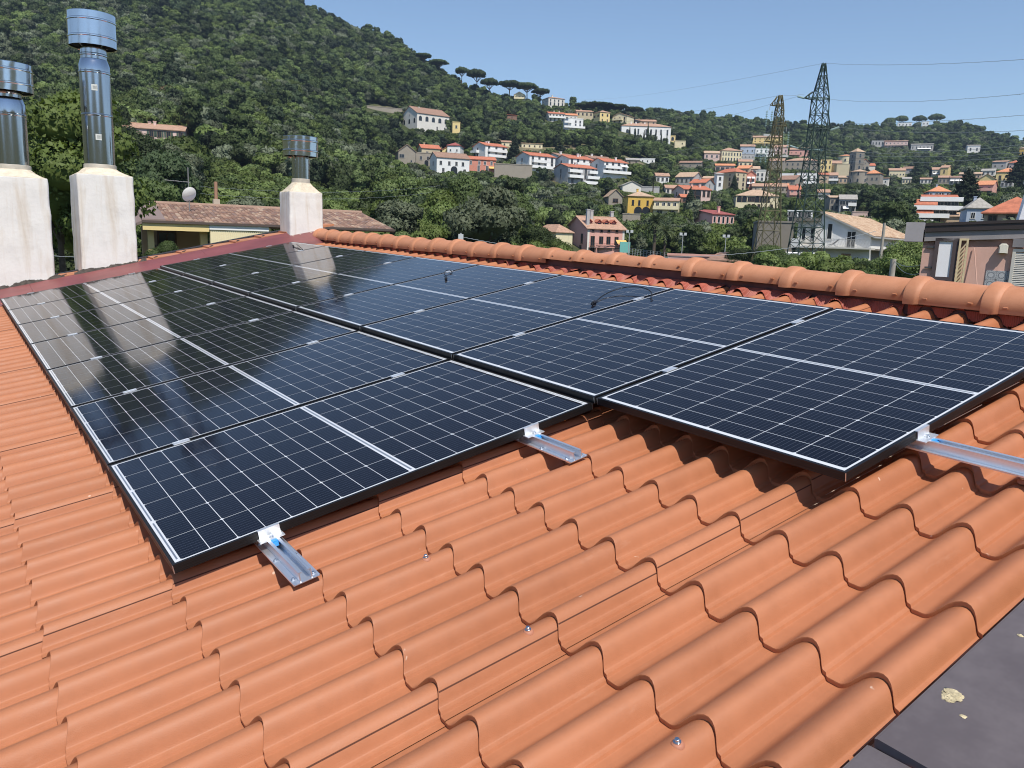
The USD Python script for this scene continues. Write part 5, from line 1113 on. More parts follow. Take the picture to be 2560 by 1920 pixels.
H('house', 'cream house with a brown roof below the cream mansion', 'house', 1846, 1880, 404, 420, 470, 6, 8, 'gable', 1.4, 'cream', 'ltbrown', g_, 'b')
H('house', 'stone house with a brown roof left of the long stone building', 'house', 1922, 1958, 402, 424, 512, -6, 9, 'gable', 1.6, 'stone', 'ltbrown', [('f', .6, 3, 'w')], 'g')
H('hill_house', 'grey white terrace house left of the pinkish terrace house on the right hill', 'house', 2178, 2209, 352, 368, 785, 4, 9, 'flat', 0, 'grey', 'grey', [('f', .6, 4, 'd')], 'g')
H('house', 'cream house with a grey roof among trees below the long white house', 'house', 2255, 2277, 447, 461, 500, 4, 8, 'gable', 1.2, 'paleyellow', 'grey', g_, 'g')
H('house', 'white low house with awnings right of the dark layered cedar', 'house', 2300, 2328, 448, 460, 500, 2, 8, 'gable', 1.0, 'offwhite', 'ltbrown', g_, 'g')
H('house', 'stone house with a brown roof under the tall narrow yellow house', 'house', 2345, 2374, 444, 460, 500, 2, 8, 'gable', 1.2, 'stone', 'ltbrown', g_, 'g')
H('house', 'grey roofed house with a white front above the yellow gabled house', 'house', 2452, 2486, 427, 440, 520, -4, 9, 'gable', 1.4, 'offwhite', 'grey', g_, 'g')
H('yellow_house', 'yellow house half cut by the right edge beside the broad yellow house', 'house', 2541, 2575, 428, 446, 500, -4, 9, 'gable', 1.6, 'yellow', 'red', g_, 'b')
H('grey_house', 'grey house with a flat roof right of the yellow gabled house', 'house', 2500, 2530, 453, 470, 420, -4, 8, 'flat', 0, 'grey', 'grey', g_, 'g')
H('house', 'tan roofed house left below the tall old stone house', 'house', 2096, 2128, 444, 460, 490, 4, 8, 'gable', 1.2, 'tan', 'tan', g_, 'g')
H('house', 'small red roofed house left of the house with two tiers of arches', 'house', 1664, 1698, 470, 486, 345, 8, 8, 'gable', 1.3, 'offwhite', 'ltbrown', g_, 'g')
H('house', 'white house with a red roof above the terrace house and palm', 'house', 1640, 1672, 440, 458, 350, 8, 8, 'gable', 1.4, 'white', 'ltbrown', g_, 'g')
# ------------------------------------------------------------------ nearer buildings, each with its own shape
def dormers(t, w, d, h):
    for s in (.14, .40, .60, .80):
        x = -w / 2 + w * s; dm = thing('dormer', None, None, np.eye(3), (x, 2.0, h + .55), parent=t)
        MB().prism([(-.6, 0), (.6, 0), (.6, .8), (.3, 1.15), (0, 1.28), (-.3, 1.15), (-.6, .8)], 0, 2.0).build('dormer_body', ROOF['darkred'], dm)
        MB().prism([(-.4, .1), (.4, .1), (.4, .75), (-.4, .75)], -.05, -.01).build('pane', glass_d, dm)
        MB().prism([(-.78, .78), (0, 1.42), (.78, .78), (.78, .9), (0, 1.56), (-.78, .9)], -.25, 1.9).build('dormer_roof', ROOF['red'], dm)
    for s, y in ((.02, 1.2), (.28, 4.5), (.93, 6)):
        MB().box(-w / 2 + w * s, -w / 2 + w * s + .7, y, y + .7, h - (6 if s < .1 else 0), h + 4.0).box(-w / 2 + w * s - .08, -w / 2 + w * s + .78, y - .08, y + .78, h + 4.0, h + 4.2).build('chimney_stack', WALL['grey'], t)
    for zf, cols in ((.50, [.14, .37, .57, .79]), (.12, [.14, ])):
        for s in cols:
            x = -w / 2 + w * s; m = MB(); z = h * zf - 1.2
            m.box(x - .95, x + .95, -.9, -.001, z - .12, z)
            for k in range(9): m.box(x - .93 + k * .2275, x - .91 + k * .2275, -.88, -.86, z, z + .95)
            m.box(x - .95, x + .95, -.89, -.85, z + .95, z + 1.0).box(x - .95, x - .92, -.85, 0, z + .95, z + 1.0).box(x + .92, x + .95, -.85, 0, z + .95, z + 1.0)
            m.build('balcony', iron, t)
    MB().box(-w / 2 - .04, -w / 2 + .45, -.04, 0, -2, h).build('corner_pilaster', WALL['offwhite'], t); MB().box(w / 2 - .45, w / 2 + .04, -.04, 0, -2, h).build('corner_pilaster', WALL['offwhite'], t)
H('pink_palazzo', 'pink four storey house with iron balconies and four small dormers in its red roof', 'house', 1467, 1558, 572, 640, 185, 26, 12, 'gable', 2.6, 'pink', 'ltbrown', [('f', .54, [.14, .37, .57, .79], 'd'), ('f', .16, [.14, .37, .57, .79], 'd'), ('f', .93, [.14, .37, .57, .79], 's'), ('l', .62, [.3, .75], 'd'), ('l', .2, [.3, .7], 'd')], 'b', extra=dormers, over=.5)
H('terrace_block', 'low pink terrace block in front of the pink four storey house', 'building', 1490, 1566, 615, 642, 172, 18, 5, 'flat', 0, 'pink', 'tan', [], 'b', awn=[('f', 1.55, .62, .95, 'y')])
H('yellow_house', 'pale yellow house with a hip roof and blue shaded side left of the pink four storey house', 'house', 1389, 1430, 582, 620, 150, 34, 9, 'hip', 1.8, 'paleyellow', 'ltbrown', [('r', .6, [.5], 's')], 'w')
H('pink_wall', 'long low salmon pink wall beyond the ridge, below the lamp poles', 'wall', 1668, 1806, 641, 668, 118, -6, .4, 'flat', 0, 'pink', 'tan', [], 'b')
H('lean_to', 'dark brown lean-to shed at the right end of the pink wall', 'shed', 1772, 1842, 654, 672, 108, -18, 4, 'mono', .9, 'brown', 'brown', [], 'b')

# white house behind the green pylon
def white_house_near():
    r = 117; p = at(2070, 672, r); a0 = az_of(p); A = rotz(-a0 + math.radians(-17))
    t = thing('balcony_house', 'white two storey house with a long balcony and tan tiled roof behind the green pylon', 'house', A, p)
    ex = A[:, 0]; x0p, _ = proj(p - ex * .5); x1p, _ = proj(p + ex * .5); k = 1 / (x1p - x0p)       # metres per pixel along the wall
    X = lambda x: (x - 2070) * k; _, y1 = proj(p + np.array([0, 0, 1.0])); kz = 1 / (672 - y1); Zz = lambda y, x=2070: (672 - y + (x - 2070) * .028) * kz
    xa, xb, xl = X(2049), X(2165), X(1983)
    D = 24.0
    up, he, hf = Zz(534, 2049), Zz(591, 2165), Zz(553, 2020)
    MB().prism([(xa - .4, -5), (xb, -5), (xb, he), (xa, up), (xa - .4, up - .2)], 0, .3).box(xb - .3, xb, .3, D, -5, he - .05).box(xa - .4, xa - .1, .3, D, -5, up - .8).build('wall', WALL['white'], t)
    MB().box(xl, xa - .41, -.02, 9, -5, hf - .01).build('flat_wing', WALL['offwhite'], t)
    MB().box(xl - .4, xa - .42, -.7, 9.2, hf, hf + .35).build('flat_roof', WALL['darkstone'], t)
    sl = (up - he) / (xb - xa)
    # tiled slope: rows of barrel tiles
    rt = thing('roof', None, None, np.eye(3), (0, 0, 0), parent=t)
    MB().hexa([(xa - .5, -.5, up + .02), (xb + .6, -.5, he - .6 * sl), (xb + .6, D, he - .6 * sl), (xa - .5, D, up + .02), (xa - .5, -.5, up + .2), (xb + .6, -.5, he - .6 * sl + .18), (xb + .6, D, he - .6 * sl + .18), (xa - .5, D, up + .2)]).build('roof_slab', WALL['grey'], rt)
    g = np.random.default_rng(4); mats_ = [mat(f'old_tile_{i}', c, .9, var=.1, scale=3) for i, c in enumerate(((.46, .31, .20), (.52, .38, .26), (.40, .25, .16), (.56, .42, .29)))]
    n_r, n_c = 22, 60; L = xb + .6 - xa + .5; more = [MB() for _ in mats_]; cnt = 0; an = np.linspace(0, pi, 6)
    for j in range(n_r):
        for i in range(n_c):
            f0, f1 = j / n_r, (j + 1.15) / n_r; y = -.5 + (i + .5) * (D + .5) / n_c; rr = (D + .5) / n_c * .5
            zt = lambda f: up + .2 - f * (up - he + .6 * sl)
            dz = .03 * g.random() + .03
            V = np.vstack([np.c_[np.full(6, xa - .5 + f * L), y - rr * np.cos(an), zt(f) + q + rr * .55 * np.sin(an)] for f, q in ((f0, 0), (min(1, f1), dz))])
            F = np.array([[q, q + 1, q + 7, q + 6] for q in range(5)] + [[6, 7, 8, 9], [6, 9, 10, 11]])
            k_ = int(g.integers(4))
            if j >= n_r - 10 and i < 30: MB().add(V, F[:, ::-1]).build('roof_tile', mats_[k_], rt); cnt += 1
            else: more[k_].add(V, F[:, ::-1])
    for q, m in enumerate(more): tag(stage.GetPrimAtPath(m.build('further_tiles', mats_[q], rt)), kind='stuff')
    E1, N1 = np.array([1.0, 0, 0]), np.array([0, -1.0, 0])
    for x, y, w, h, kd in ((2065, 579, .70, 2.1, 'n'), (2119, 599, 1.25, 2.2, 'd'), (2000, 582, .6, 1.9, 'n'), (2023, 584, .7, 2.1, 'n')):
        window(t, np.array([X(x), 0 if x > 2049 else -.02, Zz(y, x)]), E1, N1, w, h, 'n', 'w', 'door' if kd == 'd' else 'window')
    MB().box(X(2099), X(2122), -.06, -.005, Zz(656, 2110), Zz(634, 2110)).build('roller_shutter', mat('shutter_brown', (.34, .20, .15), .6), t)
    zb = Zz(617.5, 2080)
    MB().box(X(1980), X(2178), -1.9, -.005, zb - .22, zb).build('balcony_slab', WALL['offwhite'], t)
    m = MB(); n = 84
    for i in range(n + 1):
        x = X(2028) + (X(2176) - X(2028)) * i / n; m.box(x - .012, x + .012, -1.86, -1.835, zb + .05, zb + 1.0)
    m.box(X(2028), X(2176), -1.87, -1.82, zb + 1.0, zb + 1.06).box(X(2028), X(2176), -1.865, -1.83, zb + .05, zb + .09).build('railing', mat('railing_grey', (.45, .44, .42), .6), t)
    MB().box(X(1981), X(2005), -1.9, -1.75, zb + .0, zb + 1.0).build('parapet', white_t, t)
    m = MB()
    for i in range(5): m.hexa([(X(1975), -3.2, Zz(640 + 4.2 * i)), (X(2064), -3.2, Zz(640 + 4.2 * i)), (X(2064), -2.9, Zz(640 + 4.2 * i) + .12), (X(1975), -2.9, Zz(640 + 4.2 * i) + .12), (X(1975), -3.2, Zz(640 + 4.2 * i) + .26), (X(2064), -3.2, Zz(640 + 4.2 * i) + .26), (X(2064), -2.9, Zz(640 + 4.2 * i) + .38), (X(1975), -2.9, Zz(640 + 4.2 * i) + .38)])
    m.build('slatted_canopy', awn_w, t)
    MB().box(xb + .005, xb + .06, 1.0, D, -5, zb - .3).box(xb + .005, xb + .9, .5, D, zb - .3, zb - .1).build('side_wall', WALL['stone'], t)
    FOOT.append((p + A[:, 1] * 12, 16)); RECTS.append((1975, 2270, 530, 655, r))
    c = thing('deck_chair', 'dark folding deck chair on the balcony of the white house', 'deck chair', A, p + A @ np.array([X(2086), -1.1, zb]))
    MB().hexa([(-.9, -.28, .18), (-.1, -.28, .40), (-.1, .28, .40), (-.9, .28, .18), (-.9, -.28, .22), (-.1, -.28, .44), (-.1, .28, .44), (-.9, .28, .22)]).hexa([(-.1, -.28, .40), (.6, -.28, 1.05), (.6, .28, 1.05), (-.1, .28, .40), (-.1, -.28, .45), (.56, -.28, 1.09), (.56, .28, 1.09), (-.1, .28, .45)]).build('sling', mat('sling_blue', (.04, .05, .09), .8), c)
    m = MB()
    for y in (-.29, .29): m.tube([(-.7, y, 0), (.3, y, .8)], .02, 5).tube([(.35, y, 0), (-.25, y, .42)], .02, 5)
    m.build('leg_frame', iron, c)
white_house_near()
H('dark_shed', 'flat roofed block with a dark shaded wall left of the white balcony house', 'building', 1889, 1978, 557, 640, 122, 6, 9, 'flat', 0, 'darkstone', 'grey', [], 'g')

# yellow house beyond the chimneys, its tiled roof in view
def yellow_house_near():
    rE, rR = 44.0, 50.0
    aE, bE = at(357, 553, rE), at(678, 566, rE * 1.02); aR = at(352, 508.5, rR); 
    ex = bE - aE; ex[2] = 0; L0 = np.linalg.norm(ex); ex /= L0; ey = np.cross([0, 0, 1.0], ex); A = np.stack([ex, ey, [0, 0, 1.0]], 1)
    t = thing('yellow_house', 'yellow house with a long mottled brown tiled roof beyond the chimneys', 'house', A, (aE[0], aE[1], 0))
    loc = lambda q: A.T @ (np.asarray(q) - np.array([aE[0], aE[1], 0]))
    hE = aE[2]; dy = loc(aR)[1]; hR = aR[2]; Lx = L0 + 7.0
    gz = ground_z(aE[0], aE[1])
    # slab, fascia, walls
    MB().hexa([(-.0, 0, hE - .12), (Lx, 0, hE - .12), (Lx, dy, hR - .12), (0, dy, hR - .12), (0, 0, hE), (Lx, 0, hE), (Lx, dy, hR), (0, dy, hR)]).hexa([(0, dy, hR - .12), (Lx, dy, hR - .12), (Lx, 2 * dy, hE - .12), (0, 2 * dy, hE - .12), (0, dy, hR), (Lx, dy, hR), (Lx, 2 * dy, hE), (0, 2 * dy, hE)]).build('roof_slab', ROOF['brown'], t)
    rt = thing('roof', None, None, np.eye(3), (0, 0, 0), parent=t)
    cols = ((.20, .125, .095), (.26, .155, .115), (.32, .21, .155), (.42, .31, .23), (.23, .155, .13), (.36, .23, .165)); mats_ = [mat(f'mottled_tile_{i}', c, .9, var=.12, scale=5) for i, c in enumerate(cols)]
    g = np.random.default_rng(9); n_r, x_s = 14, 1.05; n_c = int((Lx - x_s) / .235); an = np.linspace(0, pi, 6); more = [MB() for _ in cols]
    for j in range(n_r):
        for i in range(n_c):
            y0, y1 = dy * j / n_r, dy * min(1, (j + 1.2) / n_r); x = x_s + (i + .5) * .235; z = lambda y: hE + (hR - hE) * y / dy
            lift = .035 + .015 * g.random()
            V = np.vstack([np.c_[x - .118 * np.cos(an), np.full(6, y), z(y) + q + .075 * np.sin(an)] for y, q in ((y0, lift), (y1, 0.0))])
            F = np.array([[q, q + 1, q + 7, q + 6] for q in range(5)] + [[0, 5, 4, 3], [0, 3, 2, 1]])
            k = int(g.choice(6, p=[.22, .24, .2, .1, .12, .12]))
            if j < 8 and i < 36: MB().add(V, F).build('roof_tile', mats_[k], rt)
            else: more[k].add(V, F)
    for q, m in enumerate(more): tag(stage.GetPrimAtPath(m.build('further_tiles', mats_[q], rt)), kind='stuff')
    MB().tube([(x_s, dy, hR + .05), (Lx, dy, hR + .05)], .13, 8).build('ridge_roll', mats_[2], rt)
    trim = mat('verge_trim', (.24, .175, .15), .6)
    MB().hexa([(-.05, -.05, hE + .0), (x_s, -.05, hE + .0), (x_s, dy, hR), (-.05, dy, hR), (-.05, -.05, hE + .13), (x_s, -.05, hE + .13), (x_s, dy, hR + .13), (-.05, dy, hR + .13)]).hexa([(-.6, .5, hE - .35), (-.05, -.02, hE - .12), (-.05, dy, hR - .05), (-.6, dy, hR - .35), (-.6, .5, hE - .22), (-.05, -.02, hE + .02), (-.05, dy, hR + .10), (-.6, dy, hR - .22)]).build('verge_board', trim, t)
    MB().box(-.05, Lx, -.16, -.051, hE - .06, hE + .06).build('gutter', mat('gutter_brown', (.09, .065, .055), .5), t)
    _, _ = proj(aE); kx = L0 / (678 - 357)
    X = lambda x: (x - 357) * kx
    MB().box(-.02, X(516), -.05, .10, hE - .42, hE - .061).build('fascia', WALL['yellow'], t)
    MB().box(X(519), X(671), .02, .30, -1, hE - .30).build('pale_panel_wall', WALL['paleyellow'], t)
    m = MB()
    for i in range(28):
        x = X(521) + (X(669) - X(521)) * i / 27; m.box(x - .015, x + .015, -.005, .019, 0, hE - .30)
    m.build('panel_rib', WALL['paleyellow'], t)
    MB().box(X(517), X(671), -.05, .35, hE - .30, hE - .062).build('white_band', white_t, t)
    MB().box(X(369), X(384), 0.6, 1.0, -1, hE - .42).box(X(498), X(516), .6, .95, -1, hE - .42).box(X(671), X(676), .02, .3, -1, hE - .065).build('post', WALL['yellow'], t)
    MB().box(0.2, X(520), 4.2, 4.5, -1, hE - .2).build('back_wall', WALL['tan'], t)
    window(t, np.array([X(432), 4.2, hE - 1.2]), np.array([1.0, 0, 0]), np.array([0, -1.0, 0]), 1.0, 1.5, 'w', 'b')
    MB().box(X(392), X(450), 2.6, 4.1, hE - 1.32, hE - 1.22).build('inner_canopy', mat('gutter_brown', (.09, .065, .055), .5), t)
    fz = hE - 2.62
    teal = mat('fence_teal', (.10, .22, .20), .5)
    fe = thing('garden_fence', 'dark teal iron fence in front of the yellow house', 'fence', A, A @ np.array([X(357), -.9, 0]) + np.array([aE[0], aE[1], fz]))
    m = MB(); w_ = X(470) - X(357)
    for z in (.06, .98): m.box(0, w_, -.025, .025, z, z + .05)
    m.build('rail', teal, fe)
    for k in range(4):
        m = MB()
        for i in range(10): x = (k + i / 10) * w_ / 4; m.box(x, x + .03, -.02, .02, -.5, 1.12).box(x - .02, x + .05, -.03, .03, .4, .52)
        m.build('fence_bar', teal, fe)
    ax_ = thing('side_screen', 'grey green slatted side screen at the left end of the yellow house', 'screen', A, A @ np.array([-.9, .4, 0]) + np.array([aE[0], aE[1], hE - 3.6]))
    m = MB()
    for i in range(14): m.box(-.03, .03, -2.2, 2.6, .25 * i, .25 * i + .2)
    m.build('slat', mat('screen_teal', (.20, .30, .30), .5), ax_)
    # satellite dish, aerial, stove pipe
    q = A.T @ (at(473, 486, 47.5) - np.array([aE[0], aE[1], 0]))
    dd = thing('satellite_dish', 'white satellite dish on a pole on the mottled brown roof', 'satellite dish', A, A @ np.array([q[0], q[1], q[2] - 1.05]) + np.array([aE[0], aE[1], 0]))
    MB().tube([(0, .12, -.4), (0, .12, 1.0), (0, .12, 2.5)], .03, 6).build('pole', mat('pole_grey', (.2, .2, .2), .5), dd)
    tilt = rotz(math.radians(28)) @ np.array([[1, 0, 0], [0, math.cos(1.15), math.sin(1.15)], [0, -math.sin(1.15), math.cos(1.15)]])
    m = MB(); pr = [(0.0, -.10), (.15, -.092), (.28, -.068), (.38, -.02), (.42, .0), (.42, .012), (.38, -.008), (.28, -.05), (.15, -.075), (0, -.083)]
    k0 = MB().lathe(pr, 28).arrays(); m.add(k0[0] @ tilt.T + [0, 0, 1.05], k0[1]); m.build('reflector', white_t, dd, smooth=40)
    MB().tube([tilt @ np.array([0, -.4, 0]) + [0, 0, 1.05], tilt @ np.array([0, -.15, .5]) + [0, 0, 1.05]], .015, 5).build('feed_arm', mat('pole_grey', (.2, .2, .2), .5), dd)
    MB().tube([(-1.2, .12, 1.75), (.1, .12, 1.7)], .02, 5).tube([(-1.1, .0, 1.75), (-1.1, .3, 1.75)], .012, 4).tube([(-.7, -.1, 1.74), (-.7, .35, 1.74)], .012, 4).tube([(-.3, -.15, 1.72), (-.3, .4, 1.72)], .012, 4).build('aerial', mat('pole_grey', (.2, .2, .2), .5), dd)
    q = A.T @ (at(541, 513, 50.6) - np.array([aE[0], aE[1], 0]))
    sp = thing('stove_pipe', 'thin brown stove pipe standing on the mottled brown roof', 'chimney pipe', A, A @ q + np.array([aE[0], aE[1], 0]))
    MB().box(-.18, .18, -.18, .18, -.3, .35).build('pipe_base', mat('pipe_base', (.45, .38, .30), .9), sp)
    MB().tube([(0, 0, .3), (0, 0, 1.35)], .10, 10).build('pipe', mat('pipe_rust', (.33, .19, .12), .7), sp, smooth=40)
    FOOT.append((np.array(A @ np.array([10, 5, 0]) + [aE[0], aE[1], 0]), 14)); RECTS.append((330, 700, 500, 690, rE)); RECTS.append((690, 950, 520, 600, rE))
yellow_house_near()

# mauve house on the right with its shutters and lamp
def mauve_house():
    pl = at(2304, 640, 29.0); pr_ = pl + np.array([9.0 * math.cos(az_of(pl) + .03), -9.0 * math.sin(az_of(pl) + .03), 0])
    ex = pr_ - pl; ex[2] = 0; L0 = np.linalg.norm(ex); ex /= L0; ey = np.cross([0, 0, 1.0], ex); A = np.stack([ex, ey, [0, 0, 1.0]], 1)
    o = np.array([pl[0], pl[1], 0.0])
    t = thing('mauve_house', 'mauve pink rendered house at the right edge with a dark roof edge', 'house', A, o)
    def on(x, y, off=0.0):
        d = px(x, y); n = ey; k = ((o - ey * off - CAM) @ n) / (d @ n); return A.T @ (CAM + d * k - o)
    top = on(2330, 590)[2]; D = 9.0; Lx = L0 + 4
    mauve = mat('mauve_render', (.60, .37, .30), .92, var=.05, scale=1.2, bump=.2, bscale=60)
    MB().box(0, Lx, 0, D, 0, top).build('wall', mauve, t)
    grey = mat('fascia_grey', (.27, .25, .25), .8, var=.06, scale=2)
    RK = .058                                              # the roof edge climbs to the right
    z1, z2 = on(2318, 578, .15)[2], on(2318, 557.5, .15)[2]
    def sheared(x0, x1, y0, y1, za, zb): return MB().hexa([(x, y, z + RK * (x - .3)) for z in (za, zb) for x, y in ((x0, y0), (x1, y0), (x1, y1), (x0, y1))])
    MB().hexa([(0, .0, top - .3), (Lx, .0, top - .3), (Lx, .3, top - .3), (0, .3, top - .3), (0, 0, top), (Lx, 0, top + RK * Lx), (Lx, .3, top + RK * Lx), (0, .3, top)]).build('gable_strip', mauve, t)
    sheared(.02, Lx, -.10, D + .4, z1 - .30, z1 - .02).build('soffit', grey, t)
    sheared(.0, Lx, -.17, -.105, z1 - .01, z2 + .0).build('roof_edge', mat('roof_edge_dark', (.038, .028, .026), .45), t)
    sheared(.0, Lx, -.20, -.171, z2 - .08, z2 + .01).build('edge_trim', mat('roof_edge_dark', (.038, .028, .026), .45), t)
    xq = on(2264, 575, .18)[0]
    MB().box(xq, -.02, -.20, 1.2, on(2290, 604, .18)[2], on(2290, 555.5, .18)[2]).build('end_block', mat('end_block_grey', (.34, .32, .33), .85, var=.05, scale=2), t)
    sheared(.02, Lx, -.08, D + .4, z1, z1 + .14).build('flat_roof', grey, t)
    # white blind in a dark frame
    def rect(x0, x1, y0, y1): a, b = on(x0, y0), on(x1, y1); return a[0], b[0], min(a[2], b[2]), max(a[2], b[2])
    def post(a_, b_): return (a_[0] + b_[0]) / 2
    a, b = on(2349, 603), on(2384, 603); c_ = on(2340, 688)
    xw0, xw1 = (a[0] + on(2338, 690)[0]) / 2, (b[0] + on(2371, 692)[0]) / 2; zt, zb = a[2], on(2355, 692)[2]
    bl = thing('window', None, None, np.eye(3), (0, 0, 0), parent=t)
    MB().box(xw0 - .12, xw0, -.10, .02, zb - .12, zt + .10).box(xw1, xw1 + .16, -.10, .02, zb - .12, zt + .10).box(xw0, xw1, -.10, .02, zt, zt + .10).box(xw0, xw1, -.10, .02, zb - .12, zb).build('frame', mat('dark_frame', (.07, .05, .05), .6), bl)
    MB().box(xw0, xw1, -.06, -.03, zb, zt).build('blind', mat('white_blind', (.80, .79, .80), .7), bl)
    for z in (zt - .22, zb + .25):
        MB().box(xw0 - .34, xw0 - .12, -.07, -.03, z, z + .06).build('hinge', iron, bl)
    # wooden trellis leaning on the wall
    x0, x1 = xw1 + .20, xw1 + .40
    tr = thing('trellis', 'pale wooden diagonal trellis standing against the mauve house', 'trellis', A, o + A @ np.array([(x0 + x1) / 2, -.12, zb - .6]))
    wd = mat('trellis_wood', (.62, .50, .30), .8, var=.1, scale=9); w2 = (x1 - x0) / 2; hh = zt - zb + .7
    MB().box(-w2 - .03, -w2 + .03, -.03, .03, 0, hh).build('upright', wd, tr); MB().box(w2 - .03, w2 + .03, -.03, .03, 0, hh).build('upright', wd, tr)
    MB().box(-w2 + .031, w2 - .031, -.03, .03, hh - .06, hh).build('top_rail', wd, tr)
    n = 11
    for i in range(n):
        z = .05 + (hh - .5) * i / (n - 1)
        MB().hexa([(-w2, -.02, z), (w2, -.02, z + .30), (w2, .0, z + .30), (-w2, .0, z), (-w2, -.02, z + .07), (w2, -.02, z + .37), (w2, .0, z + .37), (-w2, .0, z + .07)]).build('slat', wd, tr)
    st = thing('stick', 'thin pale pole leaning against the mauve house right of the trellis', 'pole', A, o + A @ np.array([x1 + .22, -.25, zb - .6]))
    MB().tube([(.25, -.2, 0), (-.02, .2, 1.55)], .018, 6).build('rod', mat('stick_pink', (.60, .36, .28), .7), st)
    # lamp, shutter door, ceramic tile panel
    q = on(2508, 622); lp = thing('wall_lamp', 'cream bulkhead lamp on the mauve house wall casting a long shadow', 'lamp', A, o + A @ q)
    cream = mat('lamp_cream', (.72, .68, .58), .45)
    MB().prism([(-.12, -.14), (.12, -.14), (.12, .10), (.06, .16), (-.06, .16), (-.12, .10)], -.18, -.002).build('lamp_body', cream, lp)
    MB().prism([(-.10, -.13), (.10, -.13), (.10, .09), (.05, .13), (-.05, .13), (-.10, .09)], -.25, -.181).build('lamp_hood', cream, lp)
    q = on(2532, 622); zt2 = q[2]; x2 = (q[0] + on(2521, 718)[0]) / 2; zb2 = on(2530, 735)[2]
    dr = thing('shutter_door', 'cream white louvred shutter door standing open at the right edge', 'door', A @ rotz(math.radians(-14)), o + A @ np.array([x2, -.06, zb2 - .3]))
    hh = zt2 - zb2 + .3; wdo = 1.5; crm = mat('door_cream', (.70, .66, .58), .5)
    MB().box(0, .09, -.06, 0, 0, hh).box(wdo - .09, wdo, -.06, 0, 0, hh).box(.09, wdo - .09, -.06, 0, hh - .09, hh).box(.09, wdo - .09, -.06, 0, 0, .12).build('door_frame', crm, dr)
    for i in range(26): MB().hexa([(.09, -.05, .13 + i * (hh - .25) / 26), (wdo - .09, -.05, .13 + i * (hh - .25) / 26), (wdo - .09, -.01, .19 + i * (hh - .25) / 26), (.09, -.01, .19 + i * (hh - .25) / 26), (.09, -.05, .14 + i * (hh - .25) / 26), (wdo - .09, -.05, .14 + i * (hh - .25) / 26), (wdo - .09, -.01, .20 + i * (hh - .25) / 26), (.09, -.01, .20 + i * (hh - .25) / 26)]).build('louvre', crm, dr)
    MB().box(-.02, wdo + .3, -.10, .04, hh + .05, hh + .30).build('box_head', grey, dr)
    a, b = on(2465, 677), on(2522, 677); zb3 = on(2465, 722)[2]
    tp = thing('tile_panel', 'panel of grey patterned ceramic tiles low on the mauve house wall', 'tiles', A, o + A @ np.array([a[0], -.02, zb3]))
    tile_pat = usdkit.material(stage, '/World/Looks/ceramic_pattern', {
        'tc': ('texture_coordinate', {}), 'mp': ('mapping', {'scale': (1 / .29, 1 / .29, 1 / .29)}), 'sx': ('separate_xyz', {}), 'fx': ('math', {'math_type': 'pingpong', 'value2': .5}), 'fz': ('math', {'math_type': 'pingpong', 'value2': .5}),
        'ad': ('math', {'math_type': 'add'}), 'sb': ('math', {'math_type': 'subtract'}), 'ab': ('math', {'math_type': 'absolute'}), 'mx': ('math', {'math_type': 'multiply', 'value2': 5.0}), 'sn': ('math', {'math_type': 'sine'}), 'm2': ('math', {'math_type': 'multiply', 'value2': 14.0}), 's2': ('math', {'math_type': 'sine'}), 'pr': ('math', {'math_type': 'multiply'}),
        'rp': ('rgb_ramp', {'ramp': [(0, (.42, .43, .44)), (.45, (.40, .41, .42)), (.5, (.13, .14, .16)), (.62, (.15, .16, .18)), (.66, (.34, .35, .36)), (1, (.36, .37, .38))]}), 'mr': ('map_range', {'from_min': -1.0, 'from_max': 1.0}), 'p': ('principled_bsdf', {'roughness': .4})},
        [('tc.object', 'mp.vector'), ('mp.vector', 'sx.vector'), ('sx.x', 'fx.value1'), ('sx.z', 'fz.value1'), ('fx.value', 'ad.value1'), ('fz.value', 'ad.value2'), ('fx.value', 'sb.value1'), ('fz.value', 'sb.value2'), ('sb.value', 'ab.value1'), ('ad.value', 'mx.value1'), ('mx.value', 'sn.value1'),
         ('ab.value', 'm2.value1'), ('m2.value', 's2.value1'), ('sn.value', 'pr.value1'), ('s2.value', 'pr.value2'), ('pr.value', 'mr.value'), ('mr.result', 'rp.fac'), ('rp.color', 'p.base_color')], surface='p.BSDF')
    tw = .28
    for i in range(int((b[0] - a[0]) / .29) + 2):
        for j in range(int((a[2] - zb3) / .29) + 1):
            MB().box(i * .29 + .004, i * .29 + .286, -.008, .018, j * .29 + .004, j * .29 + .286).build('ceramic_tile', tile_pat, tp)
    # white block standing on the flat roof
    q0, q1 = on(2541, 546, .3), on(2549, 457, .3)
    wb = thing('roof_block', 'white rendered block standing on the flat roof at the right edge', 'chimney', A, o + A @ np.array([q0[0] + .62, 1.0, z1 + .14 + RK * q0[0]]))
    MB().prism([(-.5, 0), (2.2, 0), (2.0, q1[2] - z1 - .1), (-.3, q1[2] - z1 - .1)], 0, 1.6).build('block', mat('block_white', (.72, .72, .74), .9, bump=.3, bscale=30), wb)
    MB().box(-.4, 2.1, -.05, 1.65, q1[2] - z1 - .1, q1[2] - z1 + .0).build('coping', white_t, wb)
    FOOT.append((o + A @ np.array([6, 5, 0]), 9)); RECTS.append((2262, 2600, 540, 720, 30))
mauve_house()

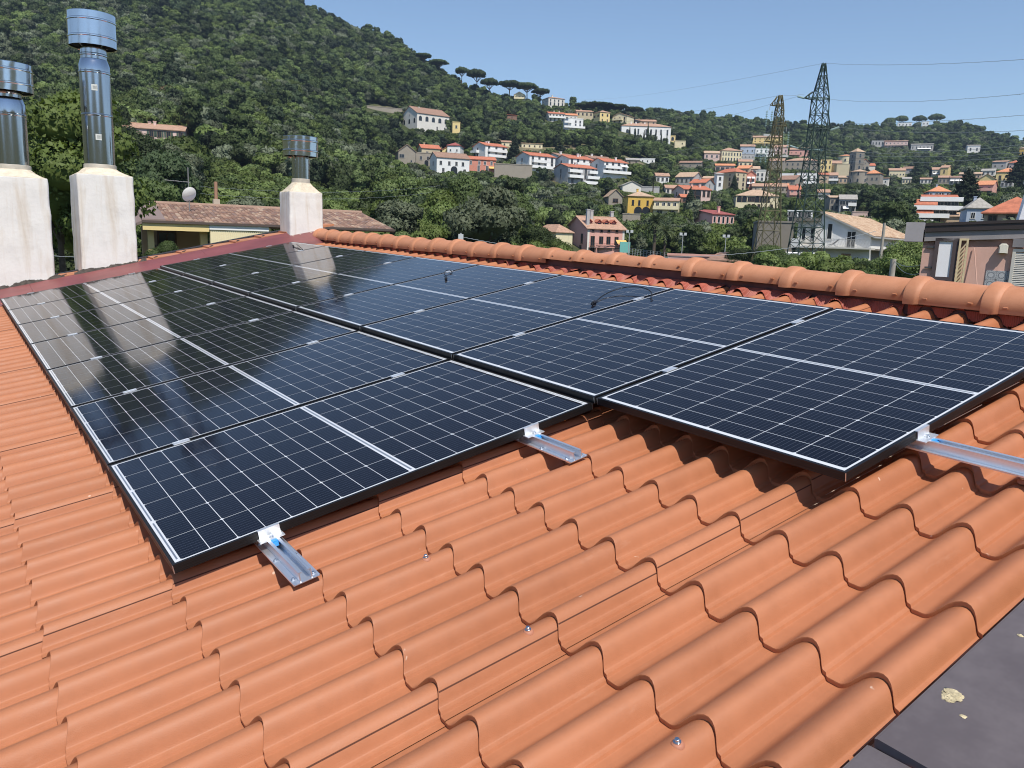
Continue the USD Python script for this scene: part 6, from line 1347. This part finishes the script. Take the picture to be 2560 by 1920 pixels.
# ------------------------------------------------------------------ pylons
def lattice(m, P, Q, wdt):
    m.tube([P, Q], wdt, 4, cap=False)
def pylon(name, label, pxs, r, yaw, levels, arms, colm, legw, brw, base_px):
    """levels: (pixel y, half width in pixels along both faces); arms: (pixel y, side, length px, drop) """
    xt, yt = pxs; top = at(xt, yt, r); a0 = az_of(top)
    foot = np.array([top[0], top[1], ground_z(top[0], top[1]) - .5])
    A = rotz(-a0 + math.radians(yaw)); t = thing(name, label, 'pylon', A, foot)
    kz = depth(top) / FPX / RC[2, 1] * -1; kx = depth(top) / FPX * 1.05
    Zy = lambda y: top[2] - foot[2] - (y - yt) * abs(kz) * .985
    lv = [(Zy(y), max(.12, w * kx)) for y, w in levels]
    zb = lv[-1][0]
    sl = (lv[-1][1] - lv[-2][1]) / max(1e-3, lv[-2][0] - lv[-1][0])
    while lv[-1][0] > 3.0: lv.append((max(0, lv[-1][0] - 3.0), lv[-1][1] + sl * min(3.0, lv[-1][0])))
    lv.append((0, lv[-1][1] + sl * lv[-1][0]))
    C = [(-1, -1), (1, -1), (1, 1), (-1, 1)]
    for cx, cy in C:
        MB().tube([(cx * w, cy * w, z) for z, w in lv], legw, 4).build('leg', colm, t)
    for f in range(4):
        (ax_, ay), (bx_, by) = C[f], C[(f + 1) % 4]; m = MB()
        for i in range(len(lv) - 1):
            (z1, w1), (z2, w2) = lv[i], lv[i + 1]
            n = max(1, int(round((z1 - z2) / max(1.2, 2.1 * (w1 + w2) / 2))))
            for k in range(n):
                za, zc = z1 + (z2 - z1) * k / n, z1 + (z2 - z1) * (k + 1) / n; wa, wc = w1 + (w2 - w1) * k / n, w1 + (w2 - w1) * (k + 1) / n
                lattice(m, (ax_ * wa, ay * wa, za), (bx_ * wc, by * wc, zc), brw); lattice(m, (bx_ * wa, by * wa, za), (ax_ * wc, ay * wc, zc), brw)
            lattice(m, (ax_ * w2, ay * w2, z2), (bx_ * w2, by * w2, z2), brw)
        m.build('bracing', colm, t)
    tips = []
    for y, sd, lpx, up in arms:
        z = Zy(y); w = np.interp(-z, [-q[0] for q in lv], [q[1] for q in lv]); L_ = lpx * kx; m = MB(); tip = np.array([sd * (w + L_), 0, z])
        for cy in (-1, 1):
            lattice(m, (sd * w, cy * w, z), tip, brw * 1.2); lattice(m, (sd * w, cy * w, z + up), tip, brw * 1.2); lattice(m, (-sd * w, cy * w, z), (sd * w, cy * w, z), brw * 1.3)
            for k in (.33, .66):
                a_ = np.array([sd * w, cy * w, z]) * (1 - k) + tip * k; b_ = np.array([sd * w, cy * w, z + up]) * (1 - k) + tip * k
                lattice(m, a_, b_, brw)
        m.build('crossarm', colm, t); tips.append(foot + A @ tip)
    return t, A, foot, tips, Zy, kx
green = mat('pylon_green', (.032, .058, .048), .6, var=.2, scale=.8); rust = mat('pylon_rust', (.115, .102, .052), .7, var=.3, scale=.7)
ins_g = mat('insulator_glass', (.40, .52, .48), rough=.2)
def string(parent, A, foot, P0, P1, n=9, rad=.13):
    a, b = A.T @ (P0 - foot), A.T @ (P1 - foot); d = b - a; L_ = np.linalg.norm(d); d /= L_
    m = MB().tube([a, b], .025, 5); q = np.cross(d, [0, 0, 1.0]) if abs(d[2]) < .9 else np.array([1.0, 0, 0]); q /= np.linalg.norm(q); s = np.cross(d, q); B = np.stack([q, s, d], 1)
    for i in range(n):
        c = MB().lathe([(.02, -.05), (rad, -.01), (rad * .9, .03), (.02, .05)], 8).arrays(); m.add(c[0] @ B.T + a + d * L_ * (i + .8) / (n + .6), c[1])
    m.build('insulator_string', ins_g, parent)
GP, GA, GF, GT, GZ, gk = pylon('lattice_pylon', 'tall dark green lattice pylon rising above the skyline in front of the white balcony house', (2060, 158), 100, 24,
    [(158, 3), (188, 7), (216, 11), (243, 15), (280, 16), (310, 16.5), (365, 17), (400, 19), (440, 21), (480, 23.5), (520, 26), (560, 28.5), (600, 31), (650, 34)],
    [(243, -1, 26, .9), (317, 1, 16, 1.6), (365, -1, 26, 1.2)], green, .075, .042, None)
RP, RA, RF, RT, RZ, rk_ = pylon('lattice_pylon', 'shorter rusty olive lattice pylon left of the green one', (1952, 238), 93, 20,
    [(238, 2.5), (258, 6), (275, 8), (305, 9), (340, 10), (375, 11), (420, 13), (470, 15.5), (520, 18.5), (570, 21.5), (620, 25), (660, 27)],
    [(263, -1, 17, 1.0), (312, 1, 12, .9), (350, -1, 19, 1.2)], rust, .065, .036, None)
for tip, dx in ((RT[0], 0), (RT[1], 0), (RT[2], 0)):
    for o in (-.28, .28):
        v = RA[:, 0] * o; string(RP, RA, RF, tip + v + [0, 0, -.5], tip + v + [0, 0, -2.3], 7, .14)
    MB().tube([RA.T @ (tip - RF), RA.T @ (tip + np.array([0, 0, -.5]) - RF)], .03, 5).box(*[c for k in range(3) for c in ((RA.T @ (tip + np.array([0, 0, -3.1 if k == 2 else 0]) - RF))[k] - (.45 if k == 0 else .06 if k == 1 else .12), (RA.T @ (tip + np.array([0, 0, -3.1 if k == 2 else 0]) - RF))[k] + (.45 if k == 0 else .06 if k == 1 else .12))]).build('hanger', mat('hanger_grey', (.42, .43, .42), .5), RP)
wire_m = mat('power_wire', (.26, .29, .31), .5)
def wire(label, a, b, sag, rad=.014, name='power_line', n=28):
    a, b = np.asarray(a, float), np.asarray(b, float); s = np.linspace(0, 1, n)[:, None]
    p = a * (1 - s) + b * s; p[:, 2] -= (4 * sag * s * (1 - s))[:, 0]
    c = (a + b) / 2; t = thing(name, label, 'cable', None, a)
    MB().tube(p - a, rad, 4, cap=False).build('wire', wire_m, t)
gtop = GF + np.array([0, 0, GZ(158)]); rtop = RF + np.array([0, 0, RZ(238)])
L1 = at(2023, 237, 100); 
string(GP, GA, GF, GT[0], GT[0] + (at(1994, 241, 108) - GT[0]) * 1.0, 10, .12)
string(GP, GA, GF, GT[1], at(2098, 318, 97), 9, .12); string(GP, GA, GF, GT[2], GT[2] + GA[:, 0] * 3.2 - np.array([0, 0, .1]), 12, .14); string(GP, GA, GF, GT[0] + np.array([0, 0, .05]), GT[0] + GA[:, 0] * 3.0, 10, .12); string(GP, GA, GF, GT[2], at(1975, 364, 112), 9, .10)
wire('top earth wire running left from the green pylon peak to the distant hill', gtop, at(1405, 240, 560), 3.0)
wire('top earth wire running right from the green pylon peak', gtop, at(2640, 143, 60), .3)
wire('earth wire running left from the peak of the rusty pylon', rtop, at(1330, 300, 430), 3.0)
wire('short earth wire running right from the rusty pylon peak behind the green pylon', rtop, at(2010, 236, 96), .05)
wire('line leaving the upper left arm of the green pylon towards the hill', at(1994, 241, 108), at(1500, 322, 520), 4.0)
wire('line leaving the upper arm of the green pylon to the right', GT[0] + GA[:, 0] * 3.0, at(2680, 221, 62), .5)
wire('line crossing the sky just above the right hill', at(2030, 305, 108), at(2680, 277, 60), .4)
wire('line from the right arm of the green pylon across the right hill', at(2098, 318, 97), at(2680, 320, 60), .4)
wire('upper of two lines from the low arm of the green pylon to the right', GT[2] + GA[:, 0] * 3.2, at(2680, 347, 60), .6)
wire('lower of two lines from the low arm of the green pylon to the right', GT[2] + GA[:, 0] * 3.2 - np.array([0, 0, .3]), at(2680, 371, 60), .5)
wire('line across the right hillside below the low arm of the green pylon', at(2040, 396, 104), at(2680, 378, 60), .6)
wire('line running left from the middle of the rusty pylon across the wooded slope', RT[1], at(1300, 385, 330), 4.0)
wire('lower line running left from the rusty pylon above the village', RT[2], at(1230, 470, 300), 4.5)
wire('slack pale cable hanging just beyond the ridge in front of the pylons', at(1152, 592, 38), at(2190, 578, 46), 1.15, .012, 'slack_cable')
wire('upper thin line crossing the dark trees right of the small chimney', at(500, 466, 60), at(1100, 464, 80), .5, .007)
wire('lower thin line crossing the dark trees right of the small chimney', at(500, 484, 60), at(1080, 481, 80), .5, .007)
wire('thin wire between the two left chimneys', at(60, 634, 24), at(260, 645, 24), .02, .008)

# ------------------------------------------------------------------ poles, fence, small things
conc = mat('concrete_pole', (.36, .33, .28), .9, var=.1, scale=3)
def pole(name, label, cat, x, yt, yb, r, rad, material, lean=0):
    p = at(x, yb, r); _, y1 = proj(p + np.array([0, 0, 1.0])); h = (yb - yt) / (yb - y1)
    t = thing(name, label, cat, None, p); MB().tube([(0, 0, -4), (0, 0, h)], [rad * 1.15, rad * .85], 10).build('shaft', material, t, smooth=40); return t, h
pole('utility_pole', 'brown telegraph pole in front of the tan tiled roof of the white house', 'pole', 2199, 558, 665, 90, .16, conc)
pole('fence_post', 'thick concrete post with cables just beyond the ridge', 'post', 2229, 647, 690, 45, .16, conc)
wire('upper pale cable from the concrete post to the mauve house', at(2236, 653, 45), at(2302, 662, 34), .15, .012, 'slack_cable')
wire('lower slack cable from the concrete post to the mauve house', at(2236, 653, 45), at(2298, 684, 34), .25, .012, 'slack_cable')
for i, (x, yt, yb, r, q) in enumerate(((1570, 583, 645, 165, 'beside the pink four storey house'), (1702, 590, 665, 112, 'in front of the ivy bank'), (1809, 595, 668, 110, 'right of the ivy bank'))):
    t, h = pole('flood_light', f'slim grey floodlight pole {q}', 'lamp', x, yt, yb, r, .055 * r / 112, mat('lamp_pole', (.42, .44, .45), .5))
    s = r / 112
    MB().box(-.35 * s, .35 * s, -.05, .05, h - .02, h + .06).build('cross_bar', mat('lamp_pole', (.42, .44, .45), .5), t)
    for k in (-1, 1): MB().box(k * .3 * s - .18 * s, k * .3 * s + .18 * s, -.22 * s, .02, h + .06, h + .42 * s).build('lamp_head', mat('lamp_head', (.50, .52, .53), .4), t)
p0, p1 = at(1574, 634, 150), at(1690, 652, 118)
fn = thing('mesh_fence', 'low grey wire fence at the foot of the palms', 'fence', None, p0)
m = MB(); n = 14
for i in range(n + 1): q = (p1 - p0) * i / n; m.tube([q + [0, 0, -2], q + [0, 0, 1.0]], .04, 5)
m.build('post', mat('lamp_pole', (.42, .44, .45), .5), fn)
m = MB()
for z in (.1, .4, .7, .98): m.tube([[0, 0, z], (p1 - p0) + [0, 0, z]], .015, 4)
m.build('wire', mat('lamp_pole', (.42, .44, .45), .5), fn)
q = at(1563, 628, 168); tf = thing('net_screen', 'turquoise net screen on the corner of the pink terrace', 'screen', rotz(-az_of(q) + .3), q)
MB().box(-1.2, 1.0, -.03, .03, -.3, 1.9).build('net', mat('net_teal', (.16, .44, .40), .8), tf); MB().box(-1.25, -1.2, -.05, .05, -3, 2.0).box(1.0, 1.05, -.05, .05, -3, 2.0).build('post', iron, tf)
q = at(1152, 593, 38); bx_ = thing('junction_box', 'small grey junction box on a post just beyond the ridge', 'box', rotz(-az_of(q)), q)
MB().box(-.12, .12, -.08, .08, -.15, .15).build('box_body', mat('lamp_head', (.50, .52, .53), .4), bx_); MB().tube([(0, .1, -3), (0, .1, .2)], .03, 6).build('post', mat('lamp_pole', (.42, .44, .45), .5), bx_)

RECTS += [(1585, 1690, 588, 655, 150), (1690, 1835, 585, 668, 118), (1560, 1585, 580, 640, 165), (2190, 2210, 555, 660, 90), (2222, 2240, 645, 700, 45), (1470, 1570, 570, 640, 172)]
# ------------------------------------------------------------------ trees that stand out, then the woods
def plant(kind, x, yb, r, s, name, label, cat='tree', group=None, sz=None):
    p = at(x, yb, r); gz = ground_z(p[0], p[1]); p = np.array([p[0], p[1], min(p[2], gz + 8) if r < 200 else p[2]])
    A = rotz(random.uniform(0, 6.28)) @ np.diag([s, s, (sz or s)])
    if kind not in PROTO: return proto_tree(kind, name, label, cat, A, p, group)
    return copy_of(PROTO[kind], name, A, p, label, cat, group)
# umbrella pines along the skyline: pixel of the crown's middle top
def skyline_pine(kind, x, ytop, wpx, r, label, n='umbrella_pine'):
    rad, h = (5.2, 12.5) if kind == 'umbrella_a' else (4.2, 10.5)
    p = at(x, ytop, r); s = wpx * 1.2 / 2 * depth(p) / FPX / rad; hh = p[2] - ground_z(p[0], p[1]) + .6
    if hh < 3: hh = 6
    A = rotz(random.uniform(0, 6.28)) @ np.diag([s, s, min(hh / h, 1.5 * s)]); q = np.array([p[0], p[1], p[2] - min(hh, 1.5 * s * h)])
    return proto_tree(kind, n, label, 'pine', A, q, None) if kind not in PROTO else copy_of(PROTO[kind], n, A, q, label, 'pine')
skyline_pine('umbrella_a', 1224, 197, 42, 505, 'umbrella pine standing alone on a bare trunk left of the pine grove on the ridge')
skyline_pine('umbrella_a', 1193, 175, 46, 515, 'dark umbrella pine on the skyline just left of the lone one')
skyline_pine('umbrella_b', 1155, 169, 34, 530, 'yellowish umbrella pine on the skyline, third from the lone one')
skyline_pine('umbrella_a', 1098, 150, 46, 545, 'wide umbrella pine higher on the left skyline')
skyline_pine('umbrella_b', 1060, 134, 40, 555, 'dark umbrella pine below the upper left skyline bend')
for x, y, w, lab in ((1275, 203, 56, 'left'), (1318, 208, 54, 'middle'), (1352, 222, 44, 'right')): skyline_pine('umbrella_a', x, y, w, 530, f'broad umbrella pine in the grove above the pale yellow chalet, {lab} of three')
for x, y, w, r, lab in ((1500, 258, 84, 520, 'broad dome pine behind the yellow villa on the ridge'), (1540, 262, 60, 530, 'second dome pine behind the yellow villa'), (1588, 268, 46, 540, 'small dome pine at the right end of the villa ridge'),
                        (1455, 258, 34, 525, 'round pine on the skyline left of the ridge villas'), (2225, 295, 27, 905, 'small lone umbrella pine on the left shoulder of the right hill'), (2256, 290, 30, 905, 'umbrella pine next to the tiny white house on the right hill'),
                        (2343, 286, 36, 905, 'dome pine at the summit of the right hill'), (2300, 290, 30, 905, 'pine left of the summit of the right hill'), (2322, 332, 62, 800, 'wide flat pine halfway down the right hill'), (2256, 368, 52, 740, 'dark pine below the pinkish terrace house'), (1560, 350, 64, 400, 'large round topped pine below the long white building')):
    skyline_pine('umbrella_a', x, y, w, r, lab)
for i, (x, yt) in enumerate(((1575, 318), (1589, 322), (1611, 326), (1621, 312), (1626, 327), (1640, 328), (1654, 332), (1668, 336))):
    p = at(x, yt, 436); p2 = at(x, 347, 436); s = (p[2] - p2[2] + 3) / 10.6
    kw = dict(name='cypress', label=f'slender dark cypress in front of the long white building, {ORD[i]} from the left', cat='cypress')
    A = np.diag([s * .85, s * .85, s]); q = np.array([p[0], p[1], p2[2] - 3])
    if 'cypress' not in PROTO: proto_tree('cypress', kw['name'], kw['label'], kw['cat'], A, q, 'cypresses by the long white building')
    else: copy_of(PROTO['cypress'], kw['name'], A, q, kw['label'], kw['cat'], 'cypresses by the long white building')
plant('fir_a', 1285, 410, 338, .95, 'fir', 'tall dark fir between the white three storey house and the leftmost row house', 'fir')
plant('fir_a', 1723, 545, 255, .72, 'fir', 'dark pointed fir above the pink house with the dark red roof', 'fir')
plant('fir_b', 2408, 545, 240, 1.25, 'cedar', 'large dark cedar beside the stepped white apartments', 'cedar')
plant('fir_b', 2292, 455, 520, 1.35, 'cedar', 'dark layered cedar right of the tall old stone house', 'cedar')
plant('fir_a', 1834, 480, 335, .55, 'fir', 'small dark fir at the foot of the beige palazzo', 'fir')
plant('fir_b', 2545, 462, 380, 1.2, 'cedar', 'dark cedar by the broad yellow house at the right edge', 'cedar')
plant('palm', 1633, 642, 135, 1.25, 'palm', 'large date palm left of the floodlight pole below the ivy bank', 'palm')
plant('palm', 1660, 650, 125, .95, 'palm', 'smaller palm right beside the large date palm', 'palm')
plant('palm', 1632, 482, 285, .95, 'palm', 'palm on the terrace above the white and yellow terrace house', 'palm')
plant('brown_a', 428, 295, 300, 1.25, 'brown_tree', 'single rust brown tree above the long pinkish villa on the left hill', 'tree')
plant('fig', 165, 735, 27, .95, 'fig_tree', 'bright green broad leaved tree between the two left chimneys', 'tree')
plant('fig', 118, 735, 30, .85, 'fig_tree', 'bright green tree just right of the leftmost chimney', 'tree')
for x, yb, r, s, lab in ((110, 640, 95, 1.05, 'leftmost'), (215, 640, 98, 1.15, 'behind the tall flue'), (330, 620, 92, 1.15, 'right of the tall flue'), (410, 600, 108, .95, 'rightmost')):
    plant('near_dark', x, yb, r, s, 'pine', f'big dense dark green pine below the long pinkish villa, {lab}', 'pine')
plant('near_broad', 412, 690, 41, .26, 'garden_shrub', 'leafy dark green shrub under the porch of the yellow house', 'shrub')
plant('near_broad', 556, 672, 36, .17, 'young_tree', 'young leafy sapling in front of the pale panelled wall', 'tree')
def bush_top(kind, x, ytop, r, s, name, label, cat, group=None):
    hh = {'near_broad': 6.0, 'near_bright': 6.0}[kind] * s * .97; p = at(x, ytop, r) - np.array([0, 0, hh]); A = rotz(random.uniform(0, 6.28)) * s
    if kind not in PROTO: return proto_tree(kind, name, label, cat, A, p, group)
    return copy_of(PROTO[kind], name, A, p, label, cat, group)
for k, x, yt, r, s, lab in (('near_broad', 1930, 622, 85, .75, 'round green bush at the foot of the rusty pylon'), ('near_broad', 2068, 652, 95, .62, 'leafy bush below the balcony of the white house'), ('near_bright', 2120, 656, 93, .55, 'light bush right below the brown shutter of the white house'), ('near_bright', 2272, 602, 52, .66, 'large bright leafy bush against the left side of the mauve house'),
                            ('near_broad', 2200, 655, 70, .5, 'low green bush behind the concrete post'), ('near_broad', 1860, 628, 95, .7, 'dark leafy tree behind the brown lean-to'), ('near_broad', 1990, 640, 97, .45, 'shrub between the feet of the pylons'), ('near_broad', 2160, 660, 80, .5, 'low bush beneath the corner of the white house')):
    bush_top(k, x, yt, r, s, 'leafy_bush', lab, 'bush')
BELT = 'leafy trees just beyond the ridge'
for i, (x, yt, r, s) in enumerate(((690, 548, 82, .9), (745, 520, 105, 1.0), (850, 512, 96, 1.05), (920, 530, 80, .9), (985, 505, 90, 1.1), (1050, 540, 74, .9), (1110, 525, 86, 1.05), (1165, 548, 86, .9), (1225, 540, 92, 1.0), (1290, 560, 84, .95), (1345, 575, 80, .85), (1400, 605, 76, .6))):
    b = i % 3 != 1
    bush_top('near_bright' if b else 'near_broad', x, yt, r, s, 'leafy_tree', ('bright olive green' if b else 'deeper green') + ' leafy tree in the belt just beyond the ridge', 'tree', ('bright ' if b else 'deeper green ') + BELT)

HAZE = 0.00016
# woods: scattered by area over the terrain in view; houses keep a clear view
g = np.random.default_rng(21)
KIND = ['broad_a', 'broad_b', 'broad_c', 'dark_a', 'olive_a', 'olive_b', 'bush_a', 'bush_b']
WOODP = dict(broad_a=(4.0, 8.0), broad_b=(3.2, 9.5), broad_c=(3.6, 6.6), dark_a=(3.6, 9.0), olive_a=(3.0, 5.6), olive_b=(3.8, 7.0), bush_a=(2.2, 3.2), bush_b=(2.4, 3.4))
spots = []
AZL, AZH = math.radians(-38), math.radians(38)
def field(x, y): return meshkit.fbm(np.array([[x / 60, y / 60, 0]]), 3, 77)[0], meshkit.fbm(np.array([[x / 95, y / 95, 5]]), 3, 12)[0]
CLEAR = [(DRY_C + np.array([math.cos(az_of(DRY_C)), -math.sin(az_of(DRY_C)), 0]) * q, 13, 8) for q in (-22, -8, 8, 22)] + [(CROP_C + np.array([math.cos(az_of(CROP_C)), -math.sin(az_of(CROP_C)), 0]) * q, 15, 8) for q in (-28, -10, 10, 28)]
N_TRY = 110000
aa = g.uniform(AZL, AZH, N_TRY); uu = g.random(N_TRY); rr_ = np.sqrt(52 ** 2 + uu * (1010 ** 2 - 52 ** 2))
near_a = g.uniform(AZL, AZH, 2600); near_r = np.sqrt(52 ** 2 + g.random(2600) * (230 ** 2 - 52 ** 2))
aa = np.r_[near_a, aa]; rr_ = np.r_[near_r, rr_]
skr = np.interp(aa, _sa, _sr); grid = {}
FX = np.array([f[0][:2] for f in FOOT]); FR = np.array([f[1] for f in FOOT]); RA_ = np.array([[a, b, c, d, e] for a, b, c, d, e in RECTS])
fields = meshkit.fbm(np.stack([rr_ * np.sin(aa) / 60, rr_ * np.cos(aa) / 60, 0 * aa], -1), 3, 77); f2 = meshkit.fbm(np.stack([rr_ * np.sin(aa) / 95, rr_ * np.cos(aa) / 95, 0 * aa + 5], -1), 3, 12)
for i in range(len(aa)):
    r = rr_[i]
    if r > skr[i] + 45: continue
    x, y = r * math.sin(aa[i]), r * math.cos(aa[i]); f, q2 = fields[i], f2[i]
    village = (aa[i] > math.radians(-8) and 150 < r < 620)
    w = [.28, .20, .16, .10, .05, .05, .08, .08] if f < .46 else ([.16, .12, .18, .08, .12, .12, .12, .10] if f < .56 else [.14, .10, .26, .03, .18, .16, .08, .05])
    if r < 190: w = [.20, .16, .20, .10, .10, .10, .08, .06]
    k = KIND[int(g.choice(8, p=np.array(w) / sum(w)))]
    s = g.uniform(.62, 1.08) * (1.0 if not village else .85) * (1.12 if r > 450 else 1.0); rad, h = WOODP[k]; rad *= s; h *= s
    sp = rad * (.92 if r < 700 else 1.15)
    key = (int(x // 5), int(y // 5)); bad = False
    for dx in (-1, 0, 1):
        for dy in (-1, 0, 1):
            for (x2, y2, s2) in grid.get((key[0] + dx, key[1] + dy), ()):
                if (x - x2) ** 2 + (y - y2) ** 2 < (.5 * (sp + s2)) ** 2: bad = True
    if bad: continue
    if len(FX) and (np.hypot(FX[:, 0] - x, FX[:, 1] - y) < FR * .92 + rad * .5).any(): continue
    if any(math.hypot(c[0] - x, c[1] - y) < cr for c, cr, _ in CLEAR): continue
    z = ground_z(x, y); p = np.array([x, y, z])
    X0, Y0 = proj(p); X1, Y1 = proj(p + [0, 0, h]); pr_ = rad * FPX / depth(p)
    if not (-120 < X0 < 2700) or Y1 > 760: continue
    m_ = (RA_[:, 4] > r - 3) & (X0 + pr_ * .9 > RA_[:, 0]) & (X0 - pr_ * .9 < RA_[:, 1]) & (Y1 < RA_[:, 3] - .22 * (RA_[:, 3] - RA_[:, 2])) & (Y0 > RA_[:, 2])
    low = 480 < X0 < 960 and r < 175 and Y1 < 492 + (X0 - 480) * .02
    if low: k = 'bush_a' if g.random() < .7 else 'bush_b'; s = .8; rad, h = WOODP[k]; rad *= s; h *= s; sp = rad; X1, Y1 = proj(p + [0, 0, h]); pr_ = rad * FPX / depth(p)
    if m_.any():
        ok = False
        for k, s in (('bush_b' if g.random() < .5 else 'bush_a', .75), ('bush_a' if g.random() < .5 else 'bush_b', .42)):
            rad, h = WOODP[k]; rad *= s; h *= s; X1, Y1 = proj(p + [0, 0, h]); pr_ = rad * FPX / depth(p); sp = rad
            m_ = (RA_[:, 4] > r - 3) & (X0 + pr_ * .8 > RA_[:, 0]) & (X0 - pr_ * .8 < RA_[:, 1]) & (Y1 < RA_[:, 3] - .14 * (RA_[:, 3] - RA_[:, 2])) & (Y0 > RA_[:, 2])
            if not m_.any(): ok = True; break
        if not ok: continue
    grid.setdefault(key, []).append((x, y, sp)); spots.append((r, k, p - [0, 0, .35], s, g.uniform(0, 6.28), s * g.uniform(.9, 1.15), X0, Y1))
spots.sort(key=lambda q: q[0] / WOODP[q[1]][0])
WHAT = dict(broad_a='round crowned broadleaf tree', broad_b='tall narrow broadleaf tree', broad_c='bright green spreading tree', dark_a='dark green dense tree', olive_a='small silvery olive tree', olive_b='wide silvery olive tree', bush_a='bright green bush', bush_b='mid green bush')
CATS = dict(bush_a='bush', bush_b='bush'); NAMES = dict(broad_a='broadleaf_tree', broad_b='broadleaf_tree', broad_c='broadleaf_tree', dark_a='dark_tree', olive_a='olive_tree', olive_b='olive_tree', bush_a='bush', bush_b='bush')
def zone(X, Y): return 'below the left mountain' if X < 620 else ('on the slope below the white row houses' if X < 1560 else ('on the slope below the ochre villa' if X < 1800 else 'on the slope below the right hill'))
singles = [q for q in spots if -30 < q[6] < 2590][:230]; ids = {id(q) for q in singles}
for q in singles:
    r, k, p, s, a, sz, X0, Y1 = q; A = rotz(a) @ np.diag([s, s, sz]); lab = f'{WHAT[k]} {zone(X0, Y1)}'; grp = WHAT[k].replace('bush', 'bushe') + 's ' + zone(X0, Y1)
    if k not in PROTO: proto_tree(k, NAMES[k], lab, CATS.get(k, 'tree'), A, p, grp)
    else: copy_of(PROTO[k], NAMES[k], A, p, lab, CATS.get(k, 'tree'), grp)
rest_ = [q for q in spots if id(q) not in ids]
pi_ = UsdGeom.PointInstancer.Define(stage, '/World/woodland'); tag(pi_, 'dense green woods covering the hillsides behind the village', 'woods', None, 'stuff')
for k in KIND:
    g3 = np.random.default_rng(sum(map(ord, k)) + 3); rad, h = WOODP[k]; lm = dict(broad_a=L_BROAD, broad_b=L_BROAD, broad_c=L_BRIGHT, dark_a=L_DARK, olive_a=L_OLIVE, olive_b=L_OLIVE, bush_a=L_BRIGHT, bush_b=L_BROAD)[k]
    V, F, N = lobe_crown(round_lobes(g3, rad, h * (.10 if 'bush' not in k else .03), h, 10), 1500, .40 if 'bush' not in k else .30, g3)
    smesh(NAMES[k] + '_crown', V, F, N, lm, '/World/woodland')
kids = [c.GetPath() for c in pi_.GetPrim().GetChildren()]
pi_.CreatePrototypesRel().SetTargets(kids)
pi_.CreateProtoIndicesAttr(Vt.IntArray([KIND.index(q[1]) for q in rest_]))
pi_.CreatePositionsAttr(Vt.Vec3fArray.FromNumpy(np.array([q[2] for q in rest_], np.float32)))
pi_.CreateOrientationsAttr(Vt.QuathArray([Gf.Quath(math.cos(q[4] / 2), 0, 0, math.sin(q[4] / 2)) for q in rest_]))
pi_.CreateScalesAttr(Vt.Vec3fArray.FromNumpy(np.array([(q[3], q[3], q[5]) for q in rest_], np.float32)))
print('woods', len(spots), len(singles))

# ------------------------------------------------------------------ summer haze
hz = usdkit.material(stage, '/World/Looks/haze_air', {'v': ('principled_volume', {'color': (.66, .78, .95), 'density': HAZE, 'anisotropy': .35})}, [], volume='v.volume')
hb = MB().box(-2050, 2050, -2050, 2050, -1.5, max(float(TZ.max()), 240) + 30).build('haze', hz); tag(stage.GetPrimAtPath(hb), kind='stuff')
